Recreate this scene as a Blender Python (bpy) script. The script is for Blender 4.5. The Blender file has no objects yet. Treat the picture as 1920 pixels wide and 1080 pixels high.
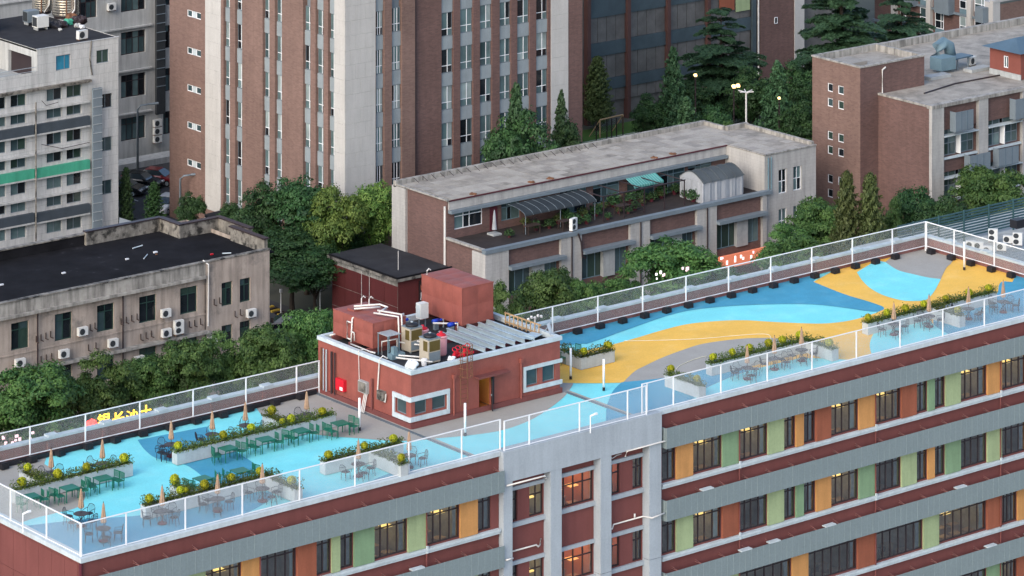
import bpy, math, random
import numpy as np
from mathutils import Vector, Matrix

random.seed(11)
RNG = np.random.default_rng(5)
sc = bpy.context.scene
COL = sc.collection

# ------------------------------------------------------------------ camera
# World X runs along the school block, Y across it, Z up (metres, street at 0).
FPX, YHOR, CXP, ZCAM = 7150.0, -1440.0, 960.0, 92.4
YAW = math.radians(38.7)
cam_d = bpy.data.cameras.new('camera')
cam_d.sensor_width = 36.0
cam_d.lens = FPX * 36.0 / 1920.0
cam_d.shift_y = (YHOR - 540.0) / 1920.0
cam_d.clip_start = 1.0
cam_d.clip_end = 3000.0
cam = bpy.data.objects.new('camera', cam_d)
COL.objects.link(cam)
cam.location = (0, 0, ZCAM)
cam.rotation_euler = (math.radians(90), 0, -YAW)
sc.camera = cam

# ------------------------------------------------------------------ light
SUN_EL, SUN_AZ = math.radians(32), math.radians(203)   # direction the light comes from (angle from +X)
w = bpy.data.worlds.new('World')
sc.world = w
w.use_nodes = True
nt = w.node_tree
bg = nt.nodes['Background']
sky = nt.nodes.new('ShaderNodeTexSky')
sky.sky_type = 'NISHITA'
sky.sun_disc = False
sky.sun_elevation = SUN_EL
sky.sun_rotation = math.radians(90) - SUN_AZ
sky.air_density = 1.0
sky.dust_density = 2.2
sky.ozone_density = 1.4
nt.links.new(sky.outputs[0], bg.inputs[0])
bg.inputs[1].default_value = 0.15
sd = bpy.data.lights.new('sun', 'SUN')
sd.energy = 0.85
sd.angle = math.radians(50)
sd.color = (1.0, 0.93, 0.87)
sun = bpy.data.objects.new('sun', sd)
COL.objects.link(sun)
sdir = Vector((math.cos(SUN_EL) * math.cos(SUN_AZ), math.cos(SUN_EL) * math.sin(SUN_AZ), math.sin(SUN_EL)))
sun.rotation_euler = sdir.to_track_quat('Z', 'Y').to_euler()
sun.location = (120, 120, 120)
sc.view_settings.view_transform = 'Standard'
sc.view_settings.look = 'None'
sc.view_settings.gamma = 1.0
sc.view_settings.exposure = 0.95
sc.render.engine = 'CYCLES'
sc.cycles.max_bounces = 8
sc.cycles.transparent_max_bounces = 16
sc.cycles.use_denoising = True
sc.cycles.sample_clamp_indirect = 4.0

# ------------------------------------------------------------------ survey helper
def at(px, py, z):
    """ground point at height z seen at a position of the 1920 x 1080 photograph"""
    D = (ZCAM - z) * FPX / (py - YHOR)
    xc = (px - CXP) / FPX * D
    return (xc * math.cos(YAW) + D * math.sin(YAW), -xc * math.sin(YAW) + D * math.cos(YAW))

# ------------------------------------------------------------------ scene helpers
WL = {}
LABELS = {}

def thing(name, label, cat, loc=(0, 0, 0), rz=0.0, group=None):
    o = bpy.data.objects.new(name, None)
    o.empty_display_size = 0.3
    COL.objects.link(o)
    o.location = loc
    o.rotation_euler = (0, 0, rz)
    WL[o.name] = Vector(loc)
    return tag(o, label, cat, group)

def tag(o, label, cat, group=None, kind=None):
    o['label'] = label
    o['category'] = cat
    if group:
        o['group'] = group
    if kind:
        o['kind'] = kind
    LABELS.setdefault(label, []).append(o.name)
    return o

def part(name, mesh, parent=None, loc=(0, 0, 0), rz=0.0):
    """mesh given in world metres (or placed at loc), parented to a thing"""
    o = bpy.data.objects.new(name, mesh)
    COL.objects.link(o)
    WL[o.name] = Vector(loc)
    if parent is not None:
        o.parent = parent
        o.location = Vector(loc) - WL[parent.name]
    else:
        o.location = loc
    o.rotation_euler = (0, 0, rz)
    return o

def sub(name, mesh, parent, loc=(0, 0, 0), rz=0.0):
    """child placed in its parent's own coordinates"""
    o = bpy.data.objects.new(name, mesh)
    COL.objects.link(o)
    o.parent = parent
    o.location = loc
    o.rotation_euler = (0, 0, rz)
    return o

def copy_tree(o, parent=None):
    c = o.copy()
    COL.objects.link(c)
    c.parent = parent
    for ch in o.children:
        copy_tree(ch, c)
    return c

class MB:
    def __init__(s):
        s.v = []
        s.f = []
    def poly(s, pts):
        n = len(s.v)
        s.v += [tuple(p) for p in pts]
        s.f.append(tuple(range(n, n + len(pts))))
        return s
    def box(s, x0, y0, z0, x1, y1, z1):
        n = len(s.v)
        s.v += [(x0, y0, z0), (x1, y0, z0), (x1, y1, z0), (x0, y1, z0), (x0, y0, z1), (x1, y0, z1), (x1, y1, z1), (x0, y1, z1)]
        s.f += [(n, n + 3, n + 2, n + 1), (n + 4, n + 5, n + 6, n + 7), (n, n + 1, n + 5, n + 4), (n + 1, n + 2, n + 6, n + 5), (n + 2, n + 3, n + 7, n + 6), (n + 3, n, n + 4, n + 7)]
        return s
    def cbox(s, cx, cy, z0, wx, wy, h):
        return s.box(cx - wx / 2, cy - wy / 2, z0, cx + wx / 2, cy + wy / 2, z0 + h)
    def prism(s, pts, z0, z1):
        n = len(s.v)
        k = len(pts)
        s.v += [(p[0], p[1], z0) for p in pts] + [(p[0], p[1], z1) for p in pts]
        s.f.append(tuple(range(n + k - 1, n - 1, -1)))
        s.f.append(tuple(range(n + k, n + 2 * k)))
        for i in range(k):
            j = (i + 1) % k
            s.f.append((n + i, n + j, n + k + j, n + k + i))
        return s
    def tube(s, pts, r, n=6, cap=True):
        pts = [Vector(p) for p in pts]
        rs = r if isinstance(r, (list, tuple)) else [r] * len(pts)
        base = len(s.v)
        for i, p in enumerate(pts):
            if i == 0:
                t = pts[1] - pts[0]
            elif i == len(pts) - 1:
                t = pts[-1] - pts[-2]
            else:
                t = (pts[i + 1] - p).normalized() + (p - pts[i - 1]).normalized()
            t = t.normalized() if t.length > 1e-9 else Vector((0, 0, 1))
            a = Vector((0, 0, 1)) if abs(t.z) < 0.9 else Vector((1, 0, 0))
            u = t.cross(a).normalized()
            q = t.cross(u)
            for k in range(n):
                th = 2 * math.pi * k / n
                s.v.append(tuple(p + (u * math.cos(th) + q * math.sin(th)) * rs[i]))
        for i in range(len(pts) - 1):
            for k in range(n):
                a0 = base + i * n + k
                a1 = base + i * n + (k + 1) % n
                s.f.append((a0, a1, a1 + n, a0 + n))
        if cap:
            s.f.append(tuple(base + k for k in range(n - 1, -1, -1)))
            s.f.append(tuple(base + (len(pts) - 1) * n + k for k in range(n)))
        return s
    def lathe(s, prof, c=(0, 0, 0), n=16):
        base = len(s.v)
        for r, z in prof:
            for k in range(n):
                th = 2 * math.pi * k / n
                s.v.append((c[0] + r * math.cos(th), c[1] + r * math.sin(th), c[2] + z))
        for i in range(len(prof) - 1):
            for k in range(n):
                a0 = base + i * n + k
                a1 = base + i * n + (k + 1) % n
                s.f.append((a0, a1, a1 + n, a0 + n))
        s.f.append(tuple(base + k for k in range(n - 1, -1, -1)))
        s.f.append(tuple(base + (len(prof) - 1) * n + k for k in range(n)))
        return s
    def wall(s, o, pl, u0, u1, z0, z1, holes=(), rv=0.2):
        """wall face in plane y=pl (o='y') or x=pl (o='x') with window holes (u0,u1,z0,z1) and reveals of depth rv"""
        def m(u, d, z):
            return (u, pl + d, z) if o == 'y' else (pl + d, u, z)
        us = sorted({u0, u1} | {min(max(h[k], u0), u1) for h in holes for k in (0, 1)})
        zs = sorted({z0, z1} | {min(max(h[k], z0), z1) for h in holes for k in (2, 3)})
        for i in range(len(us) - 1):
            run = None
            for j in range(len(zs) - 1):
                cu, cz = (us[i] + us[i + 1]) / 2, (zs[j] + zs[j + 1]) / 2
                inh = any(h[0] < cu < h[1] and h[2] < cz < h[3] for h in holes)
                if not inh:
                    if run is None:
                        run = zs[j]
                    end = zs[j + 1]
                if run is not None and (inh or j == len(zs) - 2):
                    e = zs[j] if inh else end
                    s.poly([m(us[i], 0, run), m(us[i + 1], 0, run), m(us[i + 1], 0, e), m(us[i], 0, e)])
                    run = None
        for a, b, c, d in holes:
            s.poly([m(a, 0, c), m(b, 0, c), m(b, rv, c), m(a, rv, c)])
            s.poly([m(a, 0, d), m(b, 0, d), m(b, rv, d), m(a, rv, d)])
            s.poly([m(a, 0, c), m(a, 0, d), m(a, rv, d), m(a, rv, c)])
            s.poly([m(b, 0, c), m(b, 0, d), m(b, rv, d), m(b, rv, c)])
        return s
    def mesh(s, mat, name='mesh', smooth=False):
        me = bpy.data.meshes.new(name)
        me.from_pydata(s.v, [], s.f)
        if mat is not None:
            me.materials.append(mat)
        if smooth:
            me.polygons.foreach_set('use_smooth', [True] * len(me.polygons))
        me.update()
        return me

# ------------------------------------------------------------------ materials
MATS = {}

def mat(name, col, rough=0.75, var=0.12, vscale=0.8, streak=0.0, fine=0.06, bump=0.0, bscale=25.0, metal=0.0, spec=0.3, col2=None, v2scale=0.35, v2lo=0.5, v2hi=0.7, brick=None, coords='world'):
    """noise-varied surface; streak = vertical run-off stains, brick = (w, h, mortar, mortar colour, second brick colour)"""
    if name in MATS:
        return MATS[name]
    m = bpy.data.materials.new(name)
    m.use_nodes = True
    N, L = m.node_tree.nodes, m.node_tree.links
    b = N['Principled BSDF']
    b.inputs['Roughness'].default_value = rough
    b.inputs['Metallic'].default_value = metal
    b.inputs['Specular IOR Level'].default_value = spec
    if coords == 'world':
        P = N.new('ShaderNodeNewGeometry').outputs['Position']
    else:
        P = N.new('ShaderNodeTexCoord').outputs['Object']
    def noise(scale, det=5, vec=None, rg=0.6):
        n = N.new('ShaderNodeTexNoise')
        n.inputs['Scale'].default_value = scale
        n.inputs['Detail'].default_value = det
        n.inputs['Roughness'].default_value = rg
        L.new(vec if vec is not None else P, n.inputs['Vector'])
        return n.outputs['Fac']
    def mrange(x, a, bb, lo, hi):
        r = N.new('ShaderNodeMapRange')
        r.inputs[1].default_value = a
        r.inputs[2].default_value = bb
        r.inputs[3].default_value = lo
        r.inputs[4].default_value = hi
        L.new(x, r.inputs[0])
        return r.outputs[0]
    def mixc(fac, a, bb, mode='MIX'):
        x = N.new('ShaderNodeMix')
        x.data_type = 'RGBA'
        x.blend_type = mode
        for sock, val in ((x.inputs[0], fac), (x.inputs[6], a), (x.inputs[7], bb)):
            if isinstance(val, bpy.types.NodeSocket):
                L.new(val, sock)
            elif isinstance(val, (int, float)):
                sock.default_value = val
            else:
                sock.default_value = (*val, 1)
        return x.outputs[2]
    c = None
    if brick:
        bw, bh, mo, mc, c2 = brick
        sep = N.new('ShaderNodeSeparateXYZ')
        L.new(P, sep.inputs[0])
        ad = N.new('ShaderNodeMath')
        L.new(sep.outputs[0], ad.inputs[0])
        L.new(sep.outputs[1], ad.inputs[1])
        cb = N.new('ShaderNodeCombineXYZ')
        L.new(ad.outputs[0], cb.inputs[0])
        L.new(sep.outputs[2], cb.inputs[1])
        bt = N.new('ShaderNodeTexBrick')
        bt.inputs['Color1'].default_value = (*col, 1)
        bt.inputs['Color2'].default_value = (*c2, 1)
        bt.inputs['Mortar'].default_value = (*mc, 1)
        bt.inputs['Scale'].default_value = 1.0
        bt.inputs['Mortar Size'].default_value = mo
        bt.inputs['Brick Width'].default_value = bw
        bt.inputs['Row Height'].default_value = bh
        L.new(cb.outputs[0], bt.inputs['Vector'])
        c = bt.outputs['Color']
    else:
        c = col
    if col2 is not None:
        c = mixc(mrange(noise(v2scale, 7, rg=0.65), v2lo, v2hi, 0, 1), c, col2)
    v = mrange(noise(vscale), 0.3, 0.7, 1 - var, 1 + var)
    if fine:
        mm = N.new('ShaderNodeMath')
        mm.operation = 'MULTIPLY'
        L.new(v, mm.inputs[0])
        L.new(mrange(noise(9.0, 4), 0.3, 0.7, 1 - fine, 1 + fine), mm.inputs[1])
        v = mm.outputs[0]
    if streak:
        mp = N.new('ShaderNodeMapping')
        mp.inputs['Scale'].default_value = (2.2, 2.2, 0.22)
        L.new(P, mp.inputs[0])
        mm = N.new('ShaderNodeMath')
        mm.operation = 'MULTIPLY'
        L.new(v, mm.inputs[0])
        L.new(mrange(noise(1.0, 6, mp.outputs[0]), 0.42, 0.75, 1.0, 1 - streak), mm.inputs[1])
        v = mm.outputs[0]
    cc = N.new('ShaderNodeCombineColor')
    for k in range(3):
        L.new(v, cc.inputs[k])
    L.new(mixc(1.0, c, cc.outputs[0], 'MULTIPLY'), b.inputs['Base Color'])
    if bump:
        bp = N.new('ShaderNodeBump')
        bp.inputs['Strength'].default_value = bump
        bp.inputs['Distance'].default_value = 0.03
        L.new(noise(bscale, 4), bp.inputs['Height'])
        L.new(bp.outputs[0], b.inputs['Normal'])
    MATS[name] = m
    return m

def emat(name, col, strength):
    m = bpy.data.materials.new(name)
    m.use_nodes = True
    b = m.node_tree.nodes['Principled BSDF']
    b.inputs['Base Color'].default_value = (*col, 1)
    b.inputs['Emission Color'].default_value = (*col, 1)
    b.inputs['Emission Strength'].default_value = strength
    MATS[name] = m
    return m

def glass_solid(name, col, rough=0.08, spec=0.5):
    """far window pane: dark room seen through it, sky in its gloss"""
    return mat(name, col, rough=rough, var=0.35, vscale=0.45, fine=0.0, spec=spec)

def glass_clear(name, tint, fac):
    m = bpy.data.materials.new(name)
    m.use_nodes = True
    N, L = m.node_tree.nodes, m.node_tree.links
    N.remove(N['Principled BSDF'])
    t = N.new('ShaderNodeBsdfTransparent')
    t.inputs[0].default_value = (*tint, 1)
    g = N.new('ShaderNodeBsdfGlossy')
    g.inputs['Roughness'].default_value = 0.03
    g.inputs[0].default_value = (0.9, 0.95, 1, 1)
    mx = N.new('ShaderNodeMixShader')
    fr = N.new('ShaderNodeFresnel')
    fr.inputs[0].default_value = 1.5
    mt = N.new('ShaderNodeMath')
    mt.operation = 'MULTIPLY'
    mt.inputs[1].default_value = fac
    L.new(fr.outputs[0], mt.inputs[0])
    L.new(mt.outputs[0], mx.inputs[0])
    L.new(t.outputs[0], mx.inputs[1])
    L.new(g.outputs[0], mx.inputs[2])
    L.new(mx.outputs[0], N['Material Output'].inputs[0])
    MATS[name] = m
    return m

def net_mat(name, col, cover, pitch=0.09):
    """woven wire netting: fine diagonal wires, open between"""
    m = bpy.data.materials.new(name)
    m.use_nodes = True
    N, L = m.node_tree.nodes, m.node_tree.links
    b = N['Principled BSDF']
    b.inputs['Base Color'].default_value = (*col, 1)
    b.inputs['Roughness'].default_value = 0.6
    t = N.new('ShaderNodeBsdfTransparent')
    mx = N.new('ShaderNodeMixShader')
    g = N.new('ShaderNodeNewGeometry')
    sep = N.new('ShaderNodeSeparateXYZ')
    L.new(g.outputs['Position'], sep.inputs[0])
    def math_(op, a, bb):
        q = N.new('ShaderNodeMath')
        q.operation = op
        for i, v in enumerate((a, bb)):
            if isinstance(v, (int, float)):
                q.inputs[i].default_value = v
            else:
                L.new(v, q.inputs[i])
        return q.outputs[0]
    u = math_('ADD', sep.outputs[0], sep.outputs[1])
    a = math_('PINGPONG', math_('MULTIPLY', math_('ADD', u, sep.outputs[2]), 1 / pitch), 0.5)
    c = math_('PINGPONG', math_('MULTIPLY', math_('SUBTRACT', u, sep.outputs[2]), 1 / pitch), 0.5)
    wire = math_('LESS_THAN', math_('MINIMUM', a, c), 0.5 * (1 - math.sqrt(1 - cover)))
    L.new(wire, mx.inputs[0])
    L.new(t.outputs[0], mx.inputs[1])
    L.new(b.outputs[0], mx.inputs[2])
    L.new(mx.outputs[0], N['Material Output'].inputs[0])
    MATS[name] = m
    return m

def leaf_mat(name, c1, c2, trans=0.25):
    m = bpy.data.materials.new(name)
    m.use_nodes = True
    N, L = m.node_tree.nodes, m.node_tree.links
    b = N['Principled BSDF']
    b.inputs['Roughness'].default_value = 0.55
    b.inputs['Specular IOR Level'].default_value = 0.25
    at_ = N.new('ShaderNodeAttribute')
    at_.attribute_name = 'tint'
    x = N.new('ShaderNodeMix')
    x.data_type = 'RGBA'
    x.inputs[6].default_value = (*c1, 1)
    x.inputs[7].default_value = (*c2, 1)
    L.new(at_.outputs['Fac'], x.inputs[0])
    oi = N.new('ShaderNodeObjectInfo')
    hv = N.new('ShaderNodeHueSaturation')
    for sock, lo, hi in (('Value', 0.78, 1.25), ('Hue', 0.485, 0.515)):
        r = N.new('ShaderNodeMapRange')
        r.inputs[3].default_value = lo
        r.inputs[4].default_value = hi
        L.new(oi.outputs['Random'], r.inputs[0])
        L.new(r.outputs[0], hv.inputs[sock])
    L.new(x.outputs[2], hv.inputs['Color'])
    L.new(hv.outputs[0], b.inputs['Base Color'])
    tr = N.new('ShaderNodeBsdfTranslucent')
    L.new(hv.outputs[0], tr.inputs[0])
    mx = N.new('ShaderNodeMixShader')
    mx.inputs[0].default_value = trans
    L.new(b.outputs[0], mx.inputs[1])
    L.new(tr.outputs[0], mx.inputs[2])
    L.new(mx.outputs[0], N['Material Output'].inputs[0])
    MATS[name] = m
    return m

M = MATS
mat('red_wall', (0.175, 0.058, 0.053), var=0.07, vscale=0.5, streak=0.13, fine=0.05, bump=0.15, bscale=40)
mat('red_tank', (0.265, 0.080, 0.063), var=0.13, vscale=1.1, streak=0.1, rough=0.6)
mat('coping', (0.50, 0.57, 0.60), var=0.08, streak=0.18, vscale=0.9)
mat('grey_frame', (0.36, 0.41, 0.45), var=0.06, streak=0.14)
mat('perf_metal', (0.19, 0.24, 0.25), rough=0.6, var=0.04, vscale=0.6, fine=0.08, streak=0.04)
mat('seam_metal', (0.24, 0.295, 0.305), rough=0.5)
mat('dull_green', (0.022, 0.055, 0.046), rough=0.5)
mat('louvre', (0.035, 0.085, 0.095), rough=0.5, var=0.1)
mat('white_paint', (0.78, 0.80, 0.82), rough=0.45, var=0.04, fine=0)
mat('pvc', (0.64, 0.63, 0.60), rough=0.4, var=0.05, fine=0)
mat('dark_frame', (0.035, 0.025, 0.028), rough=0.4, var=0.1, fine=0)
mat('orange_panel', (0.52, 0.26, 0.09), var=0.08, streak=0.2)
mat('green_panel', (0.19, 0.30, 0.175), var=0.08, streak=0.2)
mat('lime_panel', (0.32, 0.40, 0.22), var=0.08, streak=0.2)
mat('rust_panel', (0.28, 0.09, 0.05), var=0.08, streak=0.2)
mat('deck_cyan', (0.195, 0.68, 0.73), rough=0.8, var=0.07, vscale=0.5, fine=0.07, col2=(0.25, 0.71, 0.74), v2scale=0.6, bump=0.1, bscale=60)
mat('deck_blue', (0.058, 0.30, 0.45), rough=0.8, var=0.08, vscale=0.5, fine=0.07, col2=(0.085, 0.33, 0.47), v2scale=0.6, bump=0.1, bscale=60)
mat('deck_yellow', (0.80, 0.47, 0.085), rough=0.8, var=0.07, vscale=0.5, fine=0.07, col2=(0.82, 0.51, 0.13), v2scale=0.6, bump=0.1, bscale=60)
mat('deck_grey', (0.34, 0.33, 0.30), rough=0.8, var=0.06, fine=0.06, bump=0.1, bscale=60)
mat('deck_line', (0.12, 0.15, 0.17), rough=0.7)
mat('parapet_tile', (0.27, 0.11, 0.10), var=0.1, streak=0.25, brick=(0.24, 0.11, 0.012, (0.16, 0.09, 0.085), (0.22, 0.095, 0.085)))
mat('concrete', (0.36, 0.38, 0.38), var=0.12, streak=0.18, vscale=1.5)
mat('planter', (0.42, 0.46, 0.47), var=0.08, streak=0.15, vscale=1.5)
mat('soil', (0.05, 0.035, 0.025), rough=0.95)
mat('black_plastic', (0.018, 0.018, 0.022), rough=0.5)
mat('black_iron', (0.022, 0.022, 0.028), rough=0.5, fine=0)
mat('green_metal', (0.012, 0.14, 0.085), rough=0.4, fine=0)
mat('umbrella_cloth', (0.36, 0.245, 0.165), rough=0.85, var=0.15, vscale=6)
mat('brown_pole', (0.05, 0.035, 0.03), rough=0.5)
mat('brick_far', (0.215, 0.135, 0.112), var=0.12, vscale=0.25, streak=0.16, brick=(0.36, 0.12, 0.010, (0.19, 0.14, 0.12), (0.165, 0.102, 0.086)))
mat('brick_dark', (0.165, 0.095, 0.083), var=0.12, vscale=0.25, streak=0.14, brick=(0.36, 0.12, 0.010, (0.14, 0.098, 0.09), (0.125, 0.073, 0.064)))
mat('stone', (0.47, 0.46, 0.44), var=0.05, streak=0.1, vscale=0.5)
mat('spandrel', (0.255, 0.295, 0.315), var=0.08, streak=0.14)
mat('white_tile', (0.50, 0.51, 0.50), var=0.06, streak=0.28, vscale=0.4, brick=(0.9, 0.85, 0.012, (0.33, 0.34, 0.34), (0.53, 0.53, 0.52)))
mat('white_wall', (0.46, 0.47, 0.46), var=0.1, streak=0.35, vscale=0.4)
mat('tile_fine', (0.44, 0.43, 0.41), var=0.07, streak=0.3, vscale=0.5, brick=(0.5, 0.3, 0.01, (0.36, 0.35, 0.34), (0.42, 0.41, 0.39)))
mat('pink_plaster', (0.41, 0.345, 0.295), var=0.1, streak=0.45, vscale=0.7, col2=(0.20, 0.18, 0.16), v2scale=0.6, v2lo=0.54, v2hi=0.72)
mat('stained_cornice', (0.36, 0.345, 0.315), var=0.2, streak=0.75, vscale=1.0)
mat('bitumen', (0.012, 0.012, 0.014), var=0.35, vscale=0.5, rough=0.95, spec=0.1, col2=(0.06, 0.06, 0.065), v2scale=0.25, v2lo=0.64, v2hi=0.74)
mat('bitumen_grey', (0.036, 0.037, 0.041), var=0.2, vscale=0.6, rough=0.95, spec=0.1)
mat('roof_slab', (0.33, 0.305, 0.265), var=0.16, vscale=0.9, fine=0.12, col2=(0.20, 0.185, 0.16), v2scale=0.5, v2lo=0.48, v2hi=0.66)
mat('roof_slab_pale', (0.365, 0.34, 0.30), var=0.14, vscale=0.9, fine=0.12)
mat('roof_slab_dark', (0.285, 0.265, 0.235), var=0.16, vscale=0.9, fine=0.12)
mat('parapet_old', (0.22, 0.205, 0.18), var=0.4, vscale=2.0, streak=0.5, col2=(0.035, 0.033, 0.03), v2scale=1.3, v2lo=0.5, v2hi=0.62)
mat('grey_metal', (0.17, 0.21, 0.24), rough=0.5, var=0.08, streak=0.1)
mat('light_metal', (0.42, 0.47, 0.49), rough=0.4, var=0.1, metal=0.3)
mat('galv', (0.45, 0.55, 0.60), rough=0.4, var=0.12, metal=0.4)
mat('steel', (0.62, 0.58, 0.52), rough=0.22, var=0.05, metal=0.9)
mat('hall_blue', (0.055, 0.080, 0.095), rough=0.6, var=0.15)
mat('hall_grey', (0.115, 0.113, 0.11), rough=0.6, var=0.25)
mat('hall_brick', (0.09, 0.045, 0.04), var=0.12)
mat('asphalt', (0.05, 0.052, 0.055), var=0.2, vscale=0.3, rough=0.9)
mat('bounce_forecourt', (0.30, 0.30, 0.29), var=0.2, vscale=0.15, rough=0.9)  # pale, to reflect in the windows and bounce light upward
mat('paving', (0.16, 0.155, 0.145), var=0.15, vscale=0.5, rough=0.9)
mat('ground', (0.07, 0.075, 0.06), var=0.25, vscale=0.1, rough=0.95)
mat('turf', (0.055, 0.115, 0.02), var=0.2, vscale=0.5, rough=0.95)
mat('red_tile', (0.105, 0.022, 0.022), var=0.1, vscale=0.6, streak=0.12)
mat('bark', (0.045, 0.035, 0.027), rough=0.95, var=0.2)
mat('wood', (0.40, 0.27, 0.15), rough=0.8, var=0.15)
mat('rust', (0.16, 0.075, 0.04), rough=0.8, var=0.25, vscale=3)
mat('ac_white', (0.62, 0.63, 0.61), rough=0.5, var=0.06)
mat('ac_dark', (0.035, 0.04, 0.045), rough=0.6)
mat('blue_green_metal', (0.14, 0.22, 0.26), rough=0.5, var=0.12)
mat('blue_roof', (0.075, 0.125, 0.17), rough=0.5, var=0.1)
mat('hut_red', (0.20, 0.065, 0.05), var=0.08)
mat('band_dark', (0.055, 0.07, 0.085), rough=0.6, var=0.1, streak=0.15)
mat('band_green', (0.06, 0.34, 0.22), rough=0.6, var=0.12, streak=0.2)
mat('room_wall', (0.38, 0.345, 0.26), var=0.3, vscale=1.5)
mat('room_floor', (0.12, 0.07, 0.045), var=0.2)
mat('room_orange', (0.50, 0.20, 0.06), var=0.1)
mat('curtain', (0.30, 0.36, 0.38), var=0.2, vscale=4)
mat('blind', (0.42, 0.52, 0.52), var=0.1, vscale=2)
mat('teal_curtain', (0.03, 0.24, 0.34), var=0.15, vscale=3)
mat('terrace_floor', (0.034, 0.027, 0.025), var=0.25, rough=0.9)
mat('tent_white', (0.33, 0.35, 0.375), var=0.1, rough=0.7)
mat('tent_grey', (0.075, 0.088, 0.095), var=0.15, rough=0.85, spec=0.1)
mat('awning_pale', (0.17, 0.40, 0.37), var=0.1, rough=0.8)
mat('awning_teal', (0.07, 0.30, 0.27), var=0.1, rough=0.8)
mat('awning_grey', (0.032, 0.040, 0.046), var=0.15, rough=0.8, spec=0.1)
mat('beige', (0.40, 0.36, 0.29), var=0.06, rough=0.5)
mat('olive_grill', (0.10, 0.075, 0.02), var=0.1)
mat('pink_plastic', (0.70, 0.34, 0.36), var=0.05, rough=0.4)
mat('red_paint', (0.55, 0.015, 0.03), var=0.1, rough=0.4)
mat('blue_paint', (0.012, 0.05, 0.42), var=0.1, rough=0.4)
mat('sign_black', (0.02, 0.014, 0.016), rough=0.5)
mat('sign_white', (0.75, 0.75, 0.75), rough=0.5)
mat('maroon', (0.09, 0.018, 0.028), rough=0.6)
mat('car_black', (0.008, 0.009, 0.011), rough=0.18, var=0.02, fine=0, spec=0.6)
mat('car_red', (0.20, 0.012, 0.018), rough=0.2, var=0.02, fine=0, spec=0.6)
mat('car_white', (0.60, 0.63, 0.65), rough=0.2, var=0.02, fine=0, spec=0.6)
mat('car_glass', (0.02, 0.03, 0.035), rough=0.05, fine=0, spec=0.8)
mat('tyre', (0.012, 0.012, 0.012), rough=0.9)
mat('line_white', (0.55, 0.55, 0.53), var=0.2, vscale=3)
mat('kerb_yellow', (0.45, 0.30, 0.04), var=0.2)
mat('hose', (0.72, 0.68, 0.52), var=0.05, fine=0)
glass_solid('glass_teal', (0.045, 0.075, 0.082))
glass_solid('glass_dark', (0.012, 0.016, 0.02))
glass_solid('glass_green', (0.03, 0.055, 0.045))
glass_solid('glass_curtain', (0.10, 0.155, 0.16), rough=0.25)
glass_solid('glass_pale', (0.26, 0.32, 0.32), rough=0.35)
glass_solid('glass_blue', (0.02, 0.17, 0.27), rough=0.2)
glass_clear('glass_clear', (0.86, 0.90, 0.92), 3.2)
net_mat('net_white', (0.62, 0.68, 0.72), 0.16)
net_mat('net_fine', (0.46, 0.50, 0.50), 0.11)
emat('lamp_warm', (1.0, 0.66, 0.28), 1.6)
emat('lamp_room', (1.0, 0.76, 0.38), 7)
emat('room_glow', (1.0, 0.68, 0.20), 0.7)  # yellow glow of the panels added inside lit rooms
emat('room_glow_orange', (1.0, 0.50, 0.14), 0.6)  # orange version for the panels added in the centre bay
emat('lamp_room_orange', (1.0, 0.60, 0.24), 15)
emat('lamp_white', (1.0, 0.95, 0.92), 0.6)
emat('neon_yellow', (1.0, 0.58, 0.02), 1.6)
emat('neon_red', (1.0, 0.05, 0.04), 1.6)
emat('neon_orange', (0.75, 0.22, 0.12), 0.22)
emat('neon_pink', (1.0, 0.66, 0.72), 0.45)
emat('exit_green', (0.05, 0.9, 0.25), 2.5)
leaf_mat('leaf_camphor', (0.034, 0.088, 0.024), (0.115, 0.205, 0.055))
leaf_mat('leaf_dark', (0.020, 0.054, 0.020), (0.058, 0.125, 0.040))
leaf_mat('leaf_yellow', (0.070, 0.14, 0.030), (0.19, 0.27, 0.06))
leaf_mat('leaf_olive', (0.055, 0.085, 0.028), (0.125, 0.155, 0.05))
leaf_mat('leaf_cedar', (0.025, 0.065, 0.036), (0.075, 0.150, 0.075))
leaf_mat('leaf_spruce', (0.026, 0.070, 0.030), (0.080, 0.15, 0.065))
leaf_mat('leaf_hedge', (0.035, 0.080, 0.014), (0.17, 0.19, 0.045))
leaf_mat('leaf_gold', (0.26, 0.31, 0.012), (0.58, 0.56, 0.03))

# ------------------------------------------------------------------ windows
WCACHE = {}

def bars_mesh(wd, h, t, dp, vs, hs, fm):
    key = ('f', round(wd, 3), round(h, 3), t, dp, tuple(vs), tuple(hs), fm)
    if key not in WCACHE:
        b = MB()
        b.box(-wd / 2, 0, 0, -wd / 2 + t, dp, h)
        b.box(wd / 2 - t, 0, 0, wd / 2, dp, h)
        b.box(-wd / 2 + t, 0, 0, wd / 2 - t, dp, t)
        b.box(-wd / 2 + t, 0, h - t, wd / 2 - t, dp, h)
        for v in vs:
            x = -wd / 2 + v * wd
            b.box(x - t / 2, 0.004, t, x + t / 2, dp - 0.004, h - t)
        for q in hs:
            z = q * h
            b.box(-wd / 2 + t, 0.008, z - t / 2, wd / 2 - t, dp - 0.008, z + t / 2)
        WCACHE[key] = b.mesh(M[fm], 'window_frame')
    return WCACHE[key]

def mull_mesh(wd, h, t, dp, vs, hs, fm):
    key = ('m', round(wd, 3), round(h, 3), t, tuple(vs), tuple(hs), fm)
    if key not in WCACHE:
        b = MB()
        for v in vs:
            x = -wd / 2 + v * wd
            b.box(x - t / 2, -0.012, 0.04, x + t / 2, dp - 0.004, h - 0.04)
        for q in hs:
            b.box(-wd / 2 + 0.04, -0.008, q * h - t / 2, wd / 2 - 0.04, dp - 0.008, q * h + t / 2)
        WCACHE[key] = b.mesh(M[fm], 'mullion')
    return WCACHE[key]

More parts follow.
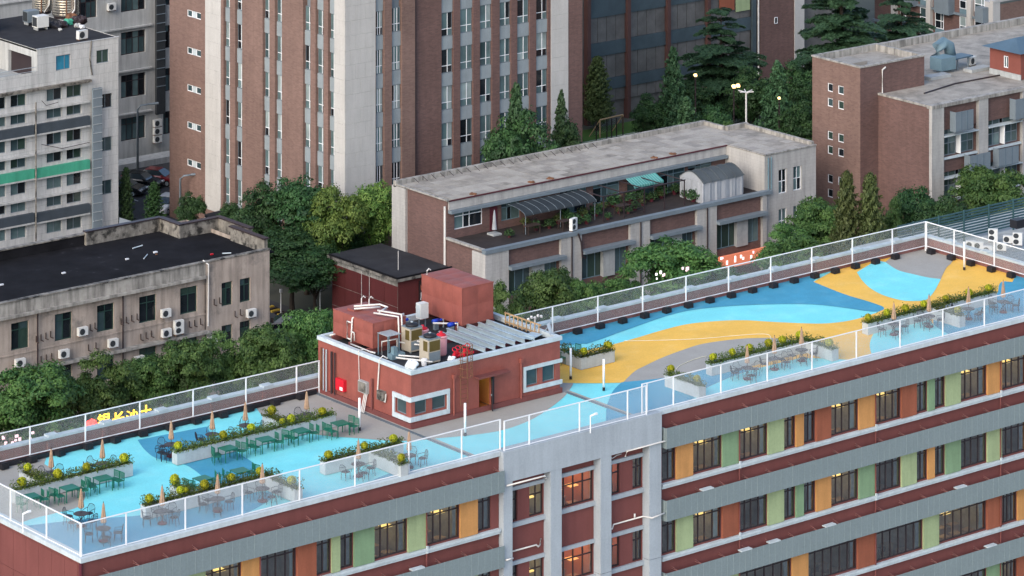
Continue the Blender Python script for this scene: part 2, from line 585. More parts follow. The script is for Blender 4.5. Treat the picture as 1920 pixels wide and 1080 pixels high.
def pane_mesh(wd, h, gm):
    key = ('p', round(wd, 3), round(h, 3), gm)
    if key not in WCACHE:
        if gm == 'glass_clear':
            WCACHE[key] = MB().poly([(-wd / 2, 0, 0), (wd / 2, 0, 0), (wd / 2, 0, h), (-wd / 2, 0, h)]).mesh(M[gm], 'pane')
        else:
            WCACHE[key] = MB().box(-wd / 2, 0, 0, wd / 2, 0.012, h).mesh(M[gm], 'pane')
    return WCACHE[key]

def window(parent, o, pl, u0, u1, z0, z1, rec=0.12, t=0.06, vs=(0.5,), hs=(), fm='white_paint', gms=('glass_teal',), dp=0.07, name='window', split=True, mull=None):
    wd, h = u1 - u0 - 0.01, z1 - z0 - 0.01
    um, zm = (u0 + u1) / 2, z0 + 0.005
    loc = (um, pl + rec, zm) if o == 'y' else (pl + rec, um, zm)
    wo = part(name, bars_mesh(wd, h, t, dp, () if mull else vs, () if mull else hs, fm), parent, loc, 0 if o == 'y' else -math.pi / 2)
    if mull:
        sub('mullion', mull_mesh(wd, h, 0.055, dp, vs, hs, mull), wo)
    xs = [0.0] + sorted(vs) + [1.0] if split else [0.0, 1.0]
    zs = [0.0] + sorted(hs) + [1.0] if split else [0.0, 1.0]
    for i in range(len(xs) - 1):
        for j in range(len(zs) - 1):
            gm = gms if isinstance(gms, str) else random.choice(gms)
            sub('pane', pane_mesh((xs[i + 1] - xs[i]) * wd - 0.02, (zs[j + 1] - zs[j]) * h - 0.02, gm), wo,
                (-wd / 2 + (xs[i] + xs[i + 1]) / 2 * wd, dp * 0.45, zs[j] * h + 0.01))
    return wo
# ------------------------------------------------------------------ ground, street
def structure(name, mesh, parent=None):
    o = part(name, mesh, parent)
    if parent is None:
        o['kind'] = 'structure'
    return o

structure('ground', MB().poly([(-1500, -600, 0), (2500, -600, 0), (2500, 2500, 0), (-1500, 2500, 0)]).mesh(M['ground']))
structure('bounce_forecourt', MB().poly([(40, 90, 0.008), (260, 90, 0.008), (260, 176.9, 0.008), (40, 176.9, 0.008)]).mesh(M['bounce_forecourt']))  # unseen pale yard, added for window reflections and bounce onto the facade
road = structure('road', MB().poly([(-200, 206, 0.006), (600, 206, 0.006), (600, 232, 0.006), (-200, 232, 0.006)]).mesh(M['asphalt']))
for k in range(40):
    part('lane_mark', MB().box(90 + k * 5.0, 218.9, 0.010, 93 + k * 5.0, 219.05, 0.013).mesh(M['line_white']), road)
for y0, y1, nm in ((197.0, 205.8, 'pavement'), (232.2, 247.5, 'pavement')):
    pv = structure(nm, MB().box(60, y0, 0, 320, y1, 0.14).mesh(M['paving']))
    part('kerb', MB().box(60, y1 if y0 < 200 else y0 - 0.2, 0, 320, y1 + 0.2 if y0 < 200 else y0, 0.15).mesh(M['concrete']), pv)
yard = structure('side_street', MB().poly([(175.5, 247.6, 0.012), (190, 247.6, 0.012), (190, 300, 0.012), (175.5, 300, 0.012)]).mesh(M['asphalt']))
lot = structure('parking_lot', MB().poly([(190.6, 290, 0.02), (214, 300, 0.02), (214, 317, 0.02), (190.6, 317, 0.02)]).mesh(M['asphalt']))
for k in range(6):
    part('bay_line', MB().box(194 + k * 2.7, 306, 0.022, 194.12 + k * 2.7, 311, 0.026).mesh(M['line_white']), lot)
field = structure('playing_field', MB().poly([(236, 283, 0.015), (262, 283, 0.015), (262, 301.5, 0.015), (236, 301.5, 0.015)]).mesh(M['turf']))
part('touch_line', MB().box(238, 297.4, 0.02, 262, 297.52, 0.024).mesh(M['line_white']), field)

# ------------------------------------------------------------------ the school block
XL, XR, YF, YB, ZD = 111.7, 192.9, 177.0, 193.7, 20.0
ROWS = [0.0, -4.45, -8.90, -13.35]
school = thing('school_building', 'long dark red school block with coloured window panels and a painted roof deck', 'building', (XL, YF, 0))

RW = [(153.60, 154.68), (156.05, 158.48), (159.95, 162.33), (163.69, 164.72), (165.39, 166.46), (167.77, 170.22), (171.73, 174.03), (175.40, 176.43), (177.05, 178.05), (179.45, 181.94), (183.31, 185.75), (187.1, 188.1), (188.75, 189.75)]
LW = [(112.0, 114.4), (115.76, 116.8), (117.45, 118.45), (119.79, 122.26), (123.56, 126.06), (127.41, 128.49), (129.09, 130.07), (131.53, 133.96), (135.37, 137.82), (139.13, 140.19)]
R2 = [(154.3, 158.4), (159.95, 164.39), (165.78, 170.11), (171.77, 176.02), (177.44, 181.92), (183.31, 184.80), (186.1, 190.0)]
R3 = [(154.3, 158.4), (159.95, 164.39), (165.78, 170.11), (171.77, 176.02), (178.1, 181.92), (183.31, 184.80), (186.1, 190.0)]
rowsR = [RW, RW, R2, R3]
rowsL = [LW, LW, LW, LW]
colR = [['orange', 'green', 'lime', 'orange', 'rust', 'orange', 'rust', 'green', 'lime', 'orange', 'rust', 'green'],
        ['lime', 'rust', 'lime', 'green', 'orange', 'green', 'lime', 'orange', 'green', 'lime', 'orange', 'green'],
        ['lime', 'orange', 'rust', 'lime', 'rust', 'orange'],
        ['rust', 'lime', 'orange', 'green', 'green', 'rust']]
colL = [['lime', 'rust', 'lime', 'orange', 'rust', 'lime', 'green', 'lime', 'orange'],
        ['green', 'orange', 'lime', 'lime', 'green', 'orange', 'rust', 'orange', 'lime']] * 2
colR[0][1] = 'green'
WZ0, WZ1 = 15.65, 17.97

def holes_of(rows):
    return [(a, b, WZ0 + dz, WZ1 + dz) for ws, dz in zip(rows, ROWS) for a, b in ws]

part('wall', MB().wall('y', YF, XL, 140.8, 0, 19.84, holes_of(rowsL), 0.3).mesh(M['red_wall']), school)
part('wall', MB().wall('y', YF, 153.2, XR, 0, 19.84, holes_of(rowsR), 0.3).mesh(M['red_wall']), school)
part('wall', MB().poly([(XR, YF, 0), (XR, YB, 0), (XR, YB, 20.9), (XR, YF, 19.75)]).mesh(M['red_wall']), school)
part('wall', MB().poly([(XL, YB, 0), (XR, YB, 0), (XR, YB, 19.9), (XL, YB, 19.9)]).mesh(M['red_wall']), school)
# end wall of rendered slabs with open joints
part('wall', MB().poly([(XL, YF, 0), (XL, YB, 0), (XL, YB, 19.84), (XL, YF, 19.84)]).mesh(M['red_wall']), school)
slab = MB().box(-0.03, 0.008, 0.008, 0, 1.33, 2.1).mesh(M['red_wall'])
for i in range(12):
    for j in range(3):
        part('wall_panel', slab, school, (XL - 0.004, YF + 0.3 + i * 1.345, 17.55 - j * 2.115))
part('corner_pipe', MB().tube([(XL - 0.12, YF - 0.12, 0), (XL - 0.12, YF - 0.12, 19.8)], 0.10, 8).mesh(M['maroon']), school)

def room(x0, x1, z0, z1, lit, wallm='room_wall', lampm='lamp_room', dep=3.4):
    b = MB()
    a, e = x0 - 0.25, x1 + 0.25
    zf, zc = z0 - 0.95, z1 + 0.25
    y0, y1 = YF + 0.36, YF + 0.36 + dep
    b.poly([(a, y1, zf), (e, y1, zf), (e, y1, zc), (a, y1, zc)])
    b.poly([(a, y0, zf), (a, y1, zf), (a, y1, zc), (a, y0, zc)])
    b.poly([(e, y0, zf), (e, y1, zf), (e, y1, zc), (e, y0, zc)])
    b.poly([(a, y0, zc), (e, y0, zc), (e, y1, zc), (a, y1, zc)])
    r = part('room', b.mesh(M[wallm]), school)
    sub('room_floor', MB().poly([(a, y0, zf), (e, y0, zf), (e, y1, zf), (a, y1, zf)]).mesh(M['room_floor']), r)
    f = MB()
    nd = max(1, int((x1 - x0) / 1.1))
    for k in range(nd):
        cx = x0 + (k + 0.5) * (x1 - x0) / nd
        f.box(cx - 0.35, y0 + 0.5, zf + 0.68, cx + 0.35, y0 + 1.1, zf + 0.74)
        f.box(cx - 0.33, y0 + 0.55, zf, cx - 0.28, y0 + 1.05, zf + 0.68)
        f.box(cx + 0.28, y0 + 0.55, zf, cx + 0.33, y0 + 1.05, zf + 0.68)
        f.box(cx - 0.35, y0 + 1.9, zf + 0.68, cx + 0.35, y0 + 2.4, zf + 0.74)
        f.box(cx - 0.33, y0 + 1.95, zf, cx + 0.33, y0 + 2.0, zf + 0.68)
    sub('desk', f.mesh(M['wood']), r)
    if lit:
        n = 1 if x1 - x0 < 2 else 2 if x1 - x0 < 3.5 else 3
        for k in range(n):
            cx = x0 + 0.5 + k * 1.3
            sub('ceiling_lamp', MB().box(cx - 0.08, y0 + 1.2, zc - 0.12, cx + 0.08, y0 + 2.3, zc - 0.06).mesh(M[lampm]), r)
            if k < 2:
                sub('glow_panel', MB().box(cx - 0.42, y0 + 0.45, z1 - 1.0, cx + 0.22, y0 + 1.0, z1 - 0.95).mesh(M['room_glow' if wallm == 'room_wall' else 'room_glow_orange']), r)  # added glowing panel, stands for the brightly lit ceiling and walls
    return r

CURT = {}
def curtain(wo, wd, h, side, m='curtain', cw=0.32):
    key = (round(h, 2), m, cw)
    if key not in CURT:
        b = MB()
        n = 9
        for k in range(n - 1):
            xa, xb = cw * k / (n - 1), cw * (k + 1) / (n - 1)
            ya, yb = 0.03 * math.cos(k * 2.4), 0.03 * math.cos((k + 1) * 2.4)
            p = 0.35 if k > 3 else 0.0
            b.poly([(xa, ya, 0.05), (xb, yb, 0.05), (xb * 0.8, yb, h * 0.4), (xa * 0.8, ya, h * 0.4)])
            b.poly([(xa * 0.8, ya, h * 0.4), (xb * 0.8, yb, h * 0.4), (xb * 1.25, yb, h - 0.05), (xa * 1.25, ya, h - 0.05)])
        CURT[key] = b.mesh(M[m], 'curtain')
    o = sub('curtain', CURT[key], wo, ((-wd / 2 + 0.08) if side < 0 else (wd / 2 - 0.08), 0.22, 0))
    if side > 0:
        o.scale = (-1, 1, 1)

def school_row(ws, dz, cols, lit, xmin, xmax, seed):
    rr = random.Random(seed)
    for i, (a, b) in enumerate(ws):
        if b < xmin or a > xmax:
            continue
        wd = b - a
        if wd > 3.5:
            vs, hs = (0.17, 0.33, 0.5, 0.67, 0.83), (0.76,)
        elif wd > 1.3:
            vs, hs = (0.23, 0.45, 0.72), (0.73,)
        else:
            vs, hs = (0.5,), (0.73,)
        wo = window(school, 'y', YF, a, b, WZ0 + dz, WZ1 + dz, rec=0.05, t=0.065, vs=vs, hs=hs, fm='dark_frame', gms='glass_clear', dp=0.09)
        room(a, b, WZ0 + dz, WZ1 + dz, i in lit)
        curtain(wo, wd, WZ1 - WZ0, 1, rr.choice(['curtain', 'curtain', 'blind']), rr.uniform(0.18, 0.42))
        if rr.random() < 0.5:
            curtain(wo, wd, WZ1 - WZ0, -1, 'curtain', rr.uniform(0.12, 0.3))
    for i, c in enumerate(cols):
        if i + 1 >= len(ws):
            break
        a, b = ws[i][1] + 0.01, ws[i + 1][0] - 0.01
        if b < xmin or a > xmax:
            continue
        part('cladding_panel', MB().box(a, YF - 0.14, WZ0 + dz - 0.06, b, YF - 0.003, WZ1 + dz + 0.1).mesh(M[c + '_panel']), school)

school_row(RW, ROWS[0], colR[0], {1, 2, 3, 5, 6, 7, 9, 10}, 150, 191, 1)
school_row(RW, ROWS[1], colR[1], {1, 5}, 150, 191, 2)
school_row(R2, ROWS[2], colR[2], {4}, 150, 191, 3)
school_row(R3, ROWS[3], colR[3], {5}, 165, 191, 4)
school_row(LW, ROWS[0], colL[0], {3, 7, 8}, 114, 141, 5)
school_row(LW, ROWS[1], colL[1], {8}, 128, 141, 6)

# perforated sunshade bands, sills, brackets, downpipes
pan = MB().box(0.006, -0.02, 0, 0.494, 0.02, 1.27)
panel_mesh = pan.mesh(M['perf_metal'], 'sunshade_panel')
seam_mesh = MB().box(-0.012, -0.03, 0.0, 0.012, 0.024, 1.268).mesh(M['seam_metal'], 'seam')
br = MB()
br.tube([(0, 0, -0.04), (0.05, -0.6, -0.06)], 0.018, 5)
br.tube([(0.0, 0, 0.10), (0.05, -0.6, -0.05)], 0.016, 5)
bracket_mesh = br.mesh(M['parapet_tile'], 'bracket')
for side, xa, xb, kmax in (('L', 112.0, 140.75, 2), ('R', 153.45, 192.4, 4)):
    for k in range(kmax):
        dz = ROWS[k]
        lo = xa
        if side == 'L':
            lo = (112.2, 131.2)[k]
        elif k == 3:
            lo = 172.0
        n = int((min(xb, 187.0 if side == 'R' else xb) - lo) / 0.5)
        for i in range(n):
            po = part('sunshade_panel', panel_mesh, school, (xb - (i + 1) * 0.5 if side == 'L' else lo + i * 0.5, 176.38 + random.uniform(-0.004, 0.004), 17.84 + dz))
            sub('seam', seam_mesh, po)
        if side == 'R' and k < 3:
            part('sunshade_end', MB().box(153.40, 176.42, 17.84 + dz, 153.44, 176.98, 19.1 + dz).mesh(M['perf_metal']), school)
        x = lo + 0.9
        while x < min(xb, 188):
            part('bracket', bracket_mesh, school, (x, YF - 0.01, 19.12 + dz))
            x += 1.95
        part('band_rail', MB().box(xa, 176.41, 17.86 + dz, xb, 176.44, 17.95 + dz).box(xa, 176.41, 19.0 + dz, xb, 176.44, 19.08 + dz).mesh(M['grey_metal']), school)
    for k in range(4):
        dz = ROWS[k]
        b = MB().box(xa, YF - 0.24, 15.28 + dz, xb, YF - 0.004, 15.42 + dz).box(xa, YF - 0.30, 15.424 + dz, xb, YF - 0.004, 15.56 + dz)
        part('sill', b.mesh(M['coping']), school)
for x in (124.0 - 0.55, 135.27, 159.84, 171.62, 183.1):
    k0 = {0: 'red_wall'}
    part('downpipe', MB().tube([(x, YF - 0.2, 3), (x, YF - 0.2, 18.2)], 0.045, 6).mesh(M['red_wall']), school)
for x, dz in ((159.84, 0), (171.62, 0), (183.1, 0), (159.84, -4.45), (171.62, -4.45), (183.1, -4.45), (135.27, 0)):
    part('pipe_clip', MB().cbox(x, YF - 0.26, 15.3 + dz, 0.12, 0.10, 0.42).mesh(M['coping']), school)
for x, dz in ((156.4, -4.45), (162.0, -8.9), (159.6, -8.9), (166.8, -8.9), (178.6, -8.9), (185.2, -13.35), (181.4, -13.35), (133.9, -4.45)):
    if True:
        part('drip_tray', MB().box(x, 176.34, 19.10 + dz, x + 0.9, 176.7, 19.17 + dz).mesh(M['coping']), school)

# parapets and copings
part('coping', MB().box(XL - 0.12, YF - 0.16, 19.84, 140.78, YF + 0.30, 20.10).mesh(M['coping']), school)
part('coping', MB().box(153.22, YF - 0.16, 19.84, XR + 0.1, YF + 0.30, 20.10).mesh(M['coping']), school)
part('coping', MB().box(XL - 0.12, YF + 0.304, 19.84, XL + 0.42, YB, 20.09).mesh(M['coping']), school)
part('parapet', MB().box(XL, YB - 0.28, 19.9, XR, YB + 0.0, 20.88).mesh(M['parapet_tile']), school)
part('parapet', MB().box(XR - 0.28, YF + 0.4, 19.9, XR - 0.004, YB - 0.284, 20.88).mesh(M['parapet_tile']), school)
part('coping', MB().box(XL, YB - 0.36, 20.883, XR, YB + 0.12, 21.02).mesh(M['coping']), school)
part('coping', MB().box(XR - 0.36, YF + 0.4, 20.885, XR + 0.1, YB - 0.364, 21.018).mesh(M['coping']), school)
blk = MB().cbox(0, 0, 0, 0.7, 0.55, 0.13).mesh(M['coping'])
out = MB().box(-0.12, -0.10, 0, 0.12, 0, 0.75).mesh(M['parapet_tile'])
for i in range(20):
    x = 116.2 + i * 3.88
    if 139 < x < 151.5:
        continue
    part('coping_block', blk, school, (x, YB - 0.12, 21.0))
    part('overflow_box', out, school, (x - 0.3, YB - 0.28, 20.05))
for y in (182.0, 187.5, 191.0):
    part('coping_block', blk, school, (XR - 0.14, y, 21.0), math.pi / 2)

# projecting centre bay
CF = 176.55
part('fascia', MB().box(140.8, CF, 18.28, 153.2, YF + 0.35, 20.12).mesh(M['grey_frame']), school)
cols_x = [(140.82, 141.5), (144.42, 145.28), (148.32, 149.18), (152.22, 153.18)]
for a, b in cols_x:
    for k in range(5):
        z1 = 18.276 - 4.45 * k + (0 if k == 0 else -2.6)
        z0 = 18.276 - 4.45 * (k + 1) - 2.6 + 0.03
        part('column', MB().box(a, CF + 0.02, max(z0, 0), b, YF + 0.6, z1).mesh(M['grey_frame']), school)
bays = [(141.5, 144.42, [(141.75, 142.4), (143.31, 144.40)]), (145.28, 148.32, [(145.4, 148.3)]), (149.18, 152.22, [(149.3, 150.4), (151.42, 152.2)])]
IP = YF + 0.22
for bi, (a, b, ws) in enumerate(bays):
    hs_ = [(wa, wb, 15.6 + dz, 17.45 + dz) for dz in ROWS for wa, wb in ws]
    part('infill_wall', MB().wall('y', IP, a, b, 0, 18.3, hs_, 0.2).mesh(M['red_wall']), school)
    for k, dz in enumerate(ROWS):
        part('lintel', MB().box(a + 0.004, IP - 0.14, 17.48 + dz, b - 0.004, IP - 0.003, 17.70 + dz).mesh(M['grey_frame']), school)
        part('sill', MB().box(a + 0.004, IP - 0.18, 15.30 + dz, b - 0.004, IP - 0.003, 15.56 + dz).mesh(M['grey_frame']), school)
        if k > 1:
            continue
        for wi, (wa, wb) in enumerate(ws):
            wd = wb - wa
            vs = (0.22, 0.48, 0.74) if wd > 2 else (0.5,)
            window(school, 'y', IP, wa, wb, 15.6 + dz, 17.45 + dz, rec=0.1, t=0.07, vs=vs, hs=(0.68,), fm='dark_frame', gms='glass_clear', dp=0.09)
            litw = (bi, wi) in ((0, 1), (1, 0), (2, 0))
            room(wa + 0.2, wb - 0.2, 15.6 + dz, 17.45 + dz, litw, 'room_orange' if bi else 'room_wall', 'lamp_room_orange' if bi else 'lamp_room', 3.0)
def pipe(pts, r=0.05, m='pvc', parent=None, name='waste_pipe', n=7):
    return part(name, MB().tube(pts, r, n).mesh(M[m], smooth=True), parent or school)
pipe([(141.0, 176.5, 18.12), (143.9, 176.5, 18.12), (144.05, 176.5, 18.02), (143.95, 176.5, 17.85)])
pipe([(141.6, 177.05, 13.9), (143.7, 177.05, 13.9), (143.85, 177.05, 13.75), (144.0, 177.05, 13.85), (144.05, 177.05, 14.2)])
pipe([(140.9, 176.45, 13.75), (141.45, 176.45, 13.75)])
pipe([(150.2, 176.48, 18.0), (150.35, 176.48, 18.32), (153.1, 176.48, 18.32), (153.9, 176.48, 18.3)])
pipe([(149.3, 176.95, 18.0), (149.6, 176.95, 17.92), (149.9, 176.95, 18.02), (150.3, 176.95, 18.05)], 0.03)
pipe([(149.25, 177.0, 13.95), (149.35, 177.0, 13.6), (149.6, 177.0, 13.62), (149.7, 177.0, 13.85), (152.1, 177.0, 13.85), (152.3, 176.42, 13.85), (153.3, 176.42, 13.95)])
pipe([(151.4, 177.0, 13.9), (151.4, 177.0, 14.15)], 0.06)

# ------------------------------------------------------------------ roof deck
deck = structure('roof_deck', MB().box(XL + 0.2, YF + 0.25, 19.6, XR - 0.25, YB - 0.25, ZD).mesh(M['deck_cyan']))
def smooth_loop(pts, closed=True, n=4):
    out = []
    k = len(pts)
    for i in range(k):
        p0, p1, p2, p3 = (Vector(pts[(i + d) % k]) for d in (-1, 0, 1, 2))
        for j in range(n):
            t = j / n
            out.append(tuple(0.5 * ((2 * p1) + (p2 - p0) * t + (2 * p0 - 5 * p1 + 4 * p2 - p3) * t * t + (3 * p1 - p0 - 3 * p2 + p3) * t ** 3)))
    return out
def clampdeck(p):
    return (min(max(p[0], XL + 0.43), XR - 0.29), min(max(p[1], YF + 0.31), YB - 0.29))
LAY = [0]
def patch(mname, pix):
    LAY[0] += 1
    pts = [clampdeck(at(x, y, ZD)) for x, y in pix]
    z = ZD + 0.003 * LAY[0]
    cl = [pts[0]]
    for p in pts[1:]:
        if (Vector(p) - Vector(cl[-1])).length > 0.02:
            cl.append(p)
    return part('painted_field', MB().poly([(p[0], p[1], z) for p in cl]).mesh(M[mname]), deck)
def curve(pix, n=6):
    """open smooth polyline through survey points"""
    out = []
    for i in range(len(pix) - 1):
        p0, p1, p2, p3 = (Vector(pix[min(max(i + d, 0), len(pix) - 1)]) for d in (-1, 0, 1, 2))
        for j in range(n):
            t = j / n
            out.append(tuple(0.5 * ((2 * p1) + (p2 - p0) * t + (2 * p0 - 5 * p1 + 4 * p2 - p3) * t * t + (3 * p1 - p0 - 3 * p2 + p3) * t ** 3)))
    out.append(tuple(pix[-1]))
    return out
# left terrace
patch('deck_grey', [(-160, 940), (-60, 1010), (25, 986)] + curve([(25, 986), (60, 973), (105, 962), (145, 951), (160, 930), (150, 908), (118, 890), (83, 870)]) + [(83, 850), (-60, 880)])
patch('deck_blue', curve([(33, 988), (100, 980), (167, 973), (267, 966), (360, 948), (440, 930), (512, 920)]) + curve([(512, 930), (500, 942), (457, 965), (428, 977), (395, 988)]) + [(150, 1060), (60, 1010)])
patch('deck_blue', curve([(258, 825), (270, 842), (290, 858), (320, 866), (345, 871), (365, 882), (392, 903), (420, 916)]) + curve([(455, 905), (476, 880), (474, 868), (452, 853), (425, 836), (400, 820), (388, 800)]))
patch('deck_grey', curve([(478, 760), (498, 786), (545, 806), (608, 817), (673, 822), (720, 826), (770, 827), (820, 822), (875, 817), (937, 808), (983, 793), (1017, 775), (1057, 745), (1075, 720)]) + [(1000, 660), (700, 690)])
patch('deck_blue', curve([(700, 900), (745, 884), (800, 882), (800, 885)]) + [(760, 905), (720, 903)])
# right terrace
patch('deck_yellow', [(1030, 657), (1053, 657), (1100, 655)] + curve([(1100, 657), (1150, 646), (1200, 632), (1240, 620), (1290, 608), (1350, 602), (1400, 601), (1450, 604), (1520, 607), (1560, 606), (1600, 600), (1640, 588), (1657, 580)]) + curve([(1655, 575), (1630, 566), (1580, 551), (1525, 529)]) + [(1540, 500), (1730, 455), (1760, 470), (1960, 530), (2040, 590), (1640, 700), (1240, 800), (1190, 760)] + curve([(1163, 718), (1110, 719), (1053, 718), (1020, 715)]))
patch('deck_cyan', curve([(1262, 770), (1275, 763), (1300, 748), (1323, 729), (1353, 715), (1383, 703), (1425, 690)]) + [(1500, 672)] + curve([(1530, 672), (1568, 674), (1603, 676), (1622, 681)]) + [(1625, 700), (1255, 790)])
patch('deck_blue', [(1030, 640), (1052, 649), (1090, 645)] + curve([(1100, 645), (1125, 637), (1160, 624), (1200, 610), (1240, 596), (1290, 583), (1360, 575), (1440, 571), (1520, 571), (1580, 577), (1630, 584), (1652, 583), (1657, 577), (1640, 570), (1580, 551), (1525, 529)]) + [(1515, 510), (1030, 610)])
patch('deck_grey', curve([(1168, 718), (1190, 697), (1213, 685), (1240, 672), (1280, 657), (1320, 645), (1387, 636), (1443, 634)]) + [(1500, 640), (1520, 662), (1345, 690)] + curve([(1345, 690), (1320, 695), (1290, 702), (1232, 711), (1170, 717)]))
patch('deck_blue', curve([(1165, 718), (1150, 733), (1142, 750), (1137, 767), (1136, 800)]) + [(1200, 800), (1240, 785)] + curve([(1262, 770), (1275, 763), (1300, 748), (1323, 729), (1353, 715), (1383, 703), (1425, 690)]) + curve([(1345, 689), (1320, 694), (1290, 702), (1232, 711), (1170, 717)]))
patch('deck_cyan', [(1607, 511)] + curve([(1607, 512), (1617, 527), (1633, 542), (1658, 555), (1692, 564), (1720, 565), (1738, 562), (1751, 548), (1759, 534), (1764, 524)]) + curve([(1764, 524), (1740, 521), (1713, 515), (1683, 507), (1660, 492)]) + [(1630, 485)])
patch('deck_grey', curve([(1764, 524), (1740, 521), (1713, 515), (1683, 507), (1660, 492)]) + [(1665, 480), (1731, 460), (1790, 485)] + curve([(1782, 496), (1775, 502), (1769, 513), (1764, 524)]))
patch('deck_cyan', curve([(1645, 618), (1638, 627), (1632, 640), (1631, 652), (1636, 672)]) + [(1650, 690), (1790, 650)] + curve([(1783, 630), (1767, 621), (1750, 609), (1742, 598)]))
patch('deck_blue', curve([(1750, 600), (1752, 611), (1767, 621), (1785, 631)]) + [(1800, 650), (1990, 600), (1990, 540), (1915, 515)] + curve([(1898, 530), (1880, 529), (1873, 536), (1871, 548), (1862, 566)]))
for x in (138.95, 151.3):
    part('drain_channel', MB().box(x, YF + 0.32, 20.0, x + 0.22, YB - 0.4 if x < 140 else 183.6, 20.045).mesh(M['deck_line']), deck)
    part('drain_channel', MB().box(x + 0.26, YF + 0.32, 20.0, x + 0.42, YB - 0.4 if x < 140 else 183.6, 20.043).mesh(M['deck_grey']), deck)
# ------------------------------------------------------------------ roof fences
PCACHE = {}
def fence(label, pts, ztop, zbot, posts_at=None, net='net_white', zp=None):
    """pts: list of (x,y) post positions along the run"""
    t = thing('mesh_fence', label, 'fence', (pts[0][0], pts[0][1], zbot), group='white netted fences round the roof deck')
    zp = zbot if zp is None else zp
    key = (round(zp, 2), round(ztop, 2))
    if key not in PCACHE:
        PCACHE[key] = MB().cbox(0, 0, 0, 0.072, 0.072, ztop - zp).mesh(M['white_paint'], 'post')
    for x, y in pts:
        part('post', PCACHE[key], t, (x, y, zp))
    for (xa, ya), (xb, yb) in zip(pts[:-1], pts[1:]):
        d = Vector((xb - xa, yb - ya, 0))
        Ln = d.length
        d.normalize()
        n = Vector((-d.y, d.x, 0))
        def bar(z0, h, wd, e):
            a = Vector((xa, ya, 0)) + d * e
            b = Vector((xb, yb, 0)) - d * e
            return MB().prism([(a + n * wd / 2)[:2], (b + n * wd / 2)[:2], (b - n * wd / 2)[:2], (a - n * wd / 2)[:2]], z0, z0 + h)
        part('rail', bar(ztop - 0.05, 0.055, 0.055, 0.04).mesh(M['white_paint']), t)
        part('rail', bar(zbot + 0.03, 0.045, 0.045, 0.04).mesh(M['white_paint']), t)
        part('mesh_panel', bar(zbot + 0.077, ztop - zbot - 0.129, 0.003, 0.041).mesh(M[net]), t)
    return t
yf = 177.12
fx = [111.78, 114.68, 118.59, 122.44, 126.39, 130.31, 134.20, 138.10, 141.0]
fence('white netted fence along the front edge of the left terrace with round tables', [(x, yf) for x in fx], 21.92, 20.11)
fence('short white netted fence above the projecting grey centre bay', [(141.0, 176.72), (142.9, 176.72), (146.79, 176.72), (150.59, 176.72), (152.1, 176.72)], 21.92, 20.13)
fence('white netted fence along the front edge of the yellow and blue right terrace', [(x, yf) for x in [152.1, 152.5, 154.64, 158.56, 162.47, 166.32, 170.21, 174.12, 178.02, 181.89, 185.73, 189.6, 192.6]], 21.92, 20.11)
fence('white netted fence across the left end of the roof deck', [(111.78, y) for y in (177.2, 180.7, 184.5, 188.3, 192.9)], 21.92, 20.10)
yb = 193.05
fence('white netted fence at the back of the left terrace beside the red pump house', [(x, yb) for x in (114.4, 118.28, 122.12, 125.97, 129.82, 133.72, 137.53, 139.25)], 22.05, 20.34, net='net_fine', zp=20.02)
fence('long white netted fence at the back of the yellow and blue terrace', [(x, yb) for x in (151.1, 154.2, 158.06, 161.93, 165.83, 169.67, 173.52, 177.40, 181.25, 185.13, 189.02, 192.3)], 22.12, 20.34, net='net_fine', zp=20.02)
fence('white netted fence across the far right end of the roof deck', [(192.3, y) for y in (192.95, 190.2, 186.3, 182.4, 178.4)], 22.12, 20.34, net='net_fine', zp=20.02)

# ballast boxes under the fence
ORD = ['first', 'second', 'third', 'fourth', 'fifth', 'sixth', 'seventh', 'eighth', 'ninth', 'tenth', 'eleventh', 'twelfth', 'thirteenth', 'fourteenth', 'fifteenth', 'sixteenth', 'seventeenth', 'eighteenth', 'nineteenth', 'twentieth', 'twenty first']
bb = MB()
bb.cbox(0, 0, 0, 0.52, 0.42, 0.30)
bb.cbox(0, 0, 0.302, 0.44, 0.34, 0.05)
for sx in (-1, 1):
    bb.cbox(sx * 0.18, -0.23, 0.04, 0.05, 0.04, 0.2)
bb_mesh = bb.mesh(M['black_plastic'], 'ballast_box')
kk = 0
for i in range(21):
    x = 156.1 + i * 1.94 - 1.94
    if x > 191:
        break
    o = part('ballast_box', bb_mesh, None, (x, yb - 0.25, 20.045 if x > 153 else 20.045), random.uniform(-0.06, 0.06))
    kk += 1
    tag(o, 'black ballast box under the back fence of the right terrace, %s from the pump house' % ORD[i], 'ballast', 'black ballast boxes under the fences')
for i, y in enumerate((192.2, 190.2, 188.3, 186.3, 184.4, 182.4)):
    o = part('ballast_box', bb_mesh, None, (192.0, y, 20.045), math.pi / 2)
    tag(o, 'black ballast box under the far right end fence, %s from the corner' % ['first', 'second', 'third', 'fourth', 'fifth', 'sixth'][i], 'ballast', 'black ballast boxes under the fences')
for i in range(12):
    o = part('ballast_box', bb_mesh, None, (116.3 + i * 1.94, yb - 0.3, 20.045), random.uniform(-0.2, 0.2))
    tag(o, 'black ballast box under the back fence of the left terrace, %s from the left' % ['first', 'second', 'third', 'fourth', 'fifth', 'sixth', 'seventh', 'eighth', 'ninth', 'tenth', 'eleventh', 'twelfth'][i], 'ballast', 'black ballast boxes under the fences')
o = part('shade_strip', MB().box(113, yb - 0.12, 20.05, 139, yb + 0.06, 20.3).mesh(M['black_plastic']))  # black strip put in for the shade at the parapet foot
tag(o, 'long black shade strip along the foot of the back fence on the left terrace', 'shade strip')

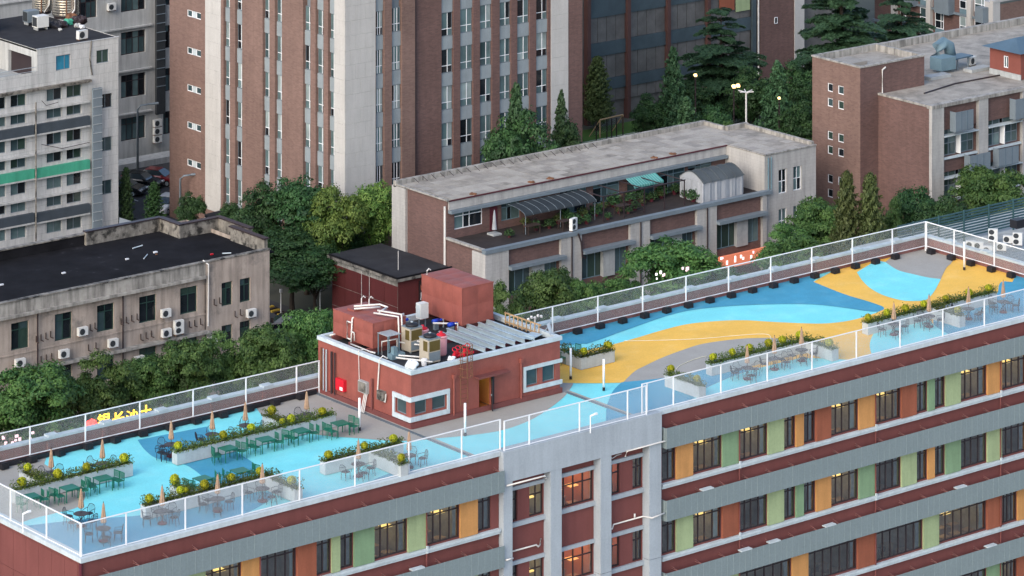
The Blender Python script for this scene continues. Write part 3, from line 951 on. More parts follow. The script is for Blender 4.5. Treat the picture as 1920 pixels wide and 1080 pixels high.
# ------------------------------------------------------------------ pump house on the roof
PX0, PX1, PY0, PY1, PZ = 139.4, 151.05, 183.75, 193.35, 23.25
ph = thing('pump_house', 'red rendered pump house on the roof deck carrying two red water tanks', 'building', (PX0, PY0, ZD))
hF = [(139.68, 140.62, 20.80, 21.62), (141.0, 142.08, 20.82, 21.66), (144.62, 145.62, 20.12, 22.02), (148.36, 149.3, 20.9, 21.88), (149.64, 150.66, 20.9, 21.89)]
hL = [(184.25, 185.3, 20.72, 21.58)]
part('wall', MB().wall('y', PY0, PX0, PX1, ZD, 23.3, hF, 0.25).mesh(M['red_tank']), ph)
part('wall', MB().wall('x', PX0, PY0, PY1, ZD, 23.3, hL, 0.25).mesh(M['red_tank']), ph)
part('wall', MB().poly([(PX1, PY0, ZD), (PX1, PY1, ZD), (PX1, PY1, 23.2), (PX1, PY0, 23.2)]).poly([(PX0, PY1, ZD), (PX1, PY1, ZD), (PX1, PY1, 23.2), (PX0, PY1, 23.2)]).mesh(M['red_tank']), ph)
part('plinth', MB().box(PX0 - 0.12, PY0 - 0.12, ZD + 0.03, PX1 + 0.1, PY0 - 0.004, ZD + 0.34).box(PX0 - 0.12, PY0 - 0.004, ZD + 0.03, PX0 - 0.004, PY1, ZD + 0.34).mesh(M['red_wall']), ph)
part('coping', MB().box(PX0 - 0.1, PY0 - 0.1, 23.3, PX1 + 0.1, PY0 + 0.22, 23.54).mesh(M['coping']), ph)
part('coping', MB().box(PX0 - 0.1, PY0 + 0.224, 23.3, PX0 + 0.22, PY1, 23.535).mesh(M['coping']), ph)
part('coping', MB().box(PX1 - 0.2, PY0 + 0.224, 23.2, PX1 + 0.1, PY1, 23.535).mesh(M['coping']), ph)
part('coping', MB().box(PX0 + 0.224, PY1 - 0.3, 23.2, PX1 - 0.204, PY1, 23.55).mesh(M['coping']), ph)
part('roof', MB().box(PX0 + 0.224, PY0 + 0.224, 23.1, PX1 - 0.204, PY1 - 0.304, 23.22).mesh(M['bitumen_grey']), ph)
for a, b, c, d in (hF[0], hF[1], hF[3], hF[4]):
    window(ph, 'y', PY0, a, b, c, d, rec=0.12, t=0.05, vs=(), fm='grey_metal', gms='glass_teal')
window(ph, 'x', PX0, *hL[0], rec=0.12, t=0.05, vs=(), fm='grey_metal', gms='glass_teal')
fr = MB()
fr.box(PX0 - 0.07, PY0 - 0.09, 21.66, 142.3, PY0 - 0.004, 21.94).box(PX0 - 0.07, PY0 - 0.09, 20.44, 142.3, PY0 - 0.004, 20.72).box(142.12, PY0 - 0.085, 20.724, 142.3, PY0 - 0.004, 21.656)
part('window_surround', fr.mesh(M['coping']), ph)
fr = MB()
fr.box(PX0 - 0.09, PY0 - 0.004, 21.62, PX0 - 0.004, 185.55, 21.9).box(PX0 - 0.09, PY0 - 0.004, 20.4, PX0 - 0.004, 185.55, 20.68).box(PX0 - 0.085, 185.35, 20.684, PX0 - 0.004, 185.55, 21.616)
part('window_surround', fr.mesh(M['coping']), ph)
fr = MB()
fr.box(148.08, PY0 - 0.09, 21.92, PX1 + 0.12, PY0 - 0.004, 22.14).box(148.08, PY0 - 0.09, 20.58, PX1 + 0.12, PY0 - 0.004, 20.84).box(148.08, PY0 - 0.085, 20.844, 148.28, PY0 - 0.004, 21.916)
part('window_surround', fr.mesh(M['coping']), ph)
# doorway with the stair light on inside
b = MB()
b.poly([(144.3, 186, 20.1), (145.9, 186, 20.1), (145.9, 186, 22.4), (144.3, 186, 22.4)]).poly([(144.3, 184, 20.1), (144.3, 186, 20.1), (144.3, 186, 22.4), (144.3, 184, 22.4)]).poly([(145.9, 184, 20.1), (145.9, 186, 20.1), (145.9, 186, 22.4), (145.9, 184, 22.4)])
b.poly([(144.3, 184, 20.06), (145.9, 184, 20.06), (145.9, 186, 20.06), (144.3, 186, 20.06)])
sr = part('stair_room', b.mesh(M['room_orange']), ph)
sub('ceiling_lamp', MB().box(144.95, 184.6, 22.2, 145.1, 184.75, 22.26).mesh(M['lamp_room_orange']), sr)
sub('exit_sign', MB().box(145.32, 185.2, 21.42, 145.56, 185.24, 21.54).mesh(M['exit_green']), sr)
dr = part('door', MB().prism([(145.3, PY0 - 0.42), (145.36, PY0 - 0.44), (145.62, PY0 - 0.02), (145.56, PY0)], 20.06, 22.0).mesh(M['dark_frame']), ph)
sub('handle', MB().box(145.30, PY0 - 0.42, 21.0, 145.27, PY0 - 0.36, 21.1).mesh(M['galv']), dr)
part('door_jamb', MB().box(145.63, PY0 - 0.05, 20.06, 145.78, PY0 - 0.004, 22.1).mesh(M['dark_frame']), ph)
part('canopy', MB().prism([(144.2, PY0 - 0.55), (146.65, PY0 - 0.55), (146.65, PY0 - 0.004), (144.2, PY0 - 0.004)], 22.22, 22.33).mesh(M['red_wall']), ph)
for x in (142.6, 147.86):
    d = part('downpipe', MB().tube([(x, PY0 - 0.1, 20.25), (x, PY0 - 0.1, 22.55)], 0.06, 7).mesh(M['red_tank']), ph)
    sub('hopper', MB().cbox(x, PY0 - 0.12, 22.5, 0.2, 0.2, 0.24).mesh(M['red_tank']), d)
for y, m_, r in ((187.55, 'red_wall', 0.07), (191.4, 'dark_frame', 0.05), (191.75, 'dark_frame', 0.07), (192.3, 'galv', 0.05), (192.6, 'galv', 0.04), (192.85, 'rust', 0.05)):
    part('standpipe', MB().tube([(PX0 - 0.14, y, 20.3), (PX0 - 0.14, y, 22.2 if y < 190 else 22.9)], r, 7).mesh(M[m_]), ph)
part('conduit', MB().tube([(PX0 + 0.3, 188.95, 23.6), (PX0 - 0.12, 188.95, 23.6), (PX0 - 0.12, 188.85, 21.4), (PX0 - 0.12, 188.5, 21.1)], 0.03, 6).mesh(M['pvc']), ph)
part('conduit', MB().tube([(PX0 + 0.4, 186.7, 23.55), (PX0 + 0.1, 186.75, 23.75), (PX0 - 0.12, 186.8, 23.55), (PX0 - 0.12, 187.0, 21.5), (PX0 - 0.14, 186.9, 21.15), (PX0 - 0.14, 186.2, 21.1), (PX0 - 0.14, 186.1, 21.6)], 0.045, 6).mesh(M['pvc']), ph)
for k in range(3):
    part('conduit', MB().tube([(PX0 - 0.12, 188.3 - k * 0.13, 21.2), (PX0 - 0.5, 188.2 - k * 0.15, 20.08)], 0.03, 6).mesh(M['pvc']), ph)
mt = part('meter_cabinet', MB().box(PX0 - 0.24, 188.0, 21.15, PX0 - 0.004, 188.85, 21.85).mesh(M['concrete']), ph)
sub('cabinet_door', MB().box(PX0 - 0.255, 188.05, 21.2, PX0 - 0.243, 188.8, 21.8).mesh(M['parapet_old']), mt)
part('junction_box', MB().box(PX0 - 0.3, 186.25, 21.15, PX0 - 0.004, 186.85, 21.7).mesh(M['parapet_old']), ph)
fb = part('fire_hose_cabinet', MB().box(PX0 - 0.24, 190.35, 20.72, PX0 - 0.004, 191.2, 21.42).mesh(M['red_paint']), ph)
sub('white_notice', MB().box(PX0 - 0.252, 190.45, 20.78, PX0 - 0.243, 190.75, 20.98).mesh(M['sign_white']), fb)
# caged ladder
ld = MB()
for x in (143.05, 143.6):
    ld.tube([(x, PY0 - 0.18, 20.75), (x, PY0 - 0.18, 24.5)], 0.022, 5)
for k in range(13):
    ld.tube([(143.05, PY0 - 0.18, 20.9 + k * 0.28), (143.6, PY0 - 0.18, 20.9 + k * 0.28)], 0.014, 5)
lad = part('ladder', ld.mesh(M['rust']), ph)
cg = MB()
for z in (22.6, 23.1, 23.6, 24.1, 24.5):
    cg.tube([(143.32 + 0.42 * math.cos(a), PY0 - 0.2 - 0.62 * math.sin(a), z) for a in [i * math.pi / 8 for i in range(9)]], 0.018, 5)
for a in (0.5, 1.05, 1.57, 2.1, 2.65):
    cg.tube([(143.32 + 0.42 * math.cos(a), PY0 - 0.2 - 0.62 * math.sin(a), z) for z in (22.6, 24.5)], 0.016, 5)
sub('cage', cg.mesh(M['rust']), lad, tuple(-c for c in (0, 0, 0)))

# ------------------------------------------------------------------ things on the pump house roof
def tank(label, x0, x1, y0, y1, z0, z1, nx, ny, nz, legs):
    t = thing('water_tank', label, 'water tank', (x0, y0, 23.22), group='red panel water tanks')
    def panel_grid(b, m_, nu, nv):
        for i in range(nu):
            for j in range(nv):
                pass
    d = 0.012
    def pressed(fn, nu, nv):
        """one pressed panel per grid cell, bulging outwards"""
        for i in range(nu):
            for j in range(nv):
                b = MB()
                R = 4
                base = []
                for p in range(R + 1):
                    for q in range(R + 1):
                        u, v = (i + p / R) / nu, (j + q / R) / nv
                        s = math.sin(math.pi * p / R) * math.sin(math.pi * q / R)
                        b.v.append(fn(u, v, 0.055 * s))
                for p in range(R):
                    for q in range(R):
                        k = p * (R + 1) + q
                        b.f.append((k, k + 1, k + R + 2, k + R + 1))
                part('tank_panel', b.mesh(M['red_tank'], smooth=True), t)
    X, Y, Z = x1 - x0, y1 - y0, z1 - z0
    pressed(lambda u, v, h: (x0 - h, y0 + u * Y, z0 + v * Z), ny, nz)
    pressed(lambda u, v, h: (x0 + u * X, y0 - h, z0 + v * Z), nx, nz)
    pressed(lambda u, v, h: (x0 + u * X, y0 + v * Y, z1 + h), nx, ny)
    part('tank_body', MB().box(x0 + 0.01, y0 + 0.01, z0, x1, y1, z1 - 0.01).mesh(M['red_tank']), t)
    part('edge_trim', MB().box(x0 - 0.02, y0 - 0.02, z1 - 0.05, x0 + 0.02, y1, z1 + 0.02).box(x0 + 0.024, y0 - 0.02, z1 - 0.05, x1 + 0.02, y0 + 0.02, z1 + 0.02).box(x0 - 0.02, y0 - 0.02, z0, x0 + 0.02, y0 + 0.02, z1 - 0.054).mesh(M['red_tank']), t)
    for y in legs:
        part('base_beam', MB().box(x0 - 0.3, y, 23.22, x1 + 0.25, y + 0.18, z0 - 0.01).mesh(M['red_wall']), t)
    return t
t1 = tank('lower red panel water tank with white pipes over its lid', 140.3, 142.85, 188.85, 193.0, 23.55, 25.1, 3, 4, 2, (189.0, 190.8, 192.6))
t2 = tank('taller red panel water tank behind the steel beams', 147.4, 149.9, 189.0, 193.2, 23.65, 26.0, 2, 4, 2, (189.2, 191.0, 192.8))
part('manhole', MB().cbox(141.2, 191.9, 25.1, 0.7, 0.7, 0.12).mesh(M['red_tank']), t1)
part('vent_pipe', MB().tube([(142.2, 192.6, 25.1), (142.2, 192.6, 25.5), (142.35, 192.6, 25.62), (142.5, 192.6, 25.5)], 0.04, 6).tube([(142.5, 192.2, 25.1), (142.5, 192.2, 25.5), (142.65, 192.2, 25.62), (142.8, 192.2, 25.5)], 0.04, 6).mesh(M['pvc']), t1)
part('vent_pipe', MB().tube([(147.6, 192.9, 26), (147.6, 192.9, 26.25), (147.75, 192.9, 26.36), (147.9, 192.9, 26.25)], 0.04, 6).mesh(M['pvc']), t2)

def pipework(label, runs, m='pvc', r=0.06, name='pipe_run', group=None):
    t = thing(name, label, 'pipework', tuple(runs[0][0]), group=group)
    for p in runs:
        part('pipe', MB().tube(p, r, 8).mesh(M[m], smooth=True), t)
    return t
pipework('insulated white pipes lying over the lid of the lower tank', [
    [(140.9, 191.6, 25.3), (142.4, 190.9, 25.3)],
    [(141.1, 191.9, 25.36), (142.6, 191.2, 25.36), (142.6, 190.4, 25.36)],
    [(141.6, 189.9, 25.34), (142.5, 190.4, 25.34)],
    [(141.3, 190.1, 25.30), (142.0, 188.5, 25.30), (142.0, 188.4, 23.75), (143.0, 186.4, 23.75)],
    [(141.6, 190.1, 25.40), (142.25, 188.5, 25.40), (142.25, 188.4, 23.9), (142.9, 187.0, 23.9)]], r=0.06)
pipework('white pipe loop fixed to the left face of the lower tank', [
    [(140.2, 190.85, 25.0), (140.1, 190.85, 23.4)],
    [(140.1, 190.85, 24.75), (140.1, 191.25, 24.75), (140.1, 191.25, 23.7), (140.1, 190.9, 23.7)],
    [(140.1, 190.85, 24.2), (140.1, 190.5, 24.2), (140.1, 190.5, 23.7)],
    [(140.05, 190.85, 23.45), (140.0, 188.6, 23.45), (140.0, 188.2, 23.5)],
    [(140.2, 190.85, 25.0), (140.35, 190.85, 25.05)]], r=0.05)
pipework('white pipe manifold in front of the lower tank', [
    [(140.5, 188.2, 23.3), (140.5, 188.2, 24.1), (141.6, 188.1, 24.1), (141.6, 188.1, 23.3)],
    [(140.5, 187.6, 23.45), (142.1, 185.4, 23.45)],
    [(140.4, 186.6, 23.5), (141.6, 184.5, 23.5)],
    [(139.9, 192.8, 23.55), (140.5, 192.8, 23.55)]], r=0.055)
fl = thing('pipe_shelter', 'small slatted metal shelter over a green pump stand', 'shelter', (140.7, 187.6, 23.22))
for k in range(7):
    part('slat', MB().box(140.45 + k * 0.15, 187.5, 24.55, 140.57 + k * 0.15, 188.6, 24.58).mesh(M['light_metal']), fl)
for x, y in ((140.5, 187.55), (141.35, 187.55), (140.5, 188.55), (141.35, 188.55)):
    part('leg', MB().cbox(x, y, 23.22, 0.05, 0.05, 1.33).mesh(M['blue_green_metal']), fl)
part('pump_stand', MB().box(140.4, 187.0, 23.24, 141.4, 187.5, 23.55).box(140.6, 187.1, 23.55, 140.9, 187.4, 23.95).mesh(M['blue_green_metal']), fl)

def heat_pump(label, x, y):
    t = thing('heat_pump', label, 'heat pump', (x, y, 23.22), group='beige heat pumps with black fans')
    part('casing', MB().cbox(x, y, 23.30, 0.92, 0.92, 1.42).mesh(M['beige']), t)
    for sx, sy in ((-1, -1), (1, -1), (1, 1), (-1, 1)):
        part('foot', MB().cbox(x + sx * 0.38, y + sy * 0.38, 23.22, 0.1, 0.1, 0.076).mesh(M['grey_metal']), t)
    part('grille', MB().box(x - 0.475, y - 0.36, 24.0, x - 0.463, y + 0.05, 24.6).box(x - 0.38, y - 0.475, 24.0, x + 0.42, y - 0.463, 24.62).mesh(M['olive_grill']), t)
    part('service_panel', MB().box(x - 0.40, y - 0.474, 23.4, x + 0.43, y - 0.463, 23.94).mesh(M['grey_metal']), t)
    part('top_plate', MB().cbox(x, y, 24.72, 0.96, 0.96, 0.05).mesh(M['grey_metal']), t)
    fan = part('fan_cowl', MB().lathe([(0.40, 0), (0.42, 0.10), (0.36, 0.16), (0.15, 0.22), (0.0, 0.23)], (x, y, 24.77), 18).mesh(M['black_plastic'], smooth=True), t)
    sub('fan_cap', MB().lathe([(0.09, 0), (0.08, 0.04), (0.0, 0.05)], (x, y, 25.0), 10).mesh(M['light_metal']), fan)
heat_pump('beige heat pump with black fan nearest the front of the pump house roof', 142.05, 185.35)
heat_pump('beige heat pump with black fan beside the lower water tank', 142.6, 187.9)
def dosing(label, x, y, h):
    t = thing('chemical_drum', label, 'drum', (x, y, 23.22), group='pink drums with red lids')
    part('drum_body', MB().lathe([(0.32, 0), (0.36, 0.1), (0.36, h), (0.33, h + 0.06)], (x, y, 23.22), 16).mesh(M['pink_plastic'], smooth=True), t)
    part('rim', MB().lathe([(0.385, 0), (0.40, 0.04), (0.385, 0.08)], (x, y, 23.22 + h - 0.05), 16).mesh(M['pink_plastic'], smooth=True), t)
    lid = part('lid', MB().lathe([(0.33, 0), (0.26, 0.10), (0.1, 0.16), (0.09, 0.25), (0.0, 0.27)], (x, y, 23.22 + h + 0.05), 16).mesh(M['red_paint'], smooth=True), t)
dosing('front pink drum with red lid beside the heat pumps', 143.5, 186.1, 1.15)
dosing('rear pink drum with red lid behind the heat pumps', 143.75, 188.3, 1.0)
va = thing('valve_cluster', 'cluster of red painted fire valves beside the caged ladder', 'valves', (143.6, 184.9, 23.22))
rr = random.Random(3)
for k in range(4):
    x, y = 143.5 + 0.38 * k, 184.75 + 0.16 * (k % 2)
    v = part('valve', MB().lathe([(0.09, 0), (0.09, 0.25), (0.14, 0.28), (0.14, 0.36), (0.07, 0.38), (0.06, 0.55)], (x, y, 23.22), 10).mesh(M['red_paint']), va)
    sub('handwheel', MB().tube([(x + 0.16 * math.cos(a), y + 0.10 * math.sin(a), 23.85 + 0.1 * math.sin(a)) for a in [i * math.pi / 5 for i in range(11)]], 0.03, 5).mesh(M['red_paint']), v)
part('header_pipe', MB().tube([(143.3, 184.8, 23.4), (145.0, 184.8, 23.4)], 0.09, 8).mesh(M['red_paint']), va)
for k, (x, y, l_) in enumerate(((145.0, 192.0, 'blue pump motor farthest back beside the control box'), (144.75, 190.9, 'blue pump motor in front of the control box'), (146.6, 190.6, 'blue pump motor left of the taller tank'), (146.9, 189.4, 'blue pump motor under the near edge of the taller tank'))):
    t = thing('pump', l_, 'pump', (x, y, 23.22), group='blue pumps')
    part('pump_motor', MB().tube([(x - 0.3, y, 23.75), (x + 0.15, y, 23.75)], 0.14, 10).mesh(M['blue_paint'], smooth=True), t)
    part('pump_head', MB().tube([(x + 0.15, y, 23.75), (x + 0.4, y, 23.75)], 0.09, 8).mesh(M['blue_paint']), t)
    part('pump_foot', MB().cbox(x - 0.05, y, 23.22, 0.3, 0.22, 0.4).mesh(M['grey_metal']), t)
    part('pump_pipe', MB().tube([(x + 0.4, y, 23.75), (x + 0.55, y, 23.75), (x + 0.55, y, 23.25)], 0.05, 6).mesh(M['galv']), t)
pipework('pale pipe bridge leading to the control box', [[(143.2, 192.2, 23.9), (145.2, 192.2, 24.1), (145.2, 192.2, 23.3)], [(146.0, 190.2, 23.8), (147.2, 189.2, 23.8), (147.2, 189.2, 23.3)]], r=0.06)
cb = thing('control_box', 'white electric control box on legs between the two tanks', 'control box', (146.0, 191.3, 23.22))
part('cabinet', MB().cbox(146.0, 191.3, 23.9, 0.62, 0.5, 0.95).mesh(M['ac_white']), cb)
part('cabinet_door', MB().box(145.67, 191.1, 23.98, 145.685, 191.5, 24.78).mesh(M['coping']), cb)
for sx in (-1, 1):
    part('leg', MB().cbox(146.0 + sx * 0.25, 191.3, 23.22, 0.06, 0.06, 0.68).mesh(M['grey_metal']), cb)
for k in range(6):
    x = 145.5 + k * 0.78
    bm = MB()
    ya, ybm = 184.25, 188.9 + 0.2 * (k % 2)
    z = 23.42
    bm.box(x - 0.08, ya, z, x + 0.08, ybm, z + 0.03).box(x - 0.015, ya, z + 0.03, x + 0.015, ybm, z + 0.25).box(x - 0.08, ya, z + 0.25, x + 0.08, ybm, z + 0.28)
    o = part('steel_beam', bm.mesh(M['galv']))
    tag(o, 'galvanised steel beam across the pump house roof, %s from the caged ladder' % ['first', 'second', 'third', 'fourth', 'fifth', 'sixth'][k], 'steel beam', 'galvanised beams on the pump house roof')
for i, y in enumerate((185.0, 187.8)):
    o = part('timber_sleeper', MB().box(145.3, y, 23.22, 149.6, y + 0.16, 23.415).mesh(M['maroon']))
    tag(o, ['dark timber sleeper under the front ends of the steel beams', 'dark timber sleeper under the far ends of the steel beams'][i], 'timber', 'sleepers under the beams')
o = part('metal_sheet', MB().prism([(149.2, 184.3), (150.5, 184.8), (150.3, 185.6), (148.9, 185.2)], 23.5, 23.53).mesh(M['galv']))
tag(o, 'loose metal sheet by the right parapet of the pump house roof', 'metal sheet')
pl = thing('wooden_rack', 'upright wooden rack of slats against the right parapet of the pump house roof', 'rack', (150.6, 185.2, 23.22))
for k in range(9):
    part('slat', MB().box(150.62, 185.3 + k * 0.42, 23.25, 150.67, 185.37 + k * 0.42, 24.0).mesh(M['wood']), pl)
part('rail', MB().box(150.68, 185.2, 23.9, 150.73, 188.85, 23.98).mesh(M['wood']), pl)
part('rail', MB().box(150.68, 185.2, 23.35, 150.73, 188.85, 23.43).mesh(M['wood']), pl)
ds = thing('dish_panel', 'tilted white panel leaning at the right front corner of the pump house roof', 'panel', (150.75, 184.4, 23.56))
part('board', MB().poly([(150.55, 184.1, 23.58), (151.05, 184.5, 23.58), (151.05, 184.75, 24.2), (150.5, 184.4, 24.2)]).poly([(150.57, 184.13, 23.58), (151.07, 184.53, 23.58), (151.07, 184.78, 24.2), (150.52, 184.43, 24.2)]).mesh(M['sign_white']), ds)
part('prop', MB().tube([(150.8, 184.6, 24.0), (150.9, 185.1, 23.56)], 0.03, 5).mesh(M['galv']), ds)
def blob(bm, c, r, seed, sq=0.6, n=8):
    q = random.Random(seed)
    for i in range(n + 1):
        th = math.pi * i / n
        for k in range(12):
            ph_ = 2 * math.pi * k / 12
            rr_ = 1 + 0.28 * math.sin(3 * ph_ + seed) * math.sin(2 * th) + q.uniform(-0.1, 0.1)
            bm.v.append((c[0] + r * rr_ * math.sin(th) * math.cos(ph_), c[1] + r * rr_ * math.sin(th) * math.sin(ph_), c[2] + r * sq * math.cos(th) * rr_))
    o = len(bm.v) - (n + 1) * 12
    for i in range(n):
        for k in range(12):
            a = o + i * 12 + k
            b = o + i * 12 + (k + 1) % 12
            bm.f.append((a, b, b + 12, a + 12))
    return bm
o = part('plastic_sheet', blob(MB(), (139.75, 184.15, 23.75), 0.42, 4).mesh(M['white_paint'], smooth=True))
tag(o, 'crumpled white plastic sheet on the front corner of the pump house coping', 'plastic sheet')
o = part('white_bucket', MB().lathe([(0.16, 0), (0.2, 0.36), (0.18, 0.4)], (141.35, 185.0, 23.22), 12).mesh(M['sign_white']))
tag(o, 'white bucket beside the front heat pump', 'bucket')
o = part('white_rag', blob(MB(), (142.9, 184.3, 23.5), 0.25, 9).mesh(M['white_paint'], smooth=True))
tag(o, 'white rag heap behind the front coping left of the caged ladder', 'rag')

# white lamp poles and small things on the deck
lp = MB().tube([(0, 0, 0.2), (0, 0, 1.95)], 0.075, 10).mesh(M['white_paint'], smooth=True)
lpb = MB().lathe([(0.09, 0), (0.085, 0.2)], (0, 0, 0), 10).mesh(M['black_plastic'])
for px, py, lb in ((674, 808, 'white pole light with black foot left of the pump house'), (872, 818, 'white pole light with black foot in front of the pump house door'), (1070, 712, 'white pole light with black foot by the green table beside the pump house'), (1132, 733, 'white pole light with black foot where yellow meets pale blue paint'), (1808, 507, 'white pole light with black foot beside the far right end fence')):
    x, y = at(px, py, ZD)
    t = thing('pole_light', lb, 'pole light', (x, y, ZD + 0.04), group='white pole lights on the deck')
    part('pole', lp, t, (x, y, ZD + 0.04))
    part('foot', lpb, t, (x, y, ZD + 0.04))
for px, py, lb in ((43, 998, 'small white camera post on the left end coping'), (1107, 812, 'small white camera post behind the fence of the centre bay')):
    x, y = at(px, py, ZD + 0.1)
    t = thing('camera_post', lb, 'camera post', (x, y, ZD + 0.1), group='small white camera posts')
    part('post', MB().tube([(x, y, ZD + 0.1), (x, y, ZD + 1.15)], 0.035, 8).mesh(M['white_paint']), t)
    part('camera_head', MB().tube([(x, y, ZD + 1.12), (x + 0.3, y - 0.1, ZD + 1.22)], 0.06, 8).cbox(x + 0.34, y - 0.1, ZD + 1.16, 0.2, 0.1, 0.12).mesh(M['white_paint']), t)
def hose(label, pix):
    pts = [(*at(px, py, ZD), ZD + 0.065) for px, py in curve(pix, 5)]
    o = part('hose', MB().tube(pts, 0.02, 5).mesh(M['hose'], smooth=True))
    tag(o, label, 'hose', 'cream hoses on the right terrace')
hose('long cream hose lying across the yellow paint', [(1170, 641), (1230, 640), (1310, 637), (1380, 631), (1425, 628), (1442, 630), (1446, 638)])
hose('short cream hose curving over the grey paint between two planters', [(1268, 694), (1275, 687), (1300, 676), (1325, 669)])
# ------------------------------------------------------------------ foliage
def leaf_mesh(C, Nn, size, tint, m, name='crown', aspect=0.6, fold=0.0):
    """many leaf-sized quads: centres C, facing Nn"""
    n = len(C)
    Nn = Nn / (np.linalg.norm(Nn, axis=1, keepdims=True) + 1e-9)
    R = RNG.normal(size=(n, 3))
    U = np.cross(Nn, R)
    U /= (np.linalg.norm(U, axis=1, keepdims=True) + 1e-9)
    V = np.cross(Nn, U)
    s = (np.asarray(size) * RNG.uniform(0.7, 1.3, n))[:, None] * 0.5
    U = U * s
    V = V * s * aspect
    verts = np.stack([C - U, C - V * 0.9 + U * 0.1, C + U, C + V * 0.9 + U * 0.1], axis=1).reshape(-1, 3)
    me = bpy.data.meshes.new(name)
    me.vertices.add(4 * n)
    me.vertices.foreach_set('co', verts.astype(np.float32).ravel())
    me.loops.add(4 * n)
    me.loops.foreach_set('vertex_index', np.arange(4 * n, dtype=np.int32))
    me.polygons.add(n)
    me.polygons.foreach_set('loop_start', np.arange(0, 4 * n, 4, dtype=np.int32))
    me.polygons.foreach_set('loop_total', np.full(n, 4, dtype=np.int32))
    a = me.attributes.new('tint', 'FLOAT', 'POINT')
    a.data.foreach_set('value', np.repeat(np.clip(tint, 0, 1), 4).astype(np.float32))
    me.materials.append(m)
    me.update()
    me.validate()
    return me

def sph(n):
    v = RNG.normal(size=(n, 3))
    return v / np.linalg.norm(v, axis=1, keepdims=True)

def broadleaf(m, H, R, clumps=95, per=75, leaf=0.30, trunk_h=None, squash=0.8, seed=0):
    """(trunk mesh, crown mesh) at the origin"""
    rr = random.Random(seed)
    th = trunk_h or H * 0.3
    cz = th + (H - th) * 0.5
    rz = (H - th) * 0.58
    C, Nn, T = [], [], []
    lobes = [(0, 0, cz, R * 0.62, rz * 0.8)]
    for k in range(8):
        a = k * 2.4 + rr.uniform(-0.3, 0.3)
        f = rr.uniform(0.42, 0.62)
        lobes.append((R * f * math.cos(a), R * f * math.sin(a), cz + rz * rr.uniform(-0.55, 0.5), R * rr.uniform(0.36, 0.5), rz * rr.uniform(0.36, 0.5)))
    lobes.append((R * 0.1, -R * 0.1, cz + rz * 0.55, R * 0.42, rz * 0.45))
    for k in range(clumps):
        lx, ly, lz, lr, lrz = lobes[rr.randrange(len(lobes))]
        d = sph(1)[0]
        if d[2] < -0.35:
            d[2] *= -0.6
        c = np.array([lx + d[0] * lr, ly + d[1] * lr, lz + d[2] * lrz]) * 1.0
        cr = rr.uniform(0.5, 1.0) * R * 0.31
        dd = sph(per)
        dd[:, 2] = np.where(dd[:, 2] < -0.2, -dd[:, 2] * 0.5, dd[:, 2])
        p = c + dd * cr * RNG.uniform(0.55, 1.05, (per, 1)) * np.array([1, 1, 0.8])
        C.append(p)
        Nn.append(dd + d * 0.25 + np.array([0, 0, 0.25]) + RNG.normal(size=(per, 3)) * 0.35)
        T.append(np.clip(rr.uniform(0.05, 0.85) + RNG.normal(size=per) * 0.18, 0, 1))
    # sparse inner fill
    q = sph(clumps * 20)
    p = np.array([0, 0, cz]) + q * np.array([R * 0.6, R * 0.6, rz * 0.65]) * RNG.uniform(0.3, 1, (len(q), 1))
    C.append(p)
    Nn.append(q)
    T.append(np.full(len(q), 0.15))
    crown = leaf_mesh(np.concatenate(C), np.concatenate(Nn), leaf, np.concatenate(T), m)
    b = MB()
    b.tube([(0, 0, 0), (0.05, 0.02, th * 0.6), (0, 0, th), (0.1, 0, cz + rz * 0.3)], [0.28, 0.22, 0.18, 0.05], 7)
    for k in range(6):
        a = k * 1.05 + rr.uniform(-0.2, 0.2)
        b.tube([(0, 0, th * rr.uniform(0.75, 1.1)), (R * 0.3 * math.cos(a), R * 0.3 * math.sin(a), cz - rz * 0.15), (R * 0.65 * math.cos(a), R * 0.65 * math.sin(a), cz + rz * 0.2)], [0.12, 0.08, 0.03], 5)
    return b.mesh(M['bark'], 'trunk'), crown

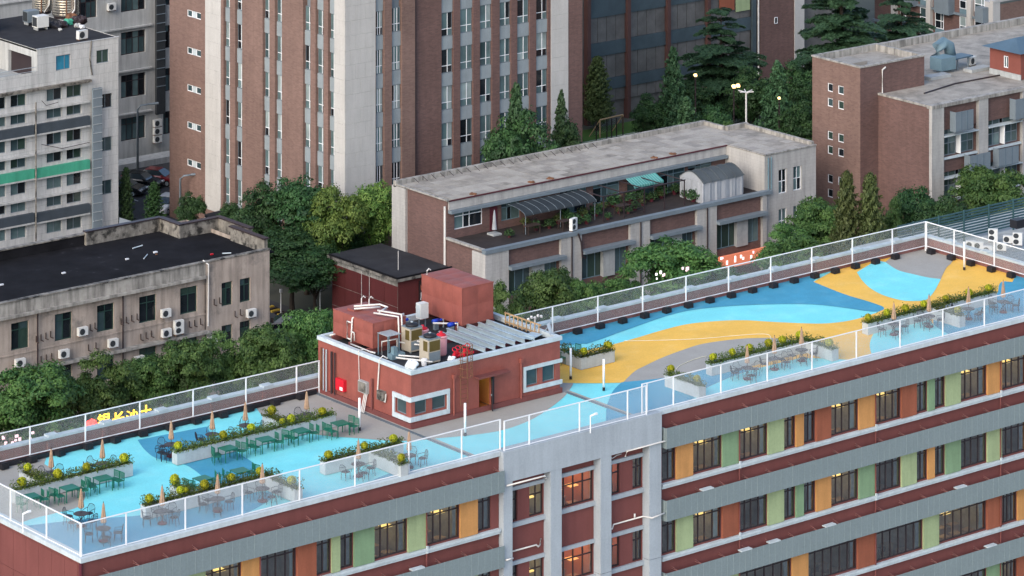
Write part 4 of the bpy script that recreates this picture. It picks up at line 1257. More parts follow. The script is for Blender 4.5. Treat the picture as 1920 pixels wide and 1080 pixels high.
def cedar(m, H, R, tiers=9, seed=0, leaf=0.40, power=2.4):
    """broad conifer of flat, spreading, drooping plates"""
    rr = random.Random(seed)
    C, Nn, T = [], [], []
    b = MB()
    b.tube([(0, 0, 0), (0, 0, H * 0.5), (0, 0, H * 0.95)], [0.5, 0.3, 0.06], 8)
    for t in range(tiers):
        f = t / (tiers - 1)
        z0 = H * (0.22 + 0.76 * f)
        rad = R * (1 - 0.72 * f ** power) * rr.uniform(0.88, 1.1)
        nb = 11 if f < 0.7 else 8
        a0 = rr.uniform(0, 6)
        for k in range(nb):
            a = a0 + k * 2 * math.pi / nb + rr.uniform(-0.3, 0.3)
            L_ = rad * rr.uniform(0.5, 1.12)
            z = z0 + rr.uniform(-0.06, 0.06) * H * (1 if f < 0.9 else 0.4)
            d = np.array([math.cos(a), math.sin(a), 0])
            s = np.array([-math.sin(a), math.cos(a), 0])
            n = int(120 + 230 * L_)
            u = RNG.uniform(0.1, 1, n) ** 0.75
            half = 0.42 * L_ * np.sin(np.clip(u * 1.25, 0, 1) * math.pi * 0.85 + 0.15)
            wv = RNG.uniform(-1, 1, n) * half
            twig = np.sin(wv * 5.0 + k) * 0.10
            drop = 0.14 * L_ * u - 0.22 * L_ * u ** 2.2 - 0.10 * np.abs(wv) + twig
            p = d * (u * L_)[:, None] + s * wv[:, None] + np.array([0, 0, 1]) * (z + drop + RNG.normal(size=n) * 0.07)[:, None]
            C.append(p)
            Nn.append(np.array([0, 0, 1]) + d * 0.35 + RNG.normal(size=(n, 3)) * 0.3)
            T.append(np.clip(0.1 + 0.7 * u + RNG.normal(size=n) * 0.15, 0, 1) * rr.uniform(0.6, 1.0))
            b.tube([(0, 0, z - 0.1), tuple(d * L_ * 0.5 + np.array([0, 0, z + 0.0 * L_])), tuple(d * L_ * 0.9 + np.array([0, 0, z - 0.1 * L_]))], [0.1, 0.06, 0.02], 4, False)
    return b.mesh(M['bark'], 'trunk'), leaf_mesh(np.concatenate(C), np.concatenate(Nn), leaf, np.concatenate(T), m, aspect=0.4)

def conic(m, H, R, n_br=120, seed=0, leaf=0.34, up=0.35, low=0.12, power=0.8):
    """pointed conifer or young ginkgo: short rising branches round one stem"""
    rr = random.Random(seed)
    C, Nn, T = [], [], []
    b = MB()
    b.tube([(0, 0, 0), (0, 0, H * 0.6), (0, 0, H * 0.98)], [0.2, 0.12, 0.02], 7)
    for k in range(n_br):
        f = (k + rr.random()) / n_br
        z = H * (low + (0.97 - low) * f)
        L_ = R * (1 - f) ** power * rr.uniform(0.65, 1.12) + 0.18
        a = k * 2.39996
        d = np.array([math.cos(a), math.sin(a), 0])
        n = int(26 + 30 * L_)
        u = RNG.uniform(0.15, 1, n)
        p = d * (u * L_)[:, None] + RNG.normal(size=(n, 3)) * (0.05 + 0.13 * L_ * (1.1 - u))[:, None] + np.array([0, 0, 1]) * (z + up * L_ * u)[:, None]
        C.append(p)
        Nn.append(d * 0.6 + np.array([0, 0, 0.7]) + RNG.normal(size=(n, 3)) * 0.5)
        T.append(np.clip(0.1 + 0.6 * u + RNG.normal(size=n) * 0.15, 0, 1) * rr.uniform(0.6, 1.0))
        if k % 3 == 0:
            b.tube([(0, 0, z), tuple(d * L_ * 0.85 + np.array([0, 0, z + up * L_ * 0.85]))], [0.035, 0.012], 4, False)
    return b.mesh(M['bark'], 'trunk'), leaf_mesh(np.concatenate(C), np.concatenate(Nn), leaf, np.concatenate(T), m, aspect=0.5)

def place_tree(kind, pair, label, x, y, s=1.0, sz=None, rz=None, z=0.0, group=None, name='tree'):
    t = thing(name, label, 'tree', (x, y, z), random.uniform(0, 6.28) if rz is None else rz, group)
    t.scale = (s, s, sz or s)
    sub('trunk', pair[0], t)
    sub('crown', pair[1], t)
    return t

# ------------------------------------------------------------------ planters
def hedge_leaves(x0, y0, x1, y1, z, h, dens=750, m='leaf_hedge', leaf=0.12):
    n = max(40, int((x1 - x0) * (y1 - y0) * dens))
    C = np.stack([RNG.uniform(x0 - 0.11, x1 + 0.11, n), RNG.uniform(y0 - 0.11, y1 + 0.11, n), z + RNG.uniform(0, 1, n) ** 0.6 * h * (0.7 + 0.5 * np.sin(RNG.uniform(0, 6, n)))], axis=1)
    wob = 0.9 + 0.35 * np.sin(C[:, 0] * 2.3) * np.cos(C[:, 1] * 2.9 + C[:, 0])
    C[:, 2] = z + (C[:, 2] - z) * wob
    k = C[:, 2] < z + 0.02
    C[k, 2] = z + 0.04
    Nn = RNG.normal(size=(n, 3)) * 0.7 + np.array([0, 0, 0.8])
    return leaf_mesh(C, Nn, leaf, RNG.beta(1.6, 2.4, n), M[m], 'shrubs')

q = sph(620)
ball_mesh = leaf_mesh(q * 0.255 * RNG.uniform(0.85, 1.1, (620, 1)), q + RNG.normal(size=(620, 3)) * 0.5, 0.10, RNG.beta(2, 2, 620), M['leaf_gold'], 'topiary_ball')
ball_core = MB()
blob(ball_core, (0, 0, 0), 0.2, 2, 1.0)
ball_core = ball_core.mesh(M['leaf_hedge'], smooth=True)
PH_ = 0.74

def planter(label, boxes, balls, seed=0):
    """boxes: list of (x0,y0,x1,y1) troughs"""
    x0, y0, x1, y1 = boxes[0]
    t = thing('planter', label, 'planter', (x0, y0, ZD + 0.045), group='long grey planters on the roof deck')
    z0 = ZD + 0.045
    for (a, b, c, d) in boxes:
        w_ = 0.07
        o = MB()
        o.box(a, b, z0, c, b + w_, z0 + PH_).box(a, d - w_, z0, c, d, z0 + PH_).box(a, b + w_ + 0.0, z0, a + w_, d - w_, z0 + PH_ - 0.002).box(c - w_, b + w_, z0, c, d - w_, z0 + PH_ - 0.002)
        tr = part('trough', o.mesh(M['planter']), t)
        sub('soil', MB().box(a + w_, b + w_, z0 + 0.3, c - w_, d - w_, z0 + PH_ - 0.06).mesh(M['soil']), tr)
        part('shrubs', hedge_leaves(a + 0.03, b + 0.03, c - 0.03, d - 0.03, z0 + PH_ - 0.06, 0.47), t)
    for px, py, s in balls:
        x, y = at(px, py, ZD + 1.13)
        best = min(boxes, key=lambda q_: max(q_[0] - x, x - q_[2], 0) + max(q_[1] - y, y - q_[3], 0))
        x = min(max(x, best[0] + 0.2), best[2] - 0.2)
        y = min(max(y, best[1] + 0.2), best[3] - 0.2)
        bo = part('topiary_ball', ball_mesh, t, (x, y, ZD + 1.13 - 0.1 * (1 - s)))
        s *= random.uniform(0.78, 1.0)
        bo.scale = (s, s, s * random.uniform(0.85, 1.1))
        sub('ball_core', ball_core, bo)
    return t

W_ = 0.55
def runx(pl, pr, z=ZD):
    a, b = at(*pl, z), at(*pr, z)
    y = (a[1] + b[1]) / 2
    return (a[0], y, b[0], y + W_)
def S(l, s=1.0):
    return [(*p, s) if len(p) == 2 else p for p in l]
p1 = runx((27, 946), (251, 894))
ax = at(33, 908, ZD)
planter('planter with shrubs in the far left corner, green tables lined up before it', [p1, (ax[0] , p1[3] + 0.004, ax[0] + W_, p1[3] + 2.3)], S([(41, 903), (52, 876), (110, 889), (164, 876), (236, 860)]))
p2 = runx((330, 873), (632, 803))
ax = at(493, 803, ZD)
planter('longest planter of the left terrace, with seven yellow balls', [p2, (ax[0], p2[3] + 0.004, ax[0] + W_, p2[3] + 2.2)], S([(345, 852), (421, 816), (471, 801), (511, 769), (547, 785), (535, 791, 0.7), (605, 771)]))
p3 = runx((271, 975), (500, 921))
p3b = at(303, 928, ZD)
e3 = at(562, 942, ZD)
planter('planter near the front left fence with legs to front and back', [p3, (p3b[0], p3[3] + 0.004, p3b[0] + W_, p3[3] + 1.7), (p3[2] + 0.004, e3[1], p3[2] + 0.004 + W_, p3[3])], S([(281, 935), (317, 894), (338, 919), (358, 922, 0.7), (386, 910), (434, 895), (487, 883), (547, 900)]))
p4 = runx((609, 892), (758, 856))
e4 = at(758, 896, ZD)
planter('planter near the front fence in front of the pump house corner', [p4, (at(693, 871, ZD)[0] - 0.1, e4[1], at(693, 871, ZD)[0] - 0.1 + W_, p4[1] - 0.004)], S([(616, 852), (687, 837), (740, 823), (751, 858)]))
p5 = runx((1089, 695), (1153, 680))
ax = at(1083, 664, ZD)
planter('small L shaped planter on the yellow paint beside the pump house', [p5, (p5[0], p5[3] + 0.004, p5[0] + W_, p5[3] + 1.9)], S([(1097, 659), (1106, 635), (1142, 647)]))
e6, f6 = at(1311, 749, ZD), at(1241, 727, ZD)
planter('planter set crosswise on the blue paint by the front fence', [(e6[0], e6[1], e6[0] + W_, f6[1])], S([(1258, 691), (1307, 710)]))
p7 = runx((1333, 706), (1512, 663))
e7 = at(1557, 680, ZD)
planter('planter with a row of yellow balls along the grey paint', [p7, (p7[2] + 0.004, e7[1], p7[2] + 0.004 + W_, p7[3])], S([(1337, 669), (1373, 660), (1405, 652), (1441, 643), (1467, 637), (1501, 628), (1554, 642)]))
p8 = runx((1628, 630), (1869, 569))
e8 = at(1799, 616, ZD)
planter('longest planter of the right terrace at its far end', [p8, (e8[0], e8[1], e8[0] + W_, p8[1] - 0.004)], S([(1632, 597), (1667, 588), (1701, 579), (1734, 570), (1778, 561), (1818, 549), (1855, 540), (1790, 582)]))

# ------------------------------------------------------------------ terrace furniture (one of each, then copies)
ZF = ZD + 0.045
def arc(cx, cz, r, a0, a1, n, y):
    return [(cx + r * math.cos(a0 + (a1 - a0) * i / n), y, cz + r * math.sin(a0 + (a1 - a0) * i / n)) for i in range(n + 1)]
ir, gr = M['black_iron'], M['green_metal']
# wire armchair, facing +y
leg_a = MB().tube([(0, 0, 0.45), (0.03, -0.04, 0)], 0.017, 5).mesh(ir, 'leg')
seat_a = MB()
seat_a.lathe([(0.235, 0), (0.25, 0.02), (0.235, 0.035)], (0, 0, 0.435), 14)
seat_a = seat_a.mesh(ir, 'seat')
back_a = MB().tube([(-0.24, -0.2, 0.45), (-0.25, -0.25, 0.72), (-0.17, -0.27, 0.88), (0, -0.28, 0.92), (0.17, -0.27, 0.88), (0.25, -0.25, 0.72), (0.24, -0.2, 0.45)], 0.017, 5)
for k in (-0.14, -0.07, 0, 0.07, 0.14):
    back_a.tube([(k, -0.2, 0.46), (k, -0.27, 0.89)], 0.008, 4)
back_a = back_a.mesh(ir, 'backrest')
arm_a = MB().tube([(0, -0.25, 0.68), (0.04, -0.05, 0.66), (0.02, 0.2, 0.64), (0, 0.22, 0.45)], 0.016, 5).mesh(ir, 'armrest')
def make_wire_chair():
    t = thing('wire_chair', 'tmp', 'chair')
    sub('seat', seat_a, t)
    sub('backrest', back_a, t)
    for sx, sy in ((-1, -1), (1, -1), (1, 1), (-1, 1)):
        o = sub('leg', leg_a, t, (sx * 0.19, sy * 0.17, 0))
        o.rotation_euler = (0, 0, 0 if sy < 0 else math.pi)
    for sx in (-1, 1):
        sub('armrest', arm_a, t, (sx * 0.25, 0, 0))
    return t
# green side chair, facing +y
leg_g = MB().cbox(0, 0, 0, 0.026, 0.026, 0.45).mesh(gr, 'leg')
seat_g = MB().cbox(0, 0, 0.44, 0.46, 0.46, 0.03).mesh(gr, 'seat')
bk = MB()
for k in range(6):
    x = -0.2 + 0.08 * k
    bk.prism([(x - 0.016, -0.23), (x + 0.016, -0.23), (x + 0.016, -0.21), (x - 0.016, -0.21)], 0.52, 0.86)
bk.box(-0.235, -0.235, 0.47, -0.21, -0.205, 0.9).box(0.21, -0.235, 0.47, 0.235, -0.205, 0.9).box(-0.235, -0.236, 0.86, 0.235, -0.204, 0.9)
back_g = bk.mesh(gr, 'backrest')
def make_green_chair():
    t = thing('green_chair', 'tmp', 'chair')
    sub('seat', seat_g, t)
    sub('backrest', back_g, t)
    for sx, sy in ((-1, -1), (1, -1), (1, 1), (-1, 1)):
        sub('leg', leg_g, t, (sx * 0.2, sy * 0.2, 0))
    return t
top_r = MB().lathe([(0.40, 0), (0.425, 0.02), (0.40, 0.04)], (0, 0, 0.70), 22).mesh(M['brown_pole'], 'tabletop')
leg_r = MB().tube([(0.05, 0, 0.42), (0.25, 0, 0.69)], 0.016, 5).tube([(0.05, 0, 0.42), (0.32, 0, 0.0)], 0.016, 5).mesh(ir, 'leg')
def make_round_table():
    t = thing('round_table', 'tmp', 'table')
    sub('tabletop', top_r, t)
    for k in range(4):
        sub('leg', leg_r, t, rz=k * math.pi / 2 + 0.4)
    return t
top_g = MB().cbox(0, 0, 0.71, 0.92, 0.8, 0.035).box(-0.44, -0.38, 0.65, 0.44, -0.36, 0.71).box(-0.44, 0.36, 0.65, 0.44, 0.38, 0.71).mesh(gr, 'tabletop')
leg_t = MB().cbox(0, 0, 0, 0.045, 0.045, 0.71).mesh(gr, 'leg')
def make_green_table():
    t = thing('green_table', 'tmp', 'table')
    sub('tabletop', top_g, t)
    for sx, sy in ((-1, -1), (1, -1), (1, 1), (-1, 1)):
        sub('leg', leg_t, t, (sx * 0.42, sy * 0.36, 0))
    return t
cn = MB()
PRO = [(0.03, 2.12), (0.05, 2.05), (0.075, 1.9), (0.11, 1.6), (0.15, 1.3), (0.175, 1.08), (0.12, 1.02)]
for i, (r, z) in enumerate(PRO):
    for k in range(16):
        th = 2 * math.pi * k / 16
        f = 1.0 if k % 2 == 0 else 0.72
        cn.v.append((r * f * math.cos(th), r * f * math.sin(th), z))
for i in range(len(PRO) - 1):
    for k in range(16):
        a, b = i * 16 + k, i * 16 + (k + 1) % 16
        cn.f.append((a, b, b + 16, a + 16))
canopy_m = cn.mesh(M['umbrella_cloth'], 'folded_canopy')
upole_m = MB().tube([(0, 0, 0.06), (0, 0, 2.2)], 0.02, 6).mesh(M['brown_pole'], 'pole')
ubase_m = MB().lathe([(0.26, 0), (0.27, 0.05), (0.2, 0.09), (0.05, 0.10), (0.04, 0.25)], (0, 0, 0), 14).mesh(M['maroon'], 'base')
def make_umbrella():
    t = thing('closed_umbrella', 'tmp', 'umbrella')
    sub('folded_canopy', canopy_m, t)
    sub('pole', upole_m, t)
    sub('base', ubase_m, t)
    return t
PROTO = {}
def place(kind, maker, label, x, y, rz, group, z=None):
    if kind not in PROTO:
        o = maker()
        PROTO[kind] = o
        LABELS.pop('tmp', None)
    else:
        o = copy_tree(PROTO[kind])
    o.location = (x, y, ZF if z is None else z)
    o.rotation_euler = (0, 0, rz)
    o['label'] = label
    o['group'] = group
    LABELS.setdefault(label, []).append(o.name)
    return o

rt = [  # base of table in the photograph, description, chair bearings (deg)
    (152, 987, 'front left corner, inner one', (115, 30, 200, 285)),
    (194, 1015, 'front left corner, outer one', (70, 150, 330, 250)),
    (304, 982, 'front left planter, left end', (165, 80, 20, 300)),
    (408, 959, 'front left planter, middle', (150, 95, 350, 235)),
    (492, 940, 'front left planter, right end', (130, 60, 340, 275)),
    (672, 893, 'planter before pump house, left', (180, 330, 255)),
    (767, 877, 'planter before pump house, right', (110, 40, 345)),
    (96, 910, 'far left planter, back left', (200, 100, 30)),
    (192, 892, 'far left planter, back right', (160, 100, 20, 215)),
    (321, 856, 'longest left planter, left end', (215, 190, 95)),
    (398, 837, 'longest left planter, back middle', (205, 150, 60)),
    (460, 820, 'longest left planter, side arm', (190, 60, 340)),
    (575, 799, 'grey paint by pump house', (200, 90, 170)),
    (1401, 711, 'grey paint planter, leftmost', (150, 95, 10, 250)),
    (1452, 693, 'grey paint planter, middle', (165, 60, 330, 15)),
    (1503, 677, 'grey paint planter, rightmost', (170, 330, 235)),
    (1676, 628, 'far right planter, left end', (160, 35, 350, 240)),
    (1742, 613, 'far right planter, middle', (150, 80, 330, 215)),
    (1816, 599, 'far right planter, cross arm', (110, 330, 290)),
    (1881, 586, 'far right blue paint', (165, 95, 15, 330)),
]
SIDE = ['right', 'far right', 'far', 'far left', 'left', 'near left', 'near', 'near right']
for px, py, ds_, angs in rt:
    x, y = at(px, py, ZF)
    place('rt', make_round_table, 'dark round table at the ' + ds_, x, y, random.uniform(0, 1.5), 'round tables on the roof terrace')
    place('um', make_umbrella, 'closed tan umbrella through the round table at the ' + ds_, x, y, random.uniform(0, 1), 'closed tan umbrellas')
    used = {}
    for a in angs:
        th = math.radians(a) 
        rad_ = random.uniform(0.66, 0.92)
        cx, cy = x + rad_ * math.cos(th), y + rad_ * math.sin(th)
        rel = (a + 38.7) % 360
        sd_ = SIDE[int((rel + 22.5) // 45) % 8]
        while sd_ in used:
            sd_ = 'other ' + sd_
        used[sd_] = 1
        place('wc', make_wire_chair, 'black wire armchair %s of round table at the %s' % (sd_, ds_), cx, cy, th + math.pi / 2 + random.uniform(-0.25, 0.25), 'black wire armchairs')
for px, py, ds_ in ((57, 930, 'far left planter, leftmost'), (130, 914, 'far left planter, middle'), (193, 896, 'far left planter, rightmost'),
                    (427, 840, 'longest left planter, first one'), (497, 823, 'longest left planter, second one'), (563, 807, 'longest left planter, third one'), (638, 793, 'longest left planter, last one'),
                    (380, 897, 'front left planter, left one'), (450, 882, 'front left planter, right one'),
                    (1067, 657, 'small planter beside the pump house')):
    x, y = at(px, py, ZF + 0.72)
    place('gt', make_green_table, 'green metal table at the ' + ds_, x, y, random.uniform(-0.07, 0.07), 'green metal tables')
    for dx, dy, s_ in ((-0.78, 0.22, 'left, far'), (-0.78, -0.24, 'left, near'), (0.78, 0.22, 'right, far'), (0.78, -0.24, 'right, near')):
        if px == 1067 and s_ not in ('left, near', 'right, far'):
            continue
        if px == 57 and dx < 0 and dy > 0:
            continue
        place('gc', make_green_chair, 'green metal chair %s of green table at the %s' % (s_.replace(', ', ' '), ds_), x + dx + random.uniform(-0.14, 0.14), y + dy + random.uniform(-0.08, 0.08), (-math.pi / 2 if dx < 0 else math.pi / 2) + random.uniform(-0.45, 0.45), 'green metal chairs')
# ------------------------------------------------------------------ survey on vertical planes
def on_y(px, py, y):
    xc = (px - CXP) / FPX
    dx, dy = xc * math.cos(YAW) + math.sin(YAW), -xc * math.sin(YAW) + math.cos(YAW)
    t = y / dy
    return dx * t, ZCAM - (py - YHOR) / FPX * t
def on_x(px, py, x):
    xc = (px - CXP) / FPX
    dx, dy = xc * math.cos(YAW) + math.sin(YAW), -xc * math.sin(YAW) + math.cos(YAW)
    t = x / dx
    return dy * t, ZCAM - (py - YHOR) / FPX * t

def shell(parent, x0, x1, y0, y1, z0, z1, m, hF=(), hL=(), rv=0.2, roofm='roof_slab', back=True):
    part('wall', MB().wall('y', y0, x0, x1, z0, z1, hF, rv).mesh(M[m]), parent)
    part('wall', MB().wall('x', x0, y0, y1, z0, z1, hL, rv).mesh(M[m]), parent)
    if back:
        part('wall', MB().poly([(x1, y0, z0), (x1, y1, z0), (x1, y1, z1), (x1, y0, z1)]).mesh(M[m]), parent)
        part('wall', MB().poly([(x0, y1, z0), (x1, y1, z0), (x1, y1, z1), (x0, y1, z1)]).mesh(M[m]), parent)
    if roofm:
        part('roof', MB().poly([(x0 + 0.01, y0 + 0.01, z1 - 0.25), (x1 - 0.01, y0 + 0.01, z1 - 0.25), (x1 - 0.01, y1 - 0.01, z1 - 0.25), (x0 + 0.01, y1 - 0.01, z1 - 0.25)]).mesh(M[roofm]), parent)
def rim(parent, x0, x1, y0, y1, z, m, w_=0.3, h=0.22, o=0.08, low=0.3):
    part('coping', MB().box(x0 - o, y0 - o, z, x1 + o, y0 + w_, z + h).mesh(M[m]), parent)
    part('coping', MB().box(x0 - o, y1 - w_, z, x1 + o, y1 + o, z + h).mesh(M[m]), parent)
    part('coping', MB().box(x0 - o, y0 + w_ + 0.003, z, x0 + w_, y1 - w_ - 0.003, z + h - 0.003).mesh(M[m]), parent)
    part('coping', MB().box(x1 - w_, y0 + w_ + 0.003, z, x1 + o, y1 - w_ - 0.003, z + h - 0.003).mesh(M[m]), parent)

# ---- air conditioner outdoor units
ac_m = MB().cbox(0, 0, 0, 0.82, 0.34, 0.62).mesh(M['ac_white'], 'casing')
ac_g = MB().lathe([(0.24, 0), (0.24, 0.012)], (0, 0, 0), 14)
ac_g.v = [(x - 0.12, -0.174 - z, 0.31 + y) for x, y, z in ac_g.v]
ac_g = ac_g.mesh(M['ac_dark'], 'fan_grille')
ac_b = MB().box(-0.36, -0.15, -0.07, -0.31, 0.2, -0.005).box(0.31, -0.15, -0.07, 0.36, 0.2, -0.005).mesh(M['rust'], 'bracket')
AC0 = []
def aircon(label, x, y, z, rz=0.0, s=1.0, double=False):
    t = thing('air_conditioner', label, 'air conditioner', (x, y, z), rz, 'outdoor air conditioner units')
    t.scale = (s, s, s * (1.7 if double else 1))
    sub('casing', ac_m, t)
    if double:
        for k in (0, 1):
            g = sub('fan_grille', ac_g, t, (0, 0, 0.01 + k * 0.3))
            g.scale = (1, 1, 0.52)
    else:
        sub('fan_grille', ac_g, t)
    sub('bracket', ac_b, t)
    return t

# ================================================================== tall brick tower
TX = 198.66
TY = on_x(647, 200, TX)[0]
TYB = on_x(318, 200, TX)[0]
TH = 31.0
tower = thing('brick_tower', 'tall brick tower with pale stone pilasters and narrow window strips', 'building', (TX, TY, 0))
hL, hF = [], []
def strip_rows(pxs, tops, hpx, fn, plane):
    out = []
    a = fn(pxs[0], 100, plane)[0]
    b = fn(pxs[1], 100, plane)[0]
    mid = (pxs[0] + pxs[1]) / 2
    for tp in tops:
        out.append((min(a, b), max(a, b), fn(mid, tp + hpx, plane)[1], fn(mid, tp, plane)[1]))
    return out
left_strips = [((419, 431), -31, 46), ((441, 454), -26.5, 46), ((492.4, 505.4), -10, 46), ((515.3, 528.6), -4, 46), ((568, 582), 13, 45), ((591.6, 606.3), 20, 46), ((615, 627), 27, 46)]
P_L = []
per = 73.2
for pxs, t0, hp in left_strips:
    P_L.append(strip_rows(pxs, [t0 + per * k for k in range(-1, 7)], hp, on_x, TX))
rightA = [((705, 721), 22), ((735, 754), 15)]
P_R = [strip_rows(p, [t + 72.5 * k for k in range(-1, 7)], 45, on_y, TY) for p, t in rightA]
TY2 = TY + 0.35
rightB = [((828, 850.5), 24), ((863, 887.5), 17), ((900, 923), 10), ((937, 958.5), 4.5), ((970, 993.5), 0), ((1005.5, 1028), -7)]
P_B = [strip_rows(p, [t + 69 * k for k in range(-1, 7)], 44, on_y, TY2) for p, t in rightB]
def strip_hole(rows):
    return (rows[0][0], rows[0][1], 2.5, TH - 2)
sm = [strip_rows((350.8, 376.7), [21 + per * 0.957 * k for k in range(-1, 6)], 13, on_x, TX)]
smh = [r for rows in sm for r in rows]
hL = [strip_hole(r) for r in P_L] + smh
hF = [strip_hole(r) for r in P_R]
XJ = on_y(780, 200, TY)[0]
XE = on_y(1092, 200, TY2)[0]
part('wall', MB().wall('x', TX, TY, TYB, 0, TH, hL, 0.55).mesh(M['brick_far']), tower)
part('wall', MB().wall('y', TY, TX, XJ, 0, TH, hF, 0.55).mesh(M['brick_far']), tower)
part('wall', MB().wall('y', TY2, XJ, XE, 0, TH, [strip_hole(r) for r in P_B], 0.45).mesh(M['brick_dark']), tower)
part('wall', MB().poly([(XE, TY2, 0), (XE, TYB, 0), (XE, TYB, TH), (XE, TY2, TH)]).poly([(TX, TYB, 0), (XE, TYB, 0), (XE, TYB, TH), (TX, TYB, TH)]).poly([(TX, TY + 0.4, TH), (XE, TY + 0.4, TH), (XE, TYB, TH), (TX, TYB, TH)]).mesh(M['brick_dark']), tower)
part('expansion_joint', MB().box(XJ - 0.1, TY - 0.006, 0, XJ + 0.02, TY + 0.36, TH).mesh(M['dark_frame']), tower)
def strip(rows, o, plane, dp, gl, hs=(0.32,), vs=(0.55,), sill=True):
    for k, (a, b, z0, z1) in enumerate(rows):
        if z1 < 3 or z0 > 24.5:
            continue
        g = random.choice(gl)
        window(tower, o, plane, a + 0.04, b - 0.04, z0, z1, rec=dp, t=0.035, vs=vs, hs=hs, gms=random.choices(gl, k=3), fm='grey_metal', mull='white_paint')
        if k + 1 < len(rows):
            zz0 = rows[k + 1][3] + 0.02
            d0, d1 = plane + dp - 0.08, plane + dp + 0.2
            if o == 'x':
                bx = MB().box(d0, a + 0.02, zz0, d1, b - 0.02, z0 - 0.02)
            else:
                bx = MB().box(a + 0.02, d0, zz0, b - 0.02, d1, z0 - 0.02)
            part('spandrel', bx.mesh(M['spandrel']), tower)
    a, b = rows[0][0], rows[0][1]
    if o == 'x':
        bx = MB().box(plane + dp + 0.21, a, 2.5, plane + dp + 0.3, b, TH - 2)
    else:
        bx = MB().box(a, plane + dp + 0.21, 2.5, b, plane + dp + 0.3, TH - 2)
    part('strip_backing', bx.mesh(M['grey_metal']), tower)
GT = ['glass_teal', 'glass_dark', 'glass_curtain', 'glass_curtain', 'glass_curtain', 'glass_pale']
for r in P_L:
    strip(r, 'x', TX, 0.28, GT)
for r in P_R:
    strip(r, 'y', TY, 0.28, GT, vs=(0.38, 0.68))
for r in P_B:
    strip(r, 'y', TY2, 0.22, GT, vs=(0.6,), hs=(0.3,))
for a, b, z0, z1 in smh:
    if z0 > 24:
        continue
    w3 = (b - a) * 0.36
    window(tower, 'x', TX, a, a + w3, z0, z1, rec=0.05, t=0.07, vs=(), gms='glass_teal')
    window(tower, 'x', TX, b - w3, b, z0, z1, rec=0.05, t=0.07, vs=(), gms='glass_teal')
    part('infill_panel', MB().box(TX + 0.08, a + w3 + 0.01, z0, TX + 0.2, b - w3 - 0.01, z1).mesh(M['coping']), tower)
    part('backing', MB().box(TX + 0.3, a, z0 - 0.01, TX + 0.35, b, z1 + 0.01).mesh(M['dark_frame']), tower)
# stone pilasters laid in slabs
def slabs(o, plane, a, b, proud, cols, z0, z1, hh, seed):
    rr = random.Random(seed)
    k, z = 0, z0
    while z < z1:
        zz = min(z + hh, z1)
        sh = 0.5 if k % 2 else 0.0
        edges = [a] + [a + (b - a) * (i + sh) / cols for i in range(1 if not sh else 0, cols)] + [b]
        for u0, u1 in zip(edges[:-1], edges[1:]):
            if u1 - u0 < 0.05:
                continue
            pr = proud + rr.uniform(0, 0.006)
            g = 0.006
            if o == 'x':
                bx = MB().box(plane - pr, u0 + g, z + g, plane - 0.002, u1 - g, zz - g)
            else:
                bx = MB().box(u0 + g, plane - pr, z + g, u1 - g, plane - 0.002, zz - g)
            part('stone_slab', bx.mesh(M['stone']), tower)
        z = zz
        k += 1
slabs('x', TX, on_x(414.5, 200, TX)[0], on_x(385.5, 200, TX)[0], 0.05, 2, 2, 29.9, 1.3, 1)
slabs('x', TX, TY - 0.05, on_x(627.5, 200, TX)[0], 0.05, 1, 2, 29.9, 1.3, 2)
slabs('y', TY, TX, on_y(703.5, 200, TY)[0], 0.05, 3, 2, 29.9, 1.3, 3)
slabs('y', TY2, on_y(1032.5, 200, TY2)[0], on_y(1065, 200, TY2)[0], 0.05, 2, 2, 29.9, 1.3, 4)

# ================================================================== dark sports hall behind
HY = 303.0
hx0, hx1 = on_y(1092, 100, HY)[0], on_y(1418, 100, HY)[0]
hall = thing('sports_hall', 'dark glazed hall with blue grey bands and slim brick columns behind the cedar', 'building', (hx0, HY, 0))
part('wall', MB().box(hx0 - 18, HY + 0.3, 0, hx1 + 14, HY + 20, 24).mesh(M['hall_grey']), hall)
cxs = [on_y(p, 100, HY)[0] for p in (1101, 1176, 1251, 1326)]
for x in cxs:
    part('column', MB().box(x - 0.22, HY - 0.35, 0, x + 0.22, HY + 0.29, 24).mesh(M['hall_brick']), hall)
zb = [on_y(1140, y, HY)[1] for y in (-40, 30, 78, 103, 147, 168, 200)]
for k in range(len(cxs)):
    a = cxs[k] + 0.24
    b = (cxs[k + 1] - 0.24) if k + 1 < len(cxs) else on_y(1408, 100, HY)[0]
    for z1, z0 in ((zb[0], zb[1]), (zb[2], zb[3]), (zb[4], zb[5])):
        part('band', MB().box(a, HY - 0.02, z0, b, HY + 0.28, z1).mesh(M['hall_blue']), hall)
    for z1, z0 in ((zb[1], zb[2]), (zb[3], zb[4]), (zb[5], 2.0)):
        n = 4
        for i in range(n):
            u0, u1 = a + (b - a) * i / n, a + (b - a) * (i + 1) / n
            part('glazing_panel', MB().box(u0 + 0.03, HY + 0.1, z0 + 0.03, u1 - 0.03, HY + 0.28, z1 - 0.03).mesh(M['hall_grey']), hall)
def hpan(p0, p1, y0, y1, m, d=0.1):
    xa, z1 = on_y(p0, y0, HY)
    xb = on_y(p1, y0, HY)[0]
    z0 = on_y((p0 + p1) / 2, y1, HY)[1]
    part('coloured_panel', MB().box(xa, HY - d, z0, xb, HY - 0.03, z1 + 2).mesh(M[m]), hall)
hpan(1348, 1376, 0, 20, 'rust_panel')
hpan(1379, 1405, 0, 20, 'lime_panel')
hpan(1408, 1415, 0, 190, 'hall_blue', 0.3)
part('downpipe', MB().tube([(hx1 - 0.1, HY - 0.45, 2), (hx1 - 0.1, HY - 0.45, 24)], 0.09, 7).mesh(M['pvc']), hall)
bk2 = thing('brick_block', 'plain brown brick wall block right of the dark hall with a small white window', 'building', (hx1, HY - 0.5, 0))
